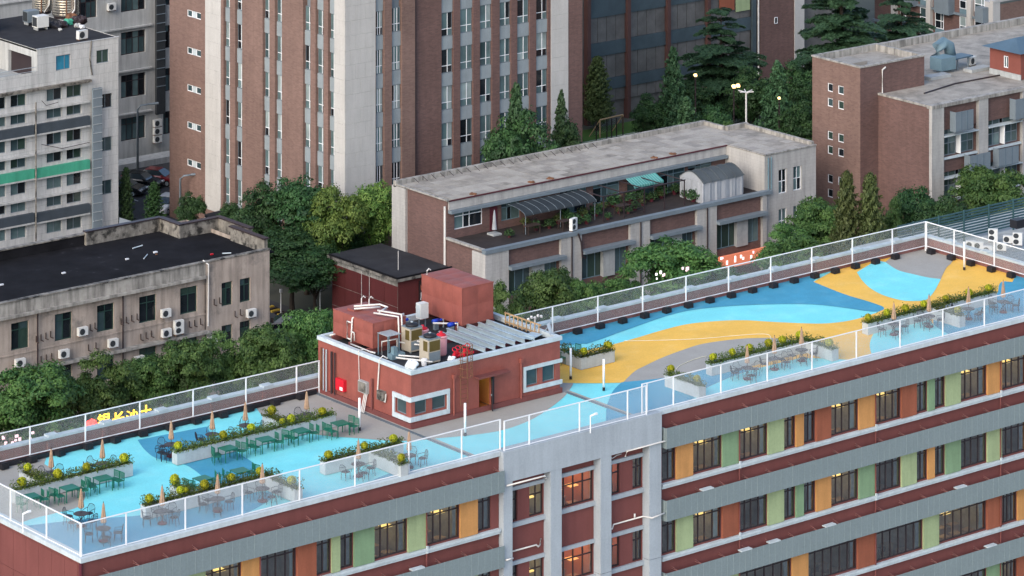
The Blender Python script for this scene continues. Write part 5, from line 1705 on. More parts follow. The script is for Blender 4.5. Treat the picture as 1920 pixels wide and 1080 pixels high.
xa, xb, xc = hx1 + 0.15, on_y(1489, 60, HY - 0.5)[0], on_y(1507, 60, HY - 0.5)[0]
part('wall', MB().box(xa, HY - 0.5, 0, xb, HY + 14, 24).mesh(M['brick_dark']), bk2)
part('pilaster', MB().box(xb + 0.003, HY - 0.6, 0, xc, HY + 14, 24).mesh(M['stone']), bk2)
x, z = on_y(1453, 38, HY - 0.5)
window(bk2, 'y', HY - 0.66, x - 0.2, x + 0.25, z - 0.35, z + 0.35, rec=0.0, t=0.06, vs=(), gms='glass_dark')

# ================================================================== white tiled block, top left
WX, WY = 190.9, 296.15
wh = thing('white_tiled_block', 'white tiled block with dark and green balcony bands at the left edge', 'building', (WX - 12, WY, 0))
def wy(px, py):
    return on_y(px, py, WY)
sets = []
for p0, p1 in ((-32, -18), (-18, 11), (20, 49), (87.5, 116), (125, 153)):
    mid = (p0 + p1) / 2
    for k in range(4):
        off = 82.5 * k - (mid - 101) * 0.171
        for yy, hh in ((166, 22.5), (199, 22.5)):
            sets.append((wy(p0, 100)[0], wy(p1, 100)[0], wy(mid, yy + off + hh)[1], wy(mid, yy + off)[1]))
for k in range(4):
    sets.append((wy(186, 100)[0], wy(210.5, 100)[0], wy(198, 203 + 81 * k)[1], wy(198, 176 + 81 * k)[1]))
tops = [(wy(105, 100)[0], wy(132, 100)[0], wy(118, 131)[1], wy(118, 103)[1]), (wy(181, 90)[0], wy(204, 90)[0], wy(193, 118)[1], wy(193, 93)[1])]
sets = [s for s in sets if s[2] > 0.8]
ZT = 18.4
XM = wy(70, 92)[0]
part('wall', MB().wall('y', WY, XM, WX, 0, ZT, [s for s in sets + tops if s[0] > XM], 0.25).mesh(M['white_tile']), wh)
part('wall', MB().wall('y', WY, 170, XM, 0, wy(35, 140)[1], [s for s in sets if s[1] < XM], 0.25).mesh(M['white_tile']), wh)
part('wall', MB().poly([(WX, WY, 0), (WX, WY + 14, 0), (WX, WY + 14, ZT), (WX, WY, ZT)]).mesh(M['white_tile']), wh)
for s in sets:
    window(wh, 'y', WY, *s, rec=0.15, t=0.05, vs=(0.5,), fm='grey_metal', gms=['glass_green', 'glass_curtain', 'glass_teal', 'glass_dark'])
window(wh, 'y', WY, *tops[0], rec=0.1, t=0.06, vs=(0.62,), fm='grey_metal', gms=['glass_blue'])
window(wh, 'y', WY, *tops[1], rec=0.1, t=0.06, vs=(0.5,), fm='grey_metal', gms=['glass_green', 'glass_curtain'])
part('backing', MB().box(170, WY + 0.4, 0.5, WX - 0.1, WY + 0.5, 15).mesh(M['dark_frame']), wh)
part('wall', MB().poly([(170, WY, 0), (170, WY + 14, 0), (170, WY + 14, 16.2), (170, WY, 16.2)]).poly([(170, WY + 14, 0), (WX, WY + 14, 0), (WX, WY + 14, 18), (170, WY + 14, 18)]).mesh(M['white_tile']), wh)
part('roof', MB().box(XM, WY + 0.15, ZT - 0.2, WX, WY + 14, ZT - 0.05).mesh(M['bitumen_grey']), wh)
part('roof_edge', MB().box(XM - 0.05, WY - 0.05, ZT - 0.01, WX + 0.05, WY + 0.14, ZT + 0.06).mesh(M['white_wall']), wh)
part('terrace_floor', MB().box(170, WY + 0.1, wy(35, 140)[1] - 0.9, XM, WY + 10, wy(35, 140)[1] - 0.8).mesh(M['concrete']), wh)
part('side_wall', MB().wall('x', XM, WY, WY + 12, 15.2, ZT, [(WY + 1.0, WY + 5.0, 15.6, 17.6)], 0.3).mesh(M['white_wall']), wh)
part('doorway', MB().box(XM + 0.31, WY + 0.9, 15.5, XM + 0.4, WY + 5.2, 17.7).mesh(M['dark_frame']), wh)
part('stair_head', MB().box(170, WY + 6.5, 15.2, 180.2, WY + 13, 19.6).mesh(M['white_wall']), wh)
part('stair_head', MB().box(176.5, WY + 9, 18.3, 183.5, WY + 14, 20.2).mesh(M['pink_plaster']), wh)
part('railing', MB().tube([(172, WY + 0.05, 16.85), (XM - 0.1, WY + 0.05, 16.85)], 0.03, 5).tube([(172, WY + 0.05, 16.5), (XM - 0.1, WY + 0.05, 16.5)], 0.025, 5).mesh(M['light_metal']), wh)
for k in range(3):
    for pa, pb in ((-32, 61), (64, 165)):
        mid = (pa + pb) / 2
        off = 82.5 * k - (mid - 165) * 0.171
        if k < 3:
            xa_, xb_ = wy(pa, 100)[0], wy(pb, 100)[0]
            z1, z0 = wy(mid, 216 + off)[1], wy(mid, 233 + off)[1]
            part('balcony_band', MB().box(xa_, WY - 0.35, z0, xb_, WY - 0.004, z1).mesh(M['band_green' if k == 1 else 'band_dark']), wh)
            part('band_ledge', MB().box(xa_, WY - 0.42, z0 - 0.14, xb_, WY - 0.004, z0 - 0.01).mesh(M['white_wall']), wh)
    mid = 65
    off = 82.5 * k - (mid - 165) * 0.171
    z = wy(mid, 187 + off)[1]
    part('ledge', MB().box(170, WY - 0.4, z - 0.16, wy(164, 100)[0], WY - 0.004, z).mesh(M['white_wall']), wh)
part('eaves', MB().box(170, WY - 0.45, wy(120, 160)[1] , wy(168, 100)[0], WY - 0.004, wy(120, 160)[1] + 0.22).mesh(M['parapet_old']), wh)
part('downpipe', MB().tube([(wy(62, 100)[0], WY - 0.5, 0), (wy(62, 100)[0], WY - 0.5, 13.8)], 0.07, 6).mesh(M['parapet_old']), wh)
lx0, lx1 = wy(167, 100)[0], wy(184, 100)[0]
lt = part('screen_shaft', MB().box(lx0, WY - 0.7, 0, lx1, WY - 0.46, 14.2).mesh(M['grey_metal']), wh)
for k in range(18):
    z = 0.5 + k * 0.8
    sub('screen_rail', MB().box(lx0 - 0.03, WY - 0.74, z, lx1 + 0.03, WY - 0.705, z + 0.06).mesh(M['light_metal']), lt)
for pts in ([(101.8, 186.5), (105, 190.5), (112, 192), (128, 188), (160, 180)],):
    pass
for k, (p, q_) in enumerate((((73, 187), (104, 190)), ((73, 269), (163, 265)))):
    xa_, z1 = wy(*p)
    xb_, z2 = wy(*q_)
    part('cable', MB().tube([(xa_, WY - 0.46, z1), ((xa_ + xb_) / 2 - 0.4, WY - 0.48, min(z1, z2) - 0.12), (xb_, WY - 0.46, z2)], 0.03, 5).mesh(M['dark_frame']), wh)
part('cable', MB().tube([(wy(171, 76)[0], WY - 0.05, wy(171, 76)[1]), (wy(168, 100)[0], WY - 0.06, wy(168, 110)[1]), (wy(172, 140)[0], WY - 0.06, wy(172, 140)[1])], 0.07, 5).mesh(M['parapet_old']), wh)
# things on its roof
def roofat(px, py, z=ZT):
    return at(px, py, z)
for i, (px, py, r, h, lb) in enumerate(((123, 32, 1.25, 3.0, 'large ribbed stainless water tank on the white block roof'), (79, 24, 0.95, 2.6, 'smaller ribbed stainless water tank behind the large one'))):
    x, y = roofat(px, py)
    t = thing('steel_water_tank', lb, 'water tank', (x, y, ZT), group='stainless tanks')
    pr = []
    n = 12
    for k in range(n):
        pr += [(r, k * h / n + 0.02), (r * 1.03, (k + 0.5) * h / n), (r, (k + 1) * h / n - 0.02)]
    part('tank_shell', MB().lathe([(r, 0)] + pr + [(r * 0.97, h), (r * 0.5, h + 0.25), (0.0, h + 0.3)], (x, y, ZT + 0.25), 24).mesh(M['steel'], smooth=True), t)
    part('stand', MB().lathe([(r * 0.9, 0), (r * 0.9, 0.25)], (x, y, ZT), 16).mesh(M['dark_frame']), t)
    part('tank_pipe', MB().tube([(x + 0.2, y - r * 1.06, ZT + 1.9), (x + 0.1, y - r * 1.12, ZT + 0.9), (x - 0.5, y - r * 1.2, ZT + 0.3)], 0.07, 6).mesh(M['pvc']), t)
    part('band_strap', MB().box(x - 0.65, y - r * 0.95, ZT + 0.25, x - 0.57, y - r * 0.85, ZT + h + 0.2).mesh(M['rust']), t)
for i, (px, py, lb) in enumerate(((76, 55, 'boxy white condenser in front of the stainless tanks'), (58, 45, 'boxy grey condenser left of the stainless tanks'))):
    x, y = roofat(px, py)
    t = thing('condenser', lb, 'condenser', (x, y, ZT), group='boxy roof condensers')
    part('casing', MB().cbox(x, y, ZT + 0.25, 1.25, 0.9, 1.05).mesh(M['ac_white' if i == 0 else 'grey_metal']), t)
    part('coil_grille', MB().box(x - 0.645, y - 0.38, ZT + 0.35, x - 0.63, y + 0.38, ZT + 1.2).mesh(M['ac_dark']), t)
    for sx in (-1, 1):
        part('leg', MB().cbox(x + sx * 0.5, y, ZT, 0.1, 0.7, 0.25).mesh(M['concrete']), t)
x, y = roofat(156, 74)
aircon('white air conditioner at the front edge of the white block roof', x, y + 0.2, ZT + 0.05, 0.1, 1.25)
jk = [(99, 50, 0.5, 'black_plastic'), (108, 52, 0.45, 'black_plastic'), (117, 50, 0.5, 'dark_frame'), (128, 45, 0.45, 'band_green'), (134, 38, 0.6, 'rust'), (143, 42, 0.55, 'dark_frame'), (151, 42, 0.6, 'dark_frame'), (145, 50, 0.3, 'white_wall'), (154, 52, 0.25, 'white_paint'), (113, 57, 0.2, 'white_wall')]
wd_ = ['leftmost dark', 'second dark', 'third dark', 'green', 'rusty brown', 'dark', 'rightmost dark', 'small pale', 'small white', 'tiny pale']
for (px, py, s, m), nm in zip(jk, wd_):
    x, y = roofat(px, py)
    o = part('junk_heap', blob(MB(), (x, y, ZT + s * 0.35), s, hash(nm) % 17 + px, 0.7).mesh(M[m]))
    tag(o, nm + ' heap of junk before the stainless tanks on the white block', 'junk', 'junk on the white block roof')

# ================================================================== white office slab behind (left of the tower)
OY = 320.0
of = thing('office_slab', 'stained white slab with dark ribbon windows between the tiled block and the brick tower', 'building', (180, OY, 0))
oh = []
for p0, p1 in ((227, 273), (306, 330), (213 - 70, 182)):
    mid = (p0 + p1) / 2
    for k in range(-2, 3):
        off = 80.5 * k - (mid - 250) * 0.165
        a, b = on_y(p0, 50, OY)[0], on_y(p1, 50, OY)[0]
        hgt = 43
        oh.append((a, b, on_y(mid, 58 + hgt + off, OY)[1], on_y(mid, 58 + off, OY)[1]))
oh = [h for h in oh if h[2] > 1.5]
part('wall', MB().wall('y', OY, 175, 222, 0, 24, oh, 0.3).mesh(M['white_wall']), of)
for h in oh:
    window(of, 'y', OY, *h, rec=0.2, t=0.07, vs=(0.25, 0.5, 0.75), hs=(0.7,), fm='dark_frame', gms=['glass_teal', 'glass_dark', 'glass_curtain'], split=True)
part('backing', MB().box(175, OY + 0.4, 0, 222, OY + 0.5, 24).mesh(M['dark_frame']), of)
for k in range(-1, 3):
    z = on_y(250, 52 + 80.5 * k, OY)[1]
    part('ledge', MB().box(175, OY - 0.25, z, on_y(284, 50, OY)[0], OY - 0.004, z + 0.15).mesh(M['white_wall']), of)
da, db = on_y(288, 50, OY)[0], on_y(304, 50, OY)[0]
ds2 = part('duct_screen', MB().box(da, OY - 0.6, on_y(296, 212, OY)[1], db, OY - 0.26, 24).mesh(M['ac_dark']), of)
for k in range(14):
    z = 7 + k * 0.9
    sub('screen_rail', MB().box(da - 0.04, OY - 0.66, z, db + 0.04, OY - 0.605, z + 0.08).mesh(M['grey_metal']), ds2)
part('podium', MB().box(175, OY - 3.2, 0, 222, OY - 1.2, on_y(250, 288, OY)[1]).mesh(M['white_wall']), of)
x, z = on_y(292, 232, OY)
for k, nm in enumerate(('upper', 'middle', 'lower')):
    aircon('%s of three stacked air conditioners on the white slab beside the tower' % nm, x, OY - 0.3, z - 0.2 - k * 0.8, 0, 1.1)
x, z = on_y(206, 18, OY)
aircon('air conditioner under the top window of the white slab', x, OY - 0.3, z, 0, 1.1)
# ================================================================== low building with a black roof (left)
BY = 248.9
bx0, bx1 = 128.0, 174.6
ZB = 11.45
bl = thing('black_roofed_block', 'stained pinkish three storey block with a black bitumen roof', 'building', (bx0, BY, 0))
def by(px, py):
    return on_y(px, py, BY)
wpx = [(-220, -188), (-140, -108), (-60, -28), (21, 54), (103, 135), (182, 214), (261, 293), (338, 370)]
bh = []
for a, b in wpx:
    xa, xb = by(a, 500)[0], by(b, 500)[0]
    bh.append((xa, xb, 7.72, 9.78))
    bh.append((xa, xb, 3.9, 5.75))
for a, b in ((414, 434), (448, 468)):
    xa, xb = by(a, 500)[0], by(b, 500)[0]
    bh.append((xa, xb, 7.72, 9.58))
    bh.append((xa, xb, 4.2, 6.2))
XS = by(384, 500)[0]
part('wall', MB().wall('y', BY, bx0, XS, 0, ZB, [h for h in bh if h[1] < XS], 0.25).mesh(M['pink_plaster']), bl)
part('wall', MB().wall('y', BY - 0.12, XS, bx1, 0, ZB, [h for h in bh if h[0] > XS], 0.25).mesh(M['pink_plaster']), bl)
part('wall', MB().poly([(bx1, BY - 0.12, 0), (bx1, 260.6, 0), (bx1, 260.6, ZB), (bx1, BY - 0.12, ZB)]).poly([(bx0, 260.6, 0), (bx1, 260.6, 0), (bx1, 260.6, ZB), (bx0, 260.6, ZB)]).mesh(M['pink_plaster']), bl)
part('wall', MB().poly([(bx0, BY, 0), (bx0, 260.6, 0), (bx0, 260.6, ZB), (bx0, BY, ZB)]).mesh(M['pink_plaster']), bl)
part('backing', MB().box(bx0 + 0.1, BY + 0.4, 0, bx1 - 0.1, BY + 0.5, 10).mesh(M['glass_dark']), bl)
for h in bh:
    window(bl, 'y', BY if h[1] < XS else BY - 0.12, *h, rec=0.14, t=0.07, vs=(0.5,), hs=(0.72,), fm='dull_green', gms=['glass_dark', 'glass_green', 'glass_dark', 'glass_teal'])
part('cornice', MB().box(bx0, BY - 0.10, 10.5, XS, BY - 0.003, ZB).mesh(M['stained_cornice']), bl)
part('cornice_ledge', MB().box(bx0, BY - 0.42, 10.28, XS - 0.1, BY - 0.003, 10.49).mesh(M['stained_cornice']), bl)
part('cornice_ledge', MB().box(bx0, BY - 0.5, 5.95, XS + 0.2, BY - 0.003, 6.15).mesh(M['stained_cornice']), bl)
part('string_course', MB().box(bx0, BY - 0.06, 7.35, XS, BY - 0.003, 7.45).mesh(M['pink_plaster']), bl)
part('roof', MB().box(bx0, BY + 0.3, ZB - 0.45, bx1 - 0.3, 260.3, ZB - 0.3).mesh(M['bitumen']), bl)
part('coping', MB().box(bx0, BY - 0.2, ZB, bx1 + 0.06, BY + 0.25, ZB + 0.09).mesh(M['parapet_old']), bl)
part('parapet', MB().box(bx0, 260.2, ZB - 0.4, 171.6, 260.5, ZB + 0.5).mesh(M['bitumen']), bl)
part('coping', MB().box(bx0, 260.1, ZB + 0.503, 171.8, 260.6, ZB + 0.6).mesh(M['parapet_old']), bl)
sg = [((164.5, 259.9), (171.6, 260.19)), ((171.5, 257.0), (171.8, 259.896)), ((171.804, 257.0), (175.6, 257.3)), ((175.3, 252.6), (175.6, 256.996)), ((174.4, 249.2), (174.7, 254.0))]
for (xa, ya), (xb, yb_) in sg:
    part('parapet', MB().box(xa, ya, ZB - 0.4, xb, yb_, ZB + 0.75).mesh(M['parapet_old']), bl)
    part('coping', MB().box(xa - 0.1, ya - 0.1, ZB + 0.753 + 0.004 * sg.index(((xa, ya), (xb, yb_))), xb + 0.1, yb_ + 0.1, ZB + 0.85 + 0.004 * sg.index(((xa, ya), (xb, yb_)))).mesh(M['dark_frame']), bl)
part('roof', MB().box(171.8, 249.2, ZB - 0.46, 175.3, 257.0, ZB - 0.31).mesh(M['bitumen']), bl)
for px in (68, 228):
    xx = by(px, 600)[0]
    part('downpipe', MB().tube([(xx, BY - 0.2, 0), (xx, BY - 0.2, 10.3)], 0.06, 6).mesh(M['dark_frame']), bl)
xx = by(386, 600)[0]
part('downpipe', MB().tube([(xx, BY - 0.3, 6.5), (xx + 0.05, BY - 0.3, 11.3), (xx - 0.2, BY + 0.1, 11.6)], 0.06, 6).mesh(M['pvc']), bl)
brk = MB().box(-0.03, -0.4, -0.03, 0.03, 0, 0.03).box(-0.03, -0.06, 0.03, 0.03, 0, 0.45).mesh(M['brown_pole'], 'bracket')
for i, (px, py) in enumerate([(66, 640), (75, 637), (84, 634), (93, 631), (167, 618), (176, 615), (225, 607), (235, 604), (245, 601), (255, 598), (353, 612), (363, 610), (374, 607), (398, 570), (408, 567), (262, 636), (272, 633), (282, 630), (75, 678), (85, 675), (95, 672), (164, 656), (178, 652), (437, 592), (447, 589)]):
    x, z = by(px, py)
    part('wall_bracket', brk, bl, (x, BY - 0.12 if px < 384 else BY - 0.24, z))
acs = [(33, 677, 'leftmost on the pink wall'), (115, 660, 'second from the left, below the pipe'), (150, 618, 'beside the third window'), (207, 640, 'below the fourth window'), (306, 584, 'highest, right of the fifth window'), (307, 621, 'left of the double unit'), (394, 635, 'by the corner of the pink wall'), (466, 584, 'rightmost on the pink wall'), (256, 672, 'lowest, half hidden by trees')]
for px, py, lb in acs:
    x, z = by(px, py)
    aircon('white air conditioner ' + lb, x, BY - 0.36, z - 0.35, random.uniform(-0.04, 0.04), 1.0)
x, z = by(330, 608)
aircon('white double fan air conditioner on the pink wall', x, BY - 0.36, z - 0.65, 0, 1.0, True)
for px, py, s, lb in ((119, 513, 0.28, 'white scrap near the left of the black roof'), (238, 487, 0.25, 'white scrap in the middle of the black roof'), (3, 535, 0.25, 'white scrap at the left edge of the black roof'), (291, 474, 0.3, 'pale crate lid on the black roof'), (397, 478, 0.22, 'red scrap on the black roof'), (293, 478, 0.15, 'small brown scrap on the black roof')):
    x, y = at(px, py, ZB - 0.3)
    s *= 0.65
    o = part('roof_scrap', MB().prism([(x - s, y - s * 0.6), (x + s, y - s * 0.4), (x + s * 0.8, y + s * 0.6), (x - s * 0.7, y + s * 0.5)], ZB - 0.29, ZB - 0.2).mesh(M['red_paint' if 'red' in lb else 'rust' if 'brown' in lb else 'sign_white']))
    tag(o, lb, 'scrap', 'scraps on the black roof')
for px, py, ln, a, lb in ((258, 465, 1.1, 0.2, 'pale plank on the black roof beside the crate lid'), (273, 483, 1.2, 0.75, 'thin white plank lying askew on the black roof'), (425, 477, 0.7, -0.6, 'pale blue board at the right end of the black roof')):
    x, y = at(px, py, ZB - 0.3)
    d = (math.cos(a) * ln / 2, math.sin(a) * ln / 2)
    o = part('plank', MB().tube([(x - d[0], y - d[1], ZB - 0.22), (x + d[0], y + d[1], ZB - 0.2)], 0.05, 4).mesh(M['coping']))
    tag(o, lb, 'plank', 'planks on the black roof')

# ================================================================== small red tiled building with the vertical sign
rb = thing('red_tiled_annex', 'small dark red tiled annex with flat black roof beside the terrace building', 'building', (190.9, 253.3, 0))
RX0, RX1, RY0, RY1, RZ = 191.0, 196.45, 253.6, 262.9, 5.1
hF = [(194.2, 195.5, 2.4, 4.3)]
part('wall', MB().wall('y', RY0, RX0, RX1, 0, RZ, hF, 0.2).mesh(M['red_tile']), rb)
part('wall', MB().poly([(RX0 + 0.02, RY0, 0), (RX0 + 0.02, RY1, 0), (RX0 + 0.02, RY1, RZ), (RX0 + 0.02, RY0, RZ)]).mesh(M['stained_cornice']), rb)
for i in range(5):
    for j in range(3):
        ya, yb2 = RY0 + 0.05 + i * 1.85, RY0 + 0.05 + (i + 1) * 1.85 - 0.05
        za, zb2 = RZ - 0.45 - (j + 1) * 1.75, RZ - 0.45 - j * 1.75 - 0.05
        part('tile_field', MB().box(RX0 - 0.02, ya, max(za, 0), RX0 + 0.015, min(yb2, RY1), zb2).mesh(M['red_tile']), rb)
window(rb, 'y', RY0, *hF[0], rec=0.1, t=0.07, vs=(0.5,), hs=(0.35, 0.68), fm='beige', gms=['glass_teal', 'glass_green'])
part('backing', MB().box(194.1, RY0 + 0.3, 2.3, 195.6, RY0 + 0.35, 4.4).mesh(M['dark_frame']), rb)
part('window_ledge', MB().box(194.1, RY0 - 0.12, 2.25, 195.6, RY0 - 0.004, 2.38).mesh(M['coping']), rb)
part('eaves', MB().box(RX0 - 0.35, RY0 - 0.35, RZ, RX1, RY1 + 0.3, RZ + 0.25).mesh(M['parapet_old']), rb)
part('roof', MB().box(RX0 - 0.2, RY0 - 0.2, RZ + 0.253, RX1 - 0.1, RY1 + 0.15, RZ + 0.3).mesh(M['bitumen_grey']), rb)
part('roof_edge', MB().box(RX0 - 0.36, RY0 - 0.36, RZ + 0.253, RX0 - 0.22, RY1 + 0.3, RZ + 0.38).box(RX0 - 0.216, RY0 - 0.36, RZ + 0.253, RX1, RY0 - 0.22, RZ + 0.38).mesh(M['bitumen']), rb)
part('mast', MB().tube([(192.4, 255.4, RZ + 0.3), (192.4, 255.4, RZ + 1.9)], 0.03, 5).mesh(M['pvc']), rb)
for y in (257.5, 258.6):
    part('conduit', MB().tube([(RX0 - 0.06, y, 0.3), (RX0 - 0.06, y, RZ)], 0.02, 5).mesh(M['pvc']), rb)

def text_mesh(s, size, m, depth=0.01):
    cu = bpy.data.curves.new('lettering', 'FONT')
    cu.body = s
    cu.size = size
    cu.extrude = depth
    cu.align_x = 'CENTER'
    o = bpy.data.objects.new('lettering', cu)
    COL.objects.link(o)
    dg = bpy.context.evaluated_depsgraph_get()
    me = bpy.data.meshes.new_from_object(o.evaluated_get(dg))
    bpy.data.objects.remove(o)
    bpy.data.curves.remove(cu)
    for v in me.vertices:                    # stand it up: letter plane XZ, facing -Y
        x, y, z = v.co
        v.co = (x, -z, y)
    me.materials.clear()
    me.materials.append(m)
    me.update()
    return me
sgn = thing('vertical_sign', 'vertical black shop sign with white Chinese characters on the red annex', 'sign', (193.5, RY0 - 0.2, 0.6))
part('board', MB().box(193.15, RY0 - 0.22, 0.4, 193.85, RY0 - 0.03, 4.75).mesh(M['sign_black']), sgn)
part('crown_emblem', MB().poly([(193.22, RY0 - 0.235, 4.0), (193.78, RY0 - 0.235, 4.0), (193.82, RY0 - 0.235, 4.5), (193.64, RY0 - 0.235, 4.25), (193.5, RY0 - 0.235, 4.6), (193.36, RY0 - 0.235, 4.25), (193.18, RY0 - 0.235, 4.5)]).mesh(M['rust_panel']), sgn)
for k, ch in enumerate('魔方公寓'):
    part('character', text_mesh(ch, 0.72, M['sign_white']), sgn, (193.5, RY0 - 0.245, 3.25 - k * 0.78))

# ================================================================== terrace building in the centre
CY = 248.9
cx0, cx1 = 196.56, 234.2
ZT7, ZR = 7.8, 10.75
ce = thing('terrace_building', 'brick and white tile building with an old roof terrace and grey slab roof', 'building', (cx0, CY, 0))
def cy(px, py):
    return on_y(px, py, CY)
pil = [(196.56, 198.84), (204.49, 206.77), (212.18, 214.41), (219.79, 222.09), (227.51, 228.0)]
gaps = [(198.84, 204.49), (206.77, 212.18), (214.41, 219.79), (222.09, 227.51)]
hF = []
for a, b in gaps:
    hF.append((a + 0.12, b - 0.12, 3.4, 5.75))
rw = [(229.68, 230.66, 7.15, 9.3), (231.45, 232.45, 7.15, 9.3), (229.68, 230.66, 3.6, 5.8), (231.45, 232.45, 3.6, 5.8)]
part('wall', MB().wall('y', CY, cx0, 228.0, 0, 7.45, hF, 0.4).mesh(M['brick_dark']), ce)
part('wall', MB().wall('y', CY, 228.0, cx1, 0, ZR, rw, 0.25).mesh(M['tile_fine']), ce)
part('wall', MB().poly([(cx0, CY, 0), (cx0, 254.1, 0), (cx0, 254.1, 7.6), (cx0, CY, 7.6)]).poly([(cx0, 254.1, 0), (cx0, 261.2, 0), (cx0, 261.2, ZR), (cx0, 254.1, ZR)]).mesh(M['brick_dark']), ce)
part('wall', MB().poly([(cx1, CY, 0), (cx1, 258.1, 0), (cx1, 258.1, ZR), (cx1, CY, ZR)]).poly([(cx0, 261.2, 0), (231.8, 261.2, 0), (231.8, 261.2, ZR), (cx0, 261.2, ZR)]).poly([(231.8, 258.1, 0), (cx1, 258.1, 0), (cx1, 258.1, ZR), (231.8, 258.1, ZR)]).mesh(M['tile_fine']), ce)
part('backing', MB().box(cx0 + 0.2, CY + 0.6, 0, cx1 - 0.2, CY + 0.7, 6.2).mesh(M['dark_frame']), ce)
for a, b in pil:
    part('pilaster', MB().box(a, CY - 0.28, 0, b, CY - 0.003, 7.42).mesh(M['tile_fine']), ce)
part('pilaster', MB().box(cx0 - 0.22, CY - 0.28, 0, cx0 - 0.003, CY + 1.5, 7.42).mesh(M['tile_fine']), ce)
part('pilaster', MB().box(cx0 - 0.25, 259.6, 0, cx0 - 0.003, 261.5, ZR).mesh(M['tile_fine']), ce)
for a, b in pil[1:4]:
    part('downpipe', MB().tube([((a + b) / 2, CY - 0.36, 0), ((a + b) / 2, CY - 0.36, 7.4)], 0.06, 6).mesh(M['dark_frame']), ce)
for a, b in gaps:
    part('window_hood', MB().prism([(a - 0.05, CY - 0.75), (b + 0.25, CY - 0.75), (b + 0.25, CY - 0.005), (a - 0.05, CY - 0.005)], 5.78, 6.05).mesh(M['grey_metal']), ce)
    w0, w1 = a + 0.12, b - 0.12
    L_ = w1 - w0
    window(ce, 'y', CY, w0, w0 + 0.48 * L_, 3.4, 5.75, rec=0.22, t=0.07, vs=(0.35, 0.7), fm='blue_green_metal', gms=['glass_teal', 'glass_curtain', 'glass_green'])
    window(ce, 'y', CY, w0 + 0.72 * L_, w1, 3.4, 5.75, rec=0.22, t=0.07, vs=(0.55,), fm='blue_green_metal', gms=['glass_teal', 'glass_curtain'])
    part('infill_panel', MB().box(w0 + 0.45 * L_, CY - 0.2, 3.35, w0 + 0.7 * L_, CY + 0.2, 5.7).mesh(M['concrete']), ce)
for h in rw:
    window(ce, 'y', CY, *h, rec=0.12, t=0.06, vs=(0.5,), hs=(0.5,), fm='white_paint', gms=['glass_teal', 'glass_dark', 'glass_curtain'])
part('terrace_rim', MB().box(cx0 - 0.3, CY - 0.4, 7.45, 228.6, CY + 0.1, 7.78).mesh(M['grey_metal']), ce)
part('terrace_rim', MB().box(cx0 - 0.25, CY + 0.104, 7.6, cx0 + 0.1, 254.0, 7.78).mesh(M['stained_cornice']), ce)
part('terrace_floor', MB().box(cx0 + 0.104, CY + 0.104, 7.3, 228.0, 254.3, 7.5).mesh(M['terrace_floor']), ce)
# upper storey set back
UY = 254.1
def uy(px, py):
    return on_y(px, py, UY)
uh = [(uy(852, 400)[0], uy(905, 400)[0], 8.2, 9.75), (uy(940, 390)[0], uy(975, 390)[0], 8.1, 9.6), (uy(1050, 370)[0], uy(1100, 360)[0], 7.55, 9.7), (uy(1112, 360)[0], uy(1162, 350)[0], 7.9, 9.7), (uy(1176, 350)[0], uy(1228, 345)[0], 7.55, 9.7), (uy(1238, 340)[0], uy(1285, 330)[0], 7.55, 9.7), (uy(1290, 330)[0], uy(1335, 320)[0], 8.0, 9.8)]
part('wall', MB().wall('y', UY, cx0, 228.0, 7.3, ZR, uh, 0.25).mesh(M['brick_dark']), ce)
part('backing', MB().box(cx0 + 0.2, UY + 0.4, 7.4, 227.8, UY + 0.5, 10).mesh(M['dark_frame']), ce)
for k, h in enumerate(uh):
    window(ce, 'y', UY, *h, rec=0.1, t=0.07, vs=(0.33, 0.55), hs=(0.75,) if k else (0.7,), fm='white_paint' if k < 1 else 'blue_green_metal', gms=['glass_teal', 'glass_curtain', 'glass_dark'])
part('upper_fascia', MB().box(cx0 + 0.1, UY - 0.16, 10.0, 228.0, UY - 0.003, ZR - 0.05).mesh(M['tile_fine']), ce)
part('eaves_gutter', MB().box(cx0 + 0.1, UY - 0.5, 9.72, 227.9, UY - 0.003, 9.98).mesh(M['grey_metal']), ce)
part('red_door', MB().box(uy(918, 400)[0], UY - 0.05, 7.5, uy(932, 400)[0], UY - 0.003, 9.5).mesh(M['maroon']), ce)
part('roof', MB().box(cx0 + 0.004, UY - 0.2, ZR - 0.04, 231.7, 260.9, ZR + 0.05).mesh(M['roof_slab_dark']), ce)
slab_ms = [MB().box(0.012, 0.012, 0, 1.03, 0.955, 0.035).mesh(M[k_], 'paving_slab') for k_ in ('roof_slab', 'roof_slab', 'roof_slab_pale', 'roof_slab_dark', 'roof_slab_pale')]
for i in range(33):
    for j in range(7):
        so = part('paving_slab', random.choice(slab_ms), ce, (197.0 + i * 1.045, UY - 0.1 + j * 0.967, ZR + 0.052 + random.uniform(0, 0.012)))
for i in range(5):
    for j in range(5):
        part('paving_slab', random.choice(slab_ms), ce, (228.4 + i * 1.045, CY + 0.2 + j * 0.967, ZR + 0.048 + random.uniform(0, 0.012)))
part('roof', MB().box(228.004, CY + 0.05, ZR - 0.045, 234.1, UY - 0.204, ZR + 0.045).mesh(M['roof_slab']), ce)
part('roof', MB().box(231.704, UY - 0.2, ZR - 0.045, 234.1, 258.0, ZR + 0.045).mesh(M['roof_slab']), ce)
part('roof_edge', MB().box(cx0, UY - 0.28, ZR + 0.0, 228.1, UY - 0.204, ZR + 0.1).mesh(M['maroon']), ce)
part('roof_upstand', MB().box(cx0 - 0.25, 260.9, ZR - 0.1, 231.8, 261.3, ZR + 0.42).mesh(M['stained_cornice']), ce)
part('roof_upstand', MB().box(231.804, 258.0, ZR - 0.1, 234.3, 258.35, ZR + 0.42).mesh(M['stained_cornice']), ce)
part('roof_upstand', MB().box(231.5, 258.354, ZR - 0.1, 231.8, 260.896, ZR + 0.42).mesh(M['stained_cornice']), ce)
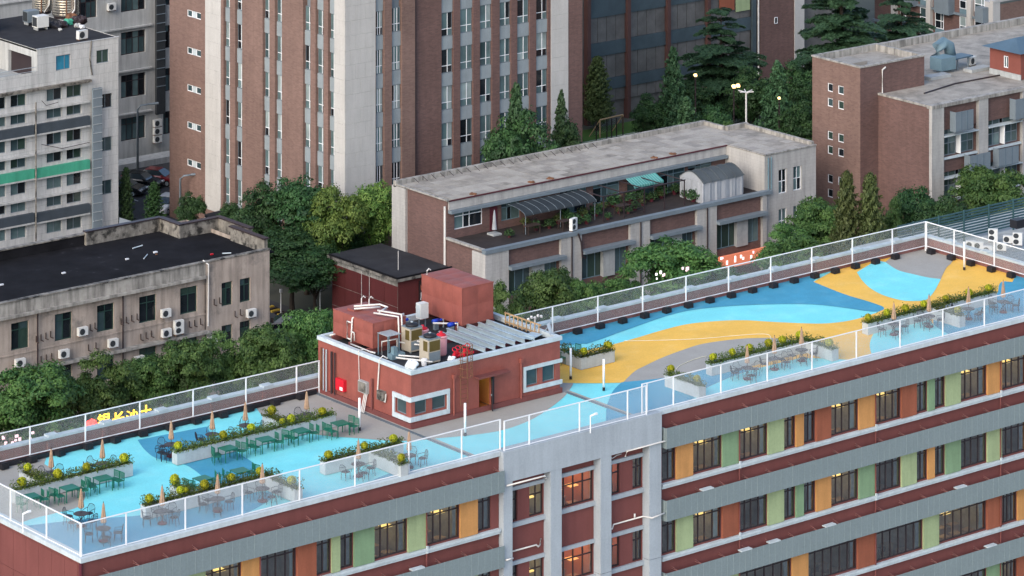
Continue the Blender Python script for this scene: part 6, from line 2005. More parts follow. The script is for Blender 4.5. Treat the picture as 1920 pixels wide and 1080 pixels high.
part('roof_upstand', MB().box(233.9, CY + 0.3, ZR - 0.1, 234.25, 257.996, ZR + 0.36).mesh(M['stained_cornice']), ce)
part('roof_upstand', MB().box(cx0 - 0.2, UY - 0.28, ZR + 0.052, cx0 + 0.12, 260.896, ZR + 0.17).mesh(M['stained_cornice']), ce)
part('roof_upstand', MB().box(227.95, CY + 0.0, ZR + 0.05, 228.15, UY - 0.29, ZR + 0.14).mesh(M['stained_cornice']), ce)
part('roof_upstand', MB().box(228.0, CY - 0.08, ZR + 0.047, 234.2, CY + 0.14, ZR + 0.16).mesh(M['stained_cornice']), ce)
part('wall', MB().poly([(228.0, CY, 7.3), (228.0, UY, 7.3), (228.0, UY, ZR), (228.0, CY, ZR)]).mesh(M['tile_fine']), ce)
rod = MB().tube([(0, 0, 0.35), (0.15, -0.55, 0.02)], 0.03, 4).mesh(M['dark_frame'], 'tie_rod')
for i in range(22):
    part('tie_rod', rod, ce, (198.2 + i * 0.95, 260.9, ZR + 0.06))
for i, px in enumerate((890, 1000, 1035, 1230, 1265)):
    x = uy(px, 300)[0]
    o = part('roof_rubble', blob(MB(), (x, UY + 0.25, ZR + 0.08), 0.35, px, 0.35).mesh(M['rust']))
    tag(o, '%s heap of rubble along the front edge of the grey slab roof' % ['first', 'second', 'third', 'fourth', 'fifth'][i], 'rubble', 'rubble on the slab roof')
part('downpipe', MB().tube([(cx0 - 0.12, 254.25, 5.0), (cx0 - 0.12, 254.25, 10.3)], 0.1, 7).mesh(M['pvc']), ce)
for dx in (0, 0.35):
    part('downpipe', MB().tube([(228.35 + dx, CY - 0.1, 7.8), (228.35 + dx, CY - 0.1, 10.6)], 0.07, 6).mesh(M['blue_green_metal']), ce)
part('cable', MB().tube([(cy(1078, 440)[0], CY - 0.45, 7.6), (cy(1083, 470)[0], CY - 0.5, 6.8), (cy(1085, 490)[0], CY - 0.5, 5.6), (cy(1092, 494)[0], CY - 0.45, 5.4)], 0.08, 6).mesh(M['dark_frame']), ce)
# awnings, tent, plants on the terrace
def arc_awning(label, xa, xb, ya, yb_, z1, drop, m, ribs, rm):
    t = thing('awning', label, 'awning', (xa, ya, z1))
    b, r_ = MB(), MB()
    n = 7
    prof = [(ya - (ya - yb_) * math.sin(i / n * math.pi / 2), z1 - drop * (1 - math.cos(i / n * math.pi / 2))) for i in range(n + 1)]
    for (p0, q0), (p1_, q1) in zip(prof[:-1], prof[1:]):
        b.poly([(xa, p0, q0), (xb, p0, q0), (xb, p1_, q1), (xa, p1_, q1)])
    part('sheet', b.mesh(M[m], smooth=True), t)
    for i in range(ribs):
        x = xa + (xb - xa) * i / (ribs - 1)
        part('rib', MB().tube([(x, p, q_ + 0.01) for p, q_ in prof], 0.016, 5).mesh(M[rm]), t)
    for x in (xa + 0.1, (xa + xb) / 2, xb - 0.1):
        part('post', MB().tube([(x, yb_ + 0.1, 7.5), (x, yb_ + 0.1, z1 - drop)], 0.03, 5).mesh(M['grey_metal']), t)
    return t
arc_awning('curved dark grey awning over the left half of the old roof terrace', uy(945, 390)[0], uy(1083, 365)[0] - 0.3, UY - 0.55, UY - 2.9, 9.62, 0.55, 'awning_grey', 10, 'grey_metal')
aw = thing('awning', 'striped turquoise awning over the roof terrace', 'awning', (uy(1163, 345)[0], UY - 0.6, 9.5))
xa, xb = uy(1166, 345)[0], uy(1222, 330)[0]
for i in range(24):
    u0, u1 = xa + (xb - xa) * i / 24, xa + (xb - xa) * (i + 1) / 24
    part('stripe', MB().poly([(u0, UY - 0.5, 9.75), (u1 - 0.01, UY - 0.5, 9.75), (u1 - 0.01, UY - 1.6, 9.3), (u0, UY - 1.6, 9.3)]).poly([(u0, UY - 1.6, 9.3), (u1 - 0.01, UY - 1.6, 9.3), (u1 - 0.01, UY - 1.62, 9.12), (u0 + 0.05, UY - 1.62, 9.08)]).mesh(M['awning_teal' if i % 2 else 'awning_pale']), aw)
tn = thing('party_tent', 'white walled tent with a grey arched roof on the terrace', 'tent', (221.3, 249.3, 7.5))
b = MB()
x0_, x1_, y0_, y1_ = 221.3, 226.0, 249.5, 252.6
for (pa, pb) in (((x0_, y0_), (x1_, y0_)), ((x0_, y1_), (x0_, y0_)), ((x1_, y0_), (x1_, y1_))):
    n = 24
    for i in range(n):
        f0, f1 = i / n, (i + 1) / n
        def pt(f, k):
            wv = 0.035 * math.sin(k * 1.3) + 0.02 * math.sin(k * 2.9)
            return (pa[0] + (pb[0] - pa[0]) * f + (wv if pa[0] == pb[0] else 0), pa[1] + (pb[1] - pa[1]) * f + (wv if pa[1] == pb[1] else 0))
        q0, q1 = pt(f0, i), pt(f1, i + 1)
        b.poly([(*q0, 7.5), (*q1, 7.5), (*q1, 9.3), (*q0, 9.3)])
part('side_wall', b.mesh(M['tent_white'], smooth=True), tn)
b, g = MB(), MB()
n = 8
pr = [(y0_ - 0.1 + (y1_ - y0_ + 0.2) * i / n, 9.3 + 0.75 * math.sin(math.pi * i / n)) for i in range(n + 1)]
for (p0, q0), (p1_, q1) in zip(pr[:-1], pr[1:]):
    b.poly([(x0_ - 0.1, p0, q0), (x1_ + 0.1, p0, q0), (x1_ + 0.1, p1_, q1), (x0_ - 0.1, p1_, q1)])
    g.poly([(x0_, p0, 9.3), (x0_, p0, q0), (x0_, p1_, q1), (x0_, p1_, 9.3)])
part('tent_roof', b.mesh(M['tent_grey'], smooth=True), tn)
part('gable', g.mesh(M['tent_white']), tn)
for i in range(6):
    x = x0_ + (x1_ - x0_) * i / 5
    part('hoop', MB().tube([(x, p, q_ + 0.03) for p, q_ in pr], 0.04, 5).mesh(M['tent_grey']), tn)
x, z = cy(1075, 415)
aircon('white air conditioner on end at the terrace rim', x, CY + 0.0, 7.85, 0.3, 0.95, True)
cu = thing('closed_umbrella', 'closed grey umbrella on a square base at the left of the old terrace', 'umbrella', (*at(927, 440, 7.5), 7.5))
ux, uyy = at(927, 440, 7.5)
part('folded_canopy', MB().lathe([(0.22, 0.45), (0.17, 0.9), (0.13, 1.5), (0.08, 1.9), (0.03, 2.1)], (ux, uyy, 7.5), 9).mesh(M['tent_white']), cu)
part('base', MB().cbox(ux, uyy, 7.5, 0.9, 0.9, 0.14).mesh(M['concrete']), cu)
pot_m = MB().lathe([(0.16, 0), (0.22, 0.32), (0.2, 0.34)], (0, 0, 0), 10).mesh(M['maroon'], 'pot')
def shrub_mesh(m, r, n, leaf):
    q_ = sph(n)
    q_[:, 2] = np.abs(q_[:, 2])
    p = q_ * r * RNG.uniform(0.4, 1.1, (n, 1)) + np.array([0, 0, 0.3])
    return leaf_mesh(p, q_ + RNG.normal(size=(n, 3)) * 0.6, leaf, RNG.beta(2, 2, n), M[m], 'foliage')
shs = [shrub_mesh('leaf_dark', 0.65, 260, 0.2), shrub_mesh('leaf_olive', 0.5, 160, 0.17), shrub_mesh('leaf_dark', 0.55, 220, 0.18)]
pp = [(1060, 415), (1075, 425), (1092, 408), (1130, 395), (1150, 388), (1178, 400), (1196, 378), (1250, 360), (1275, 362), (1310, 368), (985, 425), (1005, 432), (1030, 428), (1047, 420), (1100, 420), (1118, 405), (1140, 412), (1160, 400), (1168, 378), (1190, 395), (1205, 385), (1222, 378), (1240, 372), (1265, 350), (1285, 372), (1300, 378), (1325, 372), (955, 445), (1180, 372), (1215, 362)]
od = ['first', 'second', 'third', 'fourth', 'fifth', 'sixth', 'seventh', 'eighth', 'ninth', 'tenth', 'eleventh', 'twelfth', 'thirteenth', 'fourteenth', 'fifteenth', 'sixteenth', 'seventeenth', 'eighteenth', 'nineteenth', 'twentieth', 'twenty first', 'twenty second', 'twenty third', 'twenty fourth', 'twenty fifth', 'twenty sixth', 'twenty seventh', 'twenty eighth', 'twenty ninth', 'thirtieth']
for i, (px, py) in enumerate(sorted(pp)):
    x, y = at(px, py, 7.5)
    y = min(max(y, CY + 0.5), UY - 0.5)
    t = thing('potted_shrub', '%s potted shrub from the left on the old roof terrace' % od[i], 'potted plant', (x, y, 7.5), random.uniform(0, 6), 'potted shrubs on the old terrace')
    s = random.uniform(0.7, 1.25)
    t.scale = (s, s, s)
    sub('pot', pot_m, t)
    sub('foliage', shs[i % 3], t)
for i, (px, py) in enumerate(((1001, 425), (1040, 408), (950, 408))):
    x, y = at(px, py, 7.5)
    t = place('tc', make_wire_chair, ['dark chair left on the old terrace under the awning', 'dark chair in the shade of the curved awning', 'red topped seat by the terrace door'][i], x, min(y, UY - 0.6), i * 1.3, 'chairs on the old terrace', 7.5)
for i, (xx, yy, w2, d2, h2, m2, lb) in enumerate(((203.4, 251.2, 1.4, 0.8, 0.72, 'brown_pole', 'dark wooden table under the curved awning'), (206.6, 250.6, 1.2, 0.8, 0.70, 'brown_pole', 'dark wooden table at the right end of the curved awning'), (213.6, 251.4, 1.3, 0.8, 0.72, 'brown_pole', 'dark wooden table left of the turquoise awning'))):
    t = thing('terrace_table', lb, 'table', (xx, yy, 7.5), group='dark tables on the old terrace')
    part('tabletop', MB().cbox(xx, yy, 7.5 + h2, w2, d2, 0.06).mesh(M[m2]), t)
    for sx in (-1, 1):
        for sy in (-1, 1):
            part('leg', MB().cbox(xx + sx * (w2 / 2 - 0.08), yy + sy * (d2 / 2 - 0.08), 7.5, 0.06, 0.06, h2).mesh(M[m2]), t)
pg = thing('pergola', 'dark metal pergola frame on the middle of the old roof terrace', 'pergola', (211.0, 250.0, 7.5))
for xx in (210.6, 212.9, 215.2, 217.5, 219.8):
    part('post', MB().cbox(xx, 250.3, 7.5, 0.08, 0.08, 2.1).mesh(M['dark_frame']), pg)
    part('rafter', MB().box(xx - 0.03, 250.3, 9.6, xx + 0.03, 253.9, 9.68).mesh(M['dark_frame']), pg)
part('beam', MB().box(210.5, 250.26, 9.62, 219.9, 250.34, 9.72).mesh(M['dark_frame']), pg)
for k in range(9):
    part('trellis_bar', MB().box(212.9, 250.28, 7.7 + k * 0.2, 215.2, 250.31, 7.72 + k * 0.2).mesh(M['dark_frame']), pg)
# shop sign boards of the street front
sg2 = thing('shop_sign', 'dark shop fascia sign with pale characters under the terrace building', 'sign', (207, CY - 0.6, 2.2))
xa = cy(1083, 545)[0]
part('board', MB().box(xa, CY - 0.65, 1.9, xa + 5.2, CY - 0.4, 2.9).mesh(M['sign_black']), sg2)
for k, ch in enumerate('虹口'):
    part('character', text_mesh(ch, 0.8, M['wood']), sg2, (xa + 0.7 + k * 2.1, CY - 0.67, 2.05))
sg3 = thing('lit_shop_sign', 'glowing orange shop sign with white marks behind the street trees', 'sign', (222, CY - 0.6, 2.2))
xa, xb = cy(1335, 480)[0], cy(1428, 470)[0]
zc = cy(1380, 485)[1]
part('board', MB().box(xa, CY - 0.95, zc - 0.35, xb, CY - 0.7, zc + 0.75).mesh(M['neon_orange']), sg3)
for k in range(5):
    xx = xa + 0.8 + k * 0.95
    part('white_mark', MB().prism([(xx, CY - 0.98), (xx + 0.2, CY - 0.98), (xx + 0.2, CY - 0.955), (xx, CY - 0.955)], zc - 0.0 + 0.06 * (k % 3), zc + 0.35).mesh(M['lamp_white']), sg3)

# ================================================================== brick teaching block on the right
KX, KY = 242.03, 242.46
KZ = 14.3
kb = thing('brick_teaching_block', 'brown brick block with white pilasters, grey screens and a taller stair tower', 'building', (KX, KY, 0))
def ky(px, py):
    return on_y(px, py, KY)
SYF = on_x(1647, 178, KX)[0]
SX = on_y(1613, 128, SYF)[0]
SYB = on_x(1523, 108, SX)[0]
SZ = on_y(1613, 128, SYF)[1]
SX1 = on_y(1733, 105, SYF)[0]
bays2 = [(243.51, 247.92), (249.15, 253.58), (254.8, 259.2)]
kh = []
for a, b in bays2:
    mid = 1800
    for k in range(3):
        z1 = ky(1800, 238 + 79 * k)[1]
        z0 = ky(1800, 288 + 79 * k)[1]
        kh.append((a, b, z0, z1))
part('wall', MB().wall('y', KY, KX, 268, 0, KZ, kh, 0.5).mesh(M['brick_dark']), kb)
part('wall', MB().poly([(KX, KY, 0), (KX, SYF, 0), (KX, SYF, KZ), (KX, KY, KZ)]).mesh(M['brick_dark']), kb)
part('backing', MB().box(KX + 0.2, KY + 0.6, 0, 268, KY + 0.7, 13).mesh(M['glass_dark']), kb)
for a, b in ((KX - 0.06, 243.5), (247.93, 249.14), (253.59, 254.79), (259.2, 260.5)):
    part('pilaster', MB().box(a, KY - 0.35, 0, b, KY - 0.003, KZ - 0.2).mesh(M['tile_fine']), kb)
part('coping', MB().box(KX - 0.1, KY - 0.42, KZ - 0.197, 268, KY + 0.25, KZ + 0.1).mesh(M['stained_cornice']), kb)
part('coping', MB().box(KX - 0.1, KY + 0.254, KZ - 0.1, KX + 0.2, SYF, KZ + 0.09).mesh(M['stained_cornice']), kb)
for a, b, z0, z1 in kh:
    m_ = a + (b - a) * 0.48
    window(kb, 'y', KY, a + 0.05, m_ - 0.02, z0, z1, rec=0.3, t=0.08, vs=(0.55,), hs=(0.45,), fm='grey_metal', gms=['glass_teal', 'glass_green', 'glass_curtain'])
    window(kb, 'y', KY, m_ + 0.35, b - 0.05, z0, z1, rec=0.3, t=0.08, vs=(0.6,), hs=(0.4, 0.75), fm='grey_metal', gms=['glass_teal', 'glass_curtain'])
    part('open_casement', MB().box(m_ + 0.0, KY - 0.3, z0 + 0.1, m_ + 0.06, KY + 0.28, z1 - 0.5).mesh(M['white_paint']), kb)
    part('window_shelf', MB().box(a + 0.02, KY - 0.4, z1 - 0.55, b - 0.02, KY + 0.28, z1 - 0.46).mesh(M['coping']), kb)
    part('window_sill', MB().box(a + 0.02, KY - 0.25, z0 - 0.2, b - 0.02, KY - 0.005, z0 - 0.02).mesh(M['coping']), kb)
scr = [(1775, 1808, 207, 243), (1887, 1935, 183, 220), (1802, 1840, 288, 320), (1856, 1893, 276, 308)]
for p0, p1, y0, y1 in scr:
    xa, z1 = ky(p0, y0)
    xb = ky(p1, y0)[0]
    z0 = ky(p0, y1)[1]
    s_ = part('ac_screen', MB().box(xa, KY - 1.15, z0, xb, KY - 1.1, z1).box(xa, KY - 1.1, z0, xa + 0.05, KY - 0.4, z1).box(xa, KY - 1.1, z0 - 0.06, xb, KY - 0.36, z0 - 0.003).mesh(M['grey_metal']), kb)
    for q_ in range(1, 3):
        xx = xa + (xb - xa) * q_ / 3
        sub('screen_joint', MB().box(xx - 0.015, KY - 1.17, z0, xx + 0.015, KY - 1.151, z1).mesh(M['blue_roof']), s_)
# lower roof with clutter
part('roof', MB().box(KX + 0.204, KY + 0.254, KZ - 0.3, 290, SYF - 0.004, KZ - 0.05).mesh(M['roof_slab']), kb)
part('roof', MB().box(SX1 + 0.004, SYF, KZ - 0.3, 290, 262, KZ - 0.05).mesh(M['roof_slab']), kb)
part('roof_upstand', MB().box(SX1 + 0.004, 262.004, KZ - 0.3, 290, 262.5, KZ + 0.6).mesh(M['stained_cornice']), kb)
part('roof_joint', MB().tube([(*at(1733, 175, KZ), KZ), (*at(1790, 157, KZ), KZ), (*at(1880, 140, KZ), KZ)], 0.09, 5).mesh(M['dark_frame']), kb)
# stair tower
sh_ = []
for p0, p1 in ((1551.5, 1561.5), (1571, 1582)):
    for yy in (156, 184, 246, 273, 327, 354):
        mid = (p0 + p1) / 2
        off = (mid - 1556) * 0.25
        a, b = on_x(p0, yy, SX)[0], on_x(p1, yy, SX)[0]
        sh_.append((min(a, b), max(a, b), on_x(mid, yy + 16 + off, SX)[1], on_x(mid, yy + off, SX)[1]))
part('wall', MB().wall('x', SX, SYF, SYB, 0, SZ, sh_, 0.2).mesh(M['brick_far']), kb)
part('wall', MB().wall('y', SYF, SX, SX1, 0, SZ, (), 0.2).mesh(M['brick_dark']), kb)
part('wall', MB().poly([(SX1, SYF, 10), (SX1, SYB, 10), (SX1, SYB, SZ), (SX1, SYF, SZ)]).poly([(SX, SYB, 0), (SX1, SYB, 0), (SX1, SYB, SZ), (SX, SYB, SZ)]).mesh(M['brick_dark']), kb)
for h in sh_:
    window(kb, 'x', SX, *h, rec=0.06, t=0.07, vs=(), fm='white_paint', gms=['glass_dark', 'glass_teal', 'glass_green'])
part('roof', MB().box(SX + 0.3, SYF + 0.3, SZ - 0.6, SX1 - 0.3, SYB - 0.3, SZ - 0.45).mesh(M['roof_slab']), kb)
rim(kb, SX, SX1, SYF, SYB, SZ, 'stained_cornice', 0.3, 0.14)
part('inner_upstand', MB().box(SX + 0.3, SYB - 0.304, SZ - 0.45, SX1 - 0.3, SYB - 0.3, SZ).box(SX1 - 0.304, SYF + 0.3, SZ - 0.45, SX1 - 0.3, SYB - 0.31, SZ).mesh(M['stained_cornice']), kb)
part('roof_hatch', MB().box(SX + 0.8, SYF + 2.2, SZ - 0.45, SX + 3.0, SYB - 1.6, SZ - 0.1).mesh(M['roof_slab_dark']), kb)
part('downpipe', MB().tube([(on_y(1653, 120, SYF)[0] + 0.4, SYF - 0.1, SZ - 0.3), (on_y(1653, 120, SYF)[0], SYF - 0.1, SZ - 0.5), (on_y(1653, 120, SYF)[0], SYF - 0.1, KZ)], 0.07, 6).mesh(M['pvc']), kb)
# plant on the low roof
eq = thing('ventilation_unit', 'pale blue ventilation box with bent duct on the brick block roof', 'ventilation unit', (*at(1768, 130, KZ), KZ))
x, y = at(1768, 134, KZ)
part('fan_box', MB().cbox(x, y, KZ + 0.25, 1.9, 1.5, 1.15).mesh(M['blue_green_metal']), eq)
part('duct', MB().tube([(x + 0.2, y + 1.0, KZ + 1.2), (x + 0.5, y + 1.2, KZ + 2.0), (x + 1.3, y + 1.2, KZ + 2.3), (x + 2.0, y + 1.2, KZ + 1.9), (x + 2.2, y + 1.2, KZ + 1.0)], 0.55, 12).mesh(M['blue_green_metal'], smooth=True), eq)
part('hood', MB().prism([(x + 1.0, y - 0.6), (x + 3.6, y - 0.4), (x + 3.4, y + 1.0), (x + 1.2, y + 1.0)], KZ + 1.0, KZ + 1.12).mesh(M['blue_roof']), eq)
for sx in (-0.7, 0.7, 1.6, 3.0):
    part('leg', MB().cbox(x + sx, y - 0.3, KZ, 0.12, 0.12, 1.0 if sx > 1 else 0.25).mesh(M['grey_metal']), eq)
x, y = at(1822, 122, KZ)
aircon('white air conditioner on the brick block roof beside the blue duct', x, y, KZ + 0.05, 0.2, 1.2)
for px, py, lb in ((1757, 145, 'flat roof hatch left of the blue ventilation box'), (1833, 131, 'flat roof hatch right of the blue ventilation box')):
    x, y = at(px, py, KZ)
    o = part('roof_hatch', MB().cbox(x, y, KZ - 0.04, 2.6, 1.1, 0.28).mesh(M['concrete']))
    tag(o, lb, 'roof hatch', 'roof hatches')
ht = thing('rooftop_hut', 'red rooftop hut with a low blue grey roof at the right edge', 'hut', (*at(1856, 130, KZ), KZ))
hx_, hy_ = at(1914, 150, KZ)
hyb = on_x(1856, 135, hx_)[0]
hz = KZ + 2.5
wz = on_x(1886, 115, hx_)
part('wall', MB().wall('x', hx_, hy_, hyb, KZ + 0.45, hz, [(wz[0] - 0.3, wz[0] + 0.3, wz[1] - 0.6, wz[1] + 0.5)], 0.15).mesh(M['hut_red']), ht)
part('wall', MB().poly([(hx_, hy_, KZ), (hx_ + 8, hy_, KZ), (hx_ + 8, hy_, hz), (hx_, hy_, hz)]).mesh(M['hut_red']), ht)
part('plinth', MB().box(hx_ - 0.08, hy_ - 0.05, KZ - 0.05, hx_ - 0.003, hyb, KZ + 0.45).mesh(M['concrete']), ht)
window(ht, 'x', hx_, wz[0] - 0.3, wz[0] + 0.3, wz[1] - 0.6, wz[1] + 0.5, rec=0.05, t=0.08, vs=(0.5,), gms='glass_teal')
b = MB()
ymid = (hy_ + hyb) / 2
b.poly([(hx_ - 0.6, hy_ - 0.5, hz), (hx_ + 9, hy_ - 0.5, hz), (hx_ + 9, ymid, hz + 0.9), (hx_ + 1.4, ymid, hz + 0.9)])
b.poly([(hx_ - 0.6, hyb + 0.5, hz), (hx_ - 0.6, hy_ - 0.5, hz), (hx_ + 1.4, ymid, hz + 0.9)])
b.poly([(hx_ - 0.6, hyb + 0.5, hz), (hx_ + 1.4, ymid, hz + 0.9), (hx_ + 9, ymid, hz + 0.9), (hx_ + 9, hyb + 0.5, hz)])
b.poly([(hx_ - 0.6, hy_ - 0.5, hz - 0.004), (hx_ + 9, hy_ - 0.5, hz - 0.004), (hx_ + 9, hyb + 0.5, hz - 0.004), (hx_ - 0.6, hyb + 0.5, hz - 0.004)])
part('hipped_roof', b.mesh(M['blue_roof']), ht)

# ================================================================== dormitory behind it, top right
DX, DY = at(1862, 140, 0)
dm = thing('dormitory_block', 'brick and white dormitory with grey balcony screens in the top right corner', 'building', (DX, DY, 0))
DZ = on_y(1862, 12, DY)[1] + 0.4
DYB = on_x(1640, 60, DX)[0]
part('wall', MB().wall('x', DX, DY, DYB, 0, DZ, (), 0.2).mesh(M['brick_dark']), dm)
part('wall', MB().wall('y', DY, DX, DX + 40, 0, DZ - 0.3, (), 0.2).mesh(M['brick_far']), dm)
part('roof', MB().box(DX, DY, DZ - 0.1, DX + 40, DYB, DZ).mesh(M['stone']), dm)
part('coping', MB().box(DX - 0.15, DY - 0.15, DZ + 0.003, DX + 40, DY + 0.3, DZ + 0.25).mesh(M['stone']), dm)
part('pilaster', MB().box(DX - 0.12, DY - 0.1, 0, DX + 1.0, DY + 1.15, DZ - 0.01).mesh(M['stone']), dm)
def dx(px, py):
    return on_x(px, py, DX)
def bandx(ya, yb_, z0, z1, pr, m, nm):
    part(nm, MB().box(DX - pr, min(ya, yb_), z0, DX - 0.003, max(ya, yb_), z1).mesh(M[m]), dm)
for px in (1680, 1746, 1822):
    y = dx(px, 60)[0]
    bandx(y - 0.32, y + 0.32, 0, DZ - 0.02, 0.5, 'stone', 'pilaster')
zs_ = [dx(1760, y)[1] for y in (-30, 17, 64, 111)]
for k, z in enumerate(zs_):
    bandx(DY + 1.2, DYB, z - 0.12, z + 0.1, 0.3, 'grey_metal', 'floor_band')
for k in range(3):
    zt = zs_[k] - 0.15
    zbm = zs_[k + 1] + 0.12
    for p0, p1 in ((1727, 1743), (1755, 1771), (1801, 1818), (1829, 1848), (1690, 1700)):
        ya, yb_ = sorted((dx(p0, 60)[0], dx(p1, 60)[0]))
        window(dm, 'x', DX - 0.16, ya, yb_, zbm + 0.55, zt, rec=0.0, t=0.08, vs=(0.7,), hs=(0.45,), gms=['glass_dark', 'glass_teal', 'glass_pale'])
        bandx(ya, yb_, zbm, zbm + 0.53, 0.14, 'blue_green_metal', 'apron_panel')
for p0, p1, yt, yb2 in ((1763, 1790, -8, 24), (1695, 1722, -14, 8), (1840, 1855, 12, 40), (1690, 1716, 56, 82), (1762, 1789, 72, 95)):
    ya, yb_ = sorted((dx(p0, 60)[0], dx(p1, 60)[0]))
    bandx(ya, yb_, dx((p0 + p1) / 2, yb2)[1], dx((p0 + p1) / 2, yt)[1], 1.0, 'grey_metal', 'balcony_screen')

# ================================================================== neighbour roof beyond the right end
nb = thing('neighbour_roof_block', 'flat grey neighbour block beyond the right end of the school roof', 'building', (194, 178, 0))
NZ = 18.2
part('wall', MB().box(193.6, 176, 0, 226, 202, NZ - 0.003).mesh(M['concrete']), nb)
slm = MB().cbox(0, 0, 0, 1.55, 0.95, 0.06).mesh(M['grey_metal'], 'roof_slab')
for i in range(14):
    for j in range(16):
        x, y = 195.2 + i * 1.6, 179 + j * 1.0
        if Vector((x - 205, y - 190)).length < 14:
            part('roof_slab', slm, nb, (x, y, NZ))
lvf = thing('louvre_fence', 'teal louvred screen fence on the neighbour roof', 'fence', (194.5, 198.0, NZ))
for i in range(8):
    part('post', MB().cbox(196 + i * 2.6, 198.0, NZ, 0.1, 0.1, 2.3).mesh(M['louvre']), lvf)
for k in range(10):
    part('louvre', MB().box(194.5, 198.07, NZ + 0.25 + k * 0.205, 216, 198.13, NZ + 0.36 + k * 0.205).mesh(M['louvre']), lvf)
for k, (px, py, lb, dbl) in enumerate(((1908, 462, 'double fan air conditioner farthest right on the neighbour roof', True), (1890, 458, 'white air conditioner behind the right end fence, second from the right', False), (1862, 455, 'tall white air conditioner against the louvred screen', True), (1852, 478, 'white air conditioner near the end parapet, front row', False), (1835, 470, 'low white air conditioner near the end parapet, left one', False), (1820, 468, 'lowest white box beyond the end parapet', False), (1878, 472, 'white air conditioner in the front row on the neighbour roof', False))):
    x, y = at(px, py, NZ)
    aircon(lb, x, y, NZ + 0.12, -0.9, 0.85, dbl)
o = part('dark_crate', MB().cbox(*at(1908, 458, NZ), NZ + 1.25, 0.9, 0.7, 0.6).mesh(M['black_plastic']))
tag(o, 'dark box on top of the air conditioners at the right edge', 'box')

# ================================================================== small sheds
sd1 = thing('black_shed', 'low shed with dark pitched roof and white gable behind the black roof', 'shed', (*at(385, 425, 0), 0))
pts = [at(382, 402, 3.2), at(438, 388, 3.2), at(462, 402, 3.2), at(405, 420, 3.2)]
part('roof', MB().poly([(p[0], p[1], 3.2) for p in pts]).poly([(p[0], p[1], 3.05) for p in pts]).mesh(M['bitumen_grey']), sd1)
a_, b_ = pts[0], pts[3]
part('gable_wall', MB().poly([(a_[0] + 0.1, a_[1], 0), (b_[0] + 0.1, b_[1], 0), (b_[0] + 0.1, b_[1], 3.04), (a_[0] + 0.1, a_[1], 3.04)]).mesh(M['white_paint']), sd1)
c_ = pts[2]
part('front_wall', MB().poly([(b_[0] + 0.1, b_[1] + 0.1, 0), (c_[0], c_[1] + 0.1, 0), (c_[0], c_[1] + 0.1, 3.04), (b_[0] + 0.1, b_[1] + 0.1, 3.04)]).mesh(M['sign_black']), sd1)
part('sign_lettering', MB().box(b_[0] + 1.2, b_[1] - 0.02, 1.7, b_[0] + 2.6, b_[1] + 0.04, 2.2).mesh(M['neon_red']), sd1)
sd2 = thing('metal_roof_shed', 'pale corrugated metal roof at the foot of the white tiled block', 'shed', (*at(240, 430, 0), 0))
pts = [at(224, 408, 2.6), at(270, 422, 2.6), at(258, 436, 2.6), at(222, 432, 2.6)]
part('roof', MB().prism(pts, 2.5, 2.62).mesh(M['light_metal']), sd2)
part('wall', MB().prism([(p[0] * 0.999 + 0.2, p[1] * 0.999 + 0.25) for p in pts], 0, 2.49).mesh(M['concrete']), sd2)
# ================================================================== trees
cam_a = broadleaf(M['leaf_camphor'], 10, 4.0, 125, 150, 0.29, seed=1)
cam_b = broadleaf(M['leaf_camphor'], 10, 4.0, 115, 150, 0.29, seed=2)
cam_c = broadleaf(M['leaf_camphor'], 10, 4.0, 130, 150, 0.29, seed=3)
drk_a = broadleaf(M['leaf_dark'], 10, 4.0, 170, 95, 0.30, seed=4)
drk_b = broadleaf(M['leaf_dark'], 10, 4.0, 165, 95, 0.30, seed=5)
yel_a = broadleaf(M['leaf_yellow'], 10, 4.0, 150, 85, 0.30, seed=6)
ced_a = cedar(M['leaf_cedar'], 20, 8.0, 9, 1)
ced_b = cedar(M['leaf_cedar'], 20, 7.5, 11, 2, power=1.3)
spr_a = conic(M['leaf_spruce'], 10, 3.2, 130, 1, 0.36)
spr_b = conic(M['leaf_spruce'], 10, 3.0, 120, 2, 0.36)
oli_a = conic(M['leaf_olive'], 10, 2.6, 170, 3, 0.34, up=0.5, low=0.08, power=0.55)
cyp_a = conic(M['leaf_dark'], 10, 1.8, 130, 4, 0.32, up=0.6, low=0.04, power=0.5)
GRP = 'trees round the buildings'
def tree_at(pair, label, px, pytop, y, rpx, baseH=10.0, baseR=4.0, z0=0.0, name='tree', group=GRP):
    x, zt = on_y(px, pytop, y)
    xc = x * math.cos(YAW) - y * math.sin(YAW)
    D = x * math.sin(YAW) + y * math.cos(YAW)
    r = rpx * D / FPX * (1.22 if baseR == 4.0 else 1.1)
    return place_tree(None, pair, label, x, y, r / baseR, (zt - z0) / baseH * (0.93 if baseR == 4.0 else 1.0), z=z0, group=group, name=name)
T = tree_at
# street row in front of the black roofed block
T(cam_a, 'big round street tree at the left edge below the pink wall', 55, 684, 238, 82)
T(cam_b, 'street tree second from the left below the pink wall', 178, 668, 239, 58)
T(cam_c, 'street tree third from the left below the pink wall', 262, 664, 240, 52)
T(cam_a, 'street tree fourth from the left below the pink wall', 348, 634, 239, 56)
T(cam_b, 'street tree fifth from the left below the pink wall', 425, 622, 240, 45)
T(cam_c, 'street tree sixth from the left, at the corner of the pink wall', 505, 604, 238, 58)
T(cam_a, 'street tree just left of the pump house', 592, 574, 238, 52)
T(drk_a, 'dark low street tree behind the first two street trees', 118, 700, 244, 50)
T(cam_b, 'street tree beyond the left edge below the pink wall', -75, 700, 239, 60)
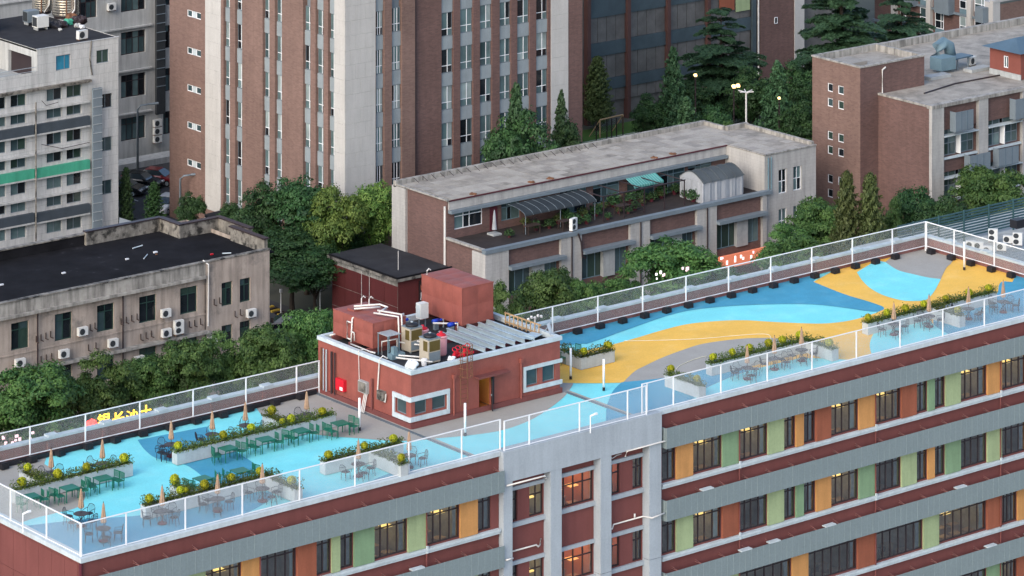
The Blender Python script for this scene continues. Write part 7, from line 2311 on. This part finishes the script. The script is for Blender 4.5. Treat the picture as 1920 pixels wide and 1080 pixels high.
# street row in front of the terrace building
T(cam_b, 'street tree just right of the red tanks', 952, 532, 236, 40)
T(cam_c, 'street tree below the first shop window of the terrace building', 1024, 500, 238, 56)
T(cam_a, 'small street tree below the dark shop sign', 1092, 520, 236, 40)
T(cam_b, 'street tree left of the biggest one before the terrace building', 1165, 500, 238, 44)
T(cam_a, 'biggest street tree before the middle of the terrace building', 1262, 450, 239, 76)
T(cam_c, 'low street tree under the orange sign', 1372, 500, 236, 48)
T(cam_b, 'street tree at the right end of the terrace building, front one', 1475, 425, 238, 50)
T(cam_a, 'street tree at the right end of the terrace building, taller one behind', 1540, 372, 241, 58)
T(cam_c, 'street tree between the two narrow conifers and the white wall', 1500, 440, 234, 60)
T(oli_a, 'left of the two narrow olive conifers before the brick stair tower', 1588, 318, 236, 34, 10, 2.6)
T(oli_a, 'right of the two narrow olive conifers before the brick stair tower', 1632, 322, 235, 36, 10, 2.6)
T(cam_b, 'green street tree hugging the right olive conifer', 1668, 372, 238, 34)
T(drk_b, 'dark street tree under the white corner of the brick block', 1725, 352, 238, 52)
T(drk_a, 'dark street tree behind the back corner of the roof fence', 1775, 372, 234, 48)
T(cam_a, 'large bright street tree before the brick block windows', 1858, 312, 237, 66)
T(yel_a, 'yellowish street tree at the right edge', 1915, 372, 233, 42)
# side street clump between the black roof and the tower
T(drk_a, 'tall dark tree at the left of the clump behind the black roof', 497, 345, 272, 52)
T(drk_b, 'tall green tree in the middle of the clump below the brick tower', 575, 330, 270, 66)
T(drk_a, 'low dark tree filling the gap between black roof and red annex', 590, 470, 264, 52)
T(drk_b, 'dark tree filling the side street below the clump', 548, 430, 266, 70)
T(yel_a, 'yellow green tree left of the stone corner of the tower', 628, 352, 266, 52)
T(yel_a, 'bright yellow green tree before the stone corner of the tower', 706, 342, 266, 50)
T(drk_b, 'dark tree behind the red tiled annex', 650, 420, 268, 55)
T(cyp_a, 'narrow dark cypress beside the white tiled block', 236, 312, 297, 16, 10, 1.8)
T(cyp_a, 'narrow dark cypress beside the parking lot', 289, 340, 296, 20, 10, 1.8)
T(drk_a, 'small dark tree at the foot of the brick tower corner', 355, 362, 286, 24)
T(drk_b, 'low dark bush tree beside the black shed', 425, 378, 283, 26)
# behind the terrace building
T(spr_a, 'dark pointed tree before the right windows of the tower', 968, 150, 266, 48, 10, 3.2)
T(drk_a, 'round dark tree at the foot of the tower windows', 985, 215, 264, 58)
T(spr_b, 'slim pointed tree before the right stone pilaster of the tower', 1052, 165, 266, 36, 10, 3.0)
T(drk_b, 'dark tree at the right foot of the tower', 1052, 222, 266, 38)
T(spr_a, 'small pale spruce at the back edge of the slab roof', 1085, 262, 262.5, 20, 10, 3.2)
T(spr_b, 'small pale spruce left of the playing field', 960, 262, 262.6, 24, 10, 3.0)
T(oli_a, 'tall olive tree at the left end of the dark hall', 1120, 104, 300.5, 30, 10, 2.6)
T(drk_a, 'round dark tree in front of the dark hall', 1215, 178, 284, 30)
T(spr_a, 'pointed spruce left of the great cedar', 1262, 84, 282, 42, 10, 3.2)
T(spr_b, 'leafy spruce in front of the great cedar', 1288, 178, 270, 52, 10, 3.0)
T(drk_b, 'bush tree right of the leafy spruce behind the slab roof', 1350, 195, 270, 38)
T(ced_a, 'great layered cedar in front of the dark hall', 1352, 18, 288, 92, 20, 8.0)
T(ced_b, 'tall layered cedar in front of the plain brick wall block', 1578, -60, 279, 140, 20, 7.5)
T(ced_a, 'cedar behind the stair tower beside the dormitory', 1690, -30, 290, 70, 20, 8.0)
T(spr_b, 'broad spruce beside the stair tower', 1458, 110, 272, 52, 10, 3.0)
T(drk_a, 'dark tree between the spruce and the stair tower', 1505, 190, 268, 40)
T(drk_b, 'dark tree at the foot of the tall cedar', 1520, 110, 280, 50)
T(drk_a, 'broad dark tree under the right side of the great cedar', 1405, 128, 281, 46)
T(drk_b, 'broad dark tree under the left side of the great cedar', 1310, 150, 286, 44)
T(drk_a, 'broad dark tree behind the small lit lamp', 1490, 120, 276, 44)
T(cam_c, 'small bright tree behind the slab roof near the white mast', 1362, 222, 265, 20)

# ================================================================== cars
def car(label, x, y, rz, paint):
    t = thing('parked_car', label, 'car', (x, y, 0.03), rz, 'parked cars')
    b = MB()
    L2, W2 = 2.25, 0.88
    prof = [(-L2, 0.35), (-L2, 0.72), (-L2 + 0.25, 0.92), (-1.1, 0.98), (0.95, 0.95), (L2 - 0.25, 0.80), (L2, 0.62), (L2, 0.35), (1.75, 0.22), (-1.75, 0.22)]
    secs = [(-W2, 0.86), (-W2 * 0.93, 1.0), (W2 * 0.93, 1.0), (W2, 0.86)]
    base = 0
    n = len(prof)
    for yy, sc_ in secs:
        for px_, pz in prof:
            b.v.append((px_ * (0.985 if sc_ < 1 else 1), yy, 0.22 + (pz - 0.22) * sc_))
    for k in range(3):
        for i in range(n):
            j = (i + 1) % n
            b.f.append((k * n + i, k * n + j, (k + 1) * n + j, (k + 1) * n + i))
    b.f.append(tuple(range(n)))
    b.f.append(tuple(range(3 * n, 4 * n)))
    sub('body', b.mesh(M[paint], smooth=False), t)
    c = MB()
    lo = [(-1.75, -0.78), (1.15, -0.78), (1.15, 0.78), (-1.75, 0.78)]
    hi = [(-1.05, -0.60), (0.35, -0.60), (0.35, 0.60), (-1.05, 0.60)]
    c.v += [(x_, y_, 0.95) for x_, y_ in lo] + [(x_, y_, 1.44) for x_, y_ in hi]
    for i in range(4):
        j = (i + 1) % 4
        c.f.append((i, j, 4 + j, 4 + i))
    sub('glasshouse', c.mesh(M['car_glass']), t)
    sub('roof_panel', MB().prism([(x_ * 1.03, y_ * 1.03) for x_, y_ in hi], 1.435, 1.475).mesh(M[paint]), t)
    for sx in (-1.4, 1.4):
        for sy in (-1, 1):
            w_ = sub('wheel', MB().tube([(sx, sy * 0.70, 0.31), (sx, sy * 0.89, 0.31)], 0.31, 14).mesh(M['tyre']), t)
            sub('rim', MB().tube([(sx, sy * 0.885, 0.31), (sx, sy * 0.897, 0.31)], 0.19, 12).mesh(M['light_metal']), w_)
    for sy in (-1, 1):
        sub('headlight', MB().box(L2 - 0.12, sy * 0.62 - 0.2, 0.60, L2 + 0.012, sy * 0.62 + 0.2, 0.74).mesh(M['sign_white']), t)
        sub('tail_light', MB().box(-L2 - 0.012, sy * 0.64 - 0.18, 0.66, -L2 + 0.1, sy * 0.64 + 0.18, 0.82).mesh(M['red_paint']), t)
        sub('mirror', MB().box(0.75, sy * 0.9 - 0.06, 0.95, 0.92, sy * 0.9 + 0.1, 1.08).mesh(M[paint]), t)
    return t
def car_at(label, px, py, a, paint):
    x, y = at(px, py, 0.6)
    return car(label, x, y, math.radians(a), paint)
car_at('dark red car with a sunlit windscreen in the parking lot', 296, 333, -60, 'car_red')
car_at('black car beside the red one in the parking lot', 262, 340, -60, 'car_black')
car_at('dark car half hidden by the cypress at the white block', 232, 352, -60, 'car_black')
car_at('white car parked below the brick tower corner', 312, 384, -150, 'car_white')
car_at('black car in the side street beside the pump house', 552, 608, -35, 'car_black')

# ================================================================== street lamps, goal, signs
def lamp_post(label, px, pytop, pybase, z0=0.0, arm=(0.9, -0.6), m='grey_metal', H=None):
    x, y = at(px, pybase, z0)
    D = x * math.sin(YAW) + y * math.cos(YAW)
    h = (pybase - pytop) * D / FPX
    t = thing('street_lamp', label, 'street lamp', (x, y, z0), group='street lamps')
    part('pole', MB().tube([(x, y, z0), (x, y, z0 + h * 0.92), (x + arm[0] * 0.3, y + arm[1] * 0.3, z0 + h * 0.985), (x + arm[0], y + arm[1], z0 + h)], [0.13, 0.10, 0.09, 0.08], 8).mesh(M[m], smooth=True), t)
    part('lamp_head', MB().tube([(x + arm[0] * 0.9, y + arm[1] * 0.9, z0 + h), (x + arm[0] * 1.9, y + arm[1] * 1.9, z0 + h + 0.1)], [0.10, 0.13], 8).mesh(M[m]), t)
lamp_post('grey street lamp in front of the white slab at the parking lot', 258, 196, 318)
lamp_post('grey street lamp at the foot of the brick tower', 338, 328, 424)
lamp_post('grey street lamp before the white corner of the brick block', 1731, 340, 452, arm=(-0.9, 0.6))
lamp_post('white street lamp arm beside the right end fence behind the corner', 1820, 424, 520, arm=(-0.9, 0.3), m='pvc')
x, y = on_y(1399, 172, 263.5)[0], 263.5
t = thing('star_lamp', 'tall white lamp mast with star shaped arms behind the slab roof', 'lamp mast', (x, y, 0))
D = x * math.sin(YAW) + y * math.cos(YAW)
h = on_y(1399, 172, 263.5)[1]
part('mast', MB().tube([(x, y, 0), (x, y, h)], 0.08, 8).mesh(M['pvc']), t)
for k in range(6):
    a = k * math.pi / 3
    part('arm', MB().tube([(x, y, h - 0.05), (x + 0.75 * math.cos(a), y + 0.75 * math.sin(a), h + 0.06)], 0.05, 5).mesh(M['pvc']), t)
def lit_lamp(label, px, py, y, r, n=1):
    x, z = on_y(px, py, y)
    t = thing('lit_lamp', label, 'lamp', (x, y, 0), group='lit park lamps')
    part('pole', MB().tube([(x, y, 0), (x, y, z - r)], 0.07, 6).mesh(M['dark_frame']), t)
    for k in range(n):
        part('bulb', blob(MB(), (x + k * 0.55, y, z), r, 1, 0.8).mesh(M['lamp_warm'], smooth=True), t)
lit_lamp('bright pair of lit lamps beside the white star mast', 1376, 162, 273, 0.2, 2)
lit_lamp('lit lamp inside the great cedar', 1304, 141, 279, 0.17)
lit_lamp('small lit lamp among the spruce branches', 1461, 184, 270.2, 0.14)
for px, py in ((515, 588), (566, 568), (600, 590)):
    x, y = at(px, py, 0)
    y = min(y, 266)
    t = thing('bollard_light', {515: 'left', 566: 'middle', 600: 'right'}[px] + ' pale bollard light under the dark trees of the side street', 'bollard light', (x, y, 0), group='bollard lights in the side street')
    part('post', MB().tube([(x, y, 0), (x, y, 2.0)], 0.05, 6).mesh(M['pvc']), t)
    part('lamp_head', MB().cbox(x, y, 2.0, 0.18, 0.14, 0.3).mesh(M['sign_white']), t)
kb_ = MB()
for i in range(10):
    xa, ya = at(505 + i * 6, 578 + i * 3.2, 0)
    o = part('kerb_stone', MB().cbox(xa, ya, 0.012, 0.9, 0.25, 0.16).mesh(M['kerb_yellow' if i % 2 == 0 else 'sign_black']))
    o.parent = yard
# goal on the playing field
gx0, gy0 = at(1125, 258, 0)
gx1, gy1 = at(1168, 248, 0)
t = thing('football_goal', 'white framed football goal on the green playing field', 'goal', (gx0, gy0, 0))
gh = 33 * (gx0 * math.sin(YAW) + gy0 * math.cos(YAW)) / FPX
part('goal_post', MB().tube([(gx0, gy0, 0), (gx0, gy0, gh)], 0.08, 7).mesh(M['wood']), t)
part('goal_post', MB().tube([(gx1, gy1, 0), (gx1, gy1, gh)], 0.08, 7).mesh(M['wood']), t)
part('crossbar', MB().tube([(gx0, gy0, gh), (gx1, gy1, gh)], 0.08, 7).mesh(M['wood']), t)
part('stay', MB().tube([(gx1, gy1, gh), (gx1 - 0.6, gy1 + 1.0, 0)], 0.05, 6).mesh(M['wood']), t)
part('stay', MB().tube([(gx0, gy0, gh), (gx0 - 0.6, gy0 + 1.0, 0)], 0.05, 6).mesh(M['wood']), t)
part('net', MB().poly([(gx0, gy0, gh), (gx1, gy1, gh), (gx1 - 0.6, gy1 + 1.0, 0.02), (gx0 - 0.6, gy0 + 1.0, 0.02)]).mesh(M['net_fine']), t)
t = thing('field_fence', 'thin black fence posts in front of the football goal', 'fence', (*at(1130, 272, 0), 0))
for px in (1118, 1147, 1156, 1168, 1138):
    x, y = at(px, 275 - (px - 1118) * 0.17, 0)
    part('post', MB().tube([(x, y, 0), (x, y, 2.6)], 0.06, 6).mesh(M['dark_frame']), t)
# neon of the street fronts, seen over the back parapet
def neon(label, chars, pts, y, size, m):
    t = thing('neon_sign', label, 'neon sign', (on_y(*pts[0], y)[0], y, on_y(*pts[0], y)[1]))
    for ch, (px, py) in zip(chars, pts):
        x, z = on_y(px, py, y)
        part('character', text_mesh(ch, size, M[m], 0.05), t, (x, y, z - size * 0.22))
    return t
neon('row of glowing yellow Chinese characters seen through the back fence on the left', '银长沙土', [(195, 793), (222, 790), (248, 786), (274, 777)], 233.0, 1.1, 'neon_yellow')
ox, oz = on_y(172, 798, 233.0)
o = part('neon_emblem', blob(MB(), (ox, 233.0, oz), 0.42, 5, 1.0).mesh(M['neon_red']))
tag(o, 'round glowing red emblem left of the yellow characters', 'neon emblem')
rr = random.Random(8)
t = thing('shop_lights', 'scattered white and pink shop lights behind the fence at the left edge', 'lights', (*on_y(20, 828, 233)[:1], 233, 0))
for k in range(14):
    px, py = rr.uniform(2, 62), rr.uniform(815, 842)
    x, z = on_y(px, py + (30 - px) * 0.1, 233.0)
    part('light_box', MB().cbox(x, 233.0, z, rr.uniform(0.1, 0.25), 0.1, rr.uniform(0.1, 0.25)).mesh(M[rr.choice(['lamp_white', 'neon_pink', 'neon_pink'])]), t)
t = thing('shop_lights', 'pale pink shop lights among the trees behind the long back fence', 'lights', (*on_y(1250, 520, 233.4)[:1], 233.4, 0))
for k in range(14):
    px = rr.choice([rr.uniform(1228, 1252), rr.uniform(1275, 1295), rr.uniform(1350, 1425)])
    py = 521 - (px - 1228) * 0.24 + rr.uniform(-6, 4)
    x, z = on_y(px, py, 233.4)
    part('light_box', MB().cbox(x, 233.4, z, rr.uniform(0.08, 0.18), 0.1, rr.uniform(0.12, 0.3)).mesh(M[rr.choice(['lamp_white', 'neon_pink'])]), t)
t = thing('globe_lamp', 'white branched globe lamp in the street behind the pump house corner', 'street lamp', (*on_y(1003, 598, 215)[:1], 215, 0))
x, z = on_y(1003, 596, 215)
part('pole', MB().tube([(x, 215, 0), (x, 215, z)], 0.06, 6).mesh(M['pvc']), t)
for k in range(5):
    xx = x - 0.6 + k * 0.3
    part('globe', blob(MB(), (xx, 215, z + 0.1 * (k % 2)), 0.10, 1, 1.0).mesh(M['sign_white']), t)

dups = {k: v for k, v in LABELS.items() if len(v) > 1}
if dups:
    print('DUPLICATE LABELS', dups)
print('objects', len(bpy.data.objects))
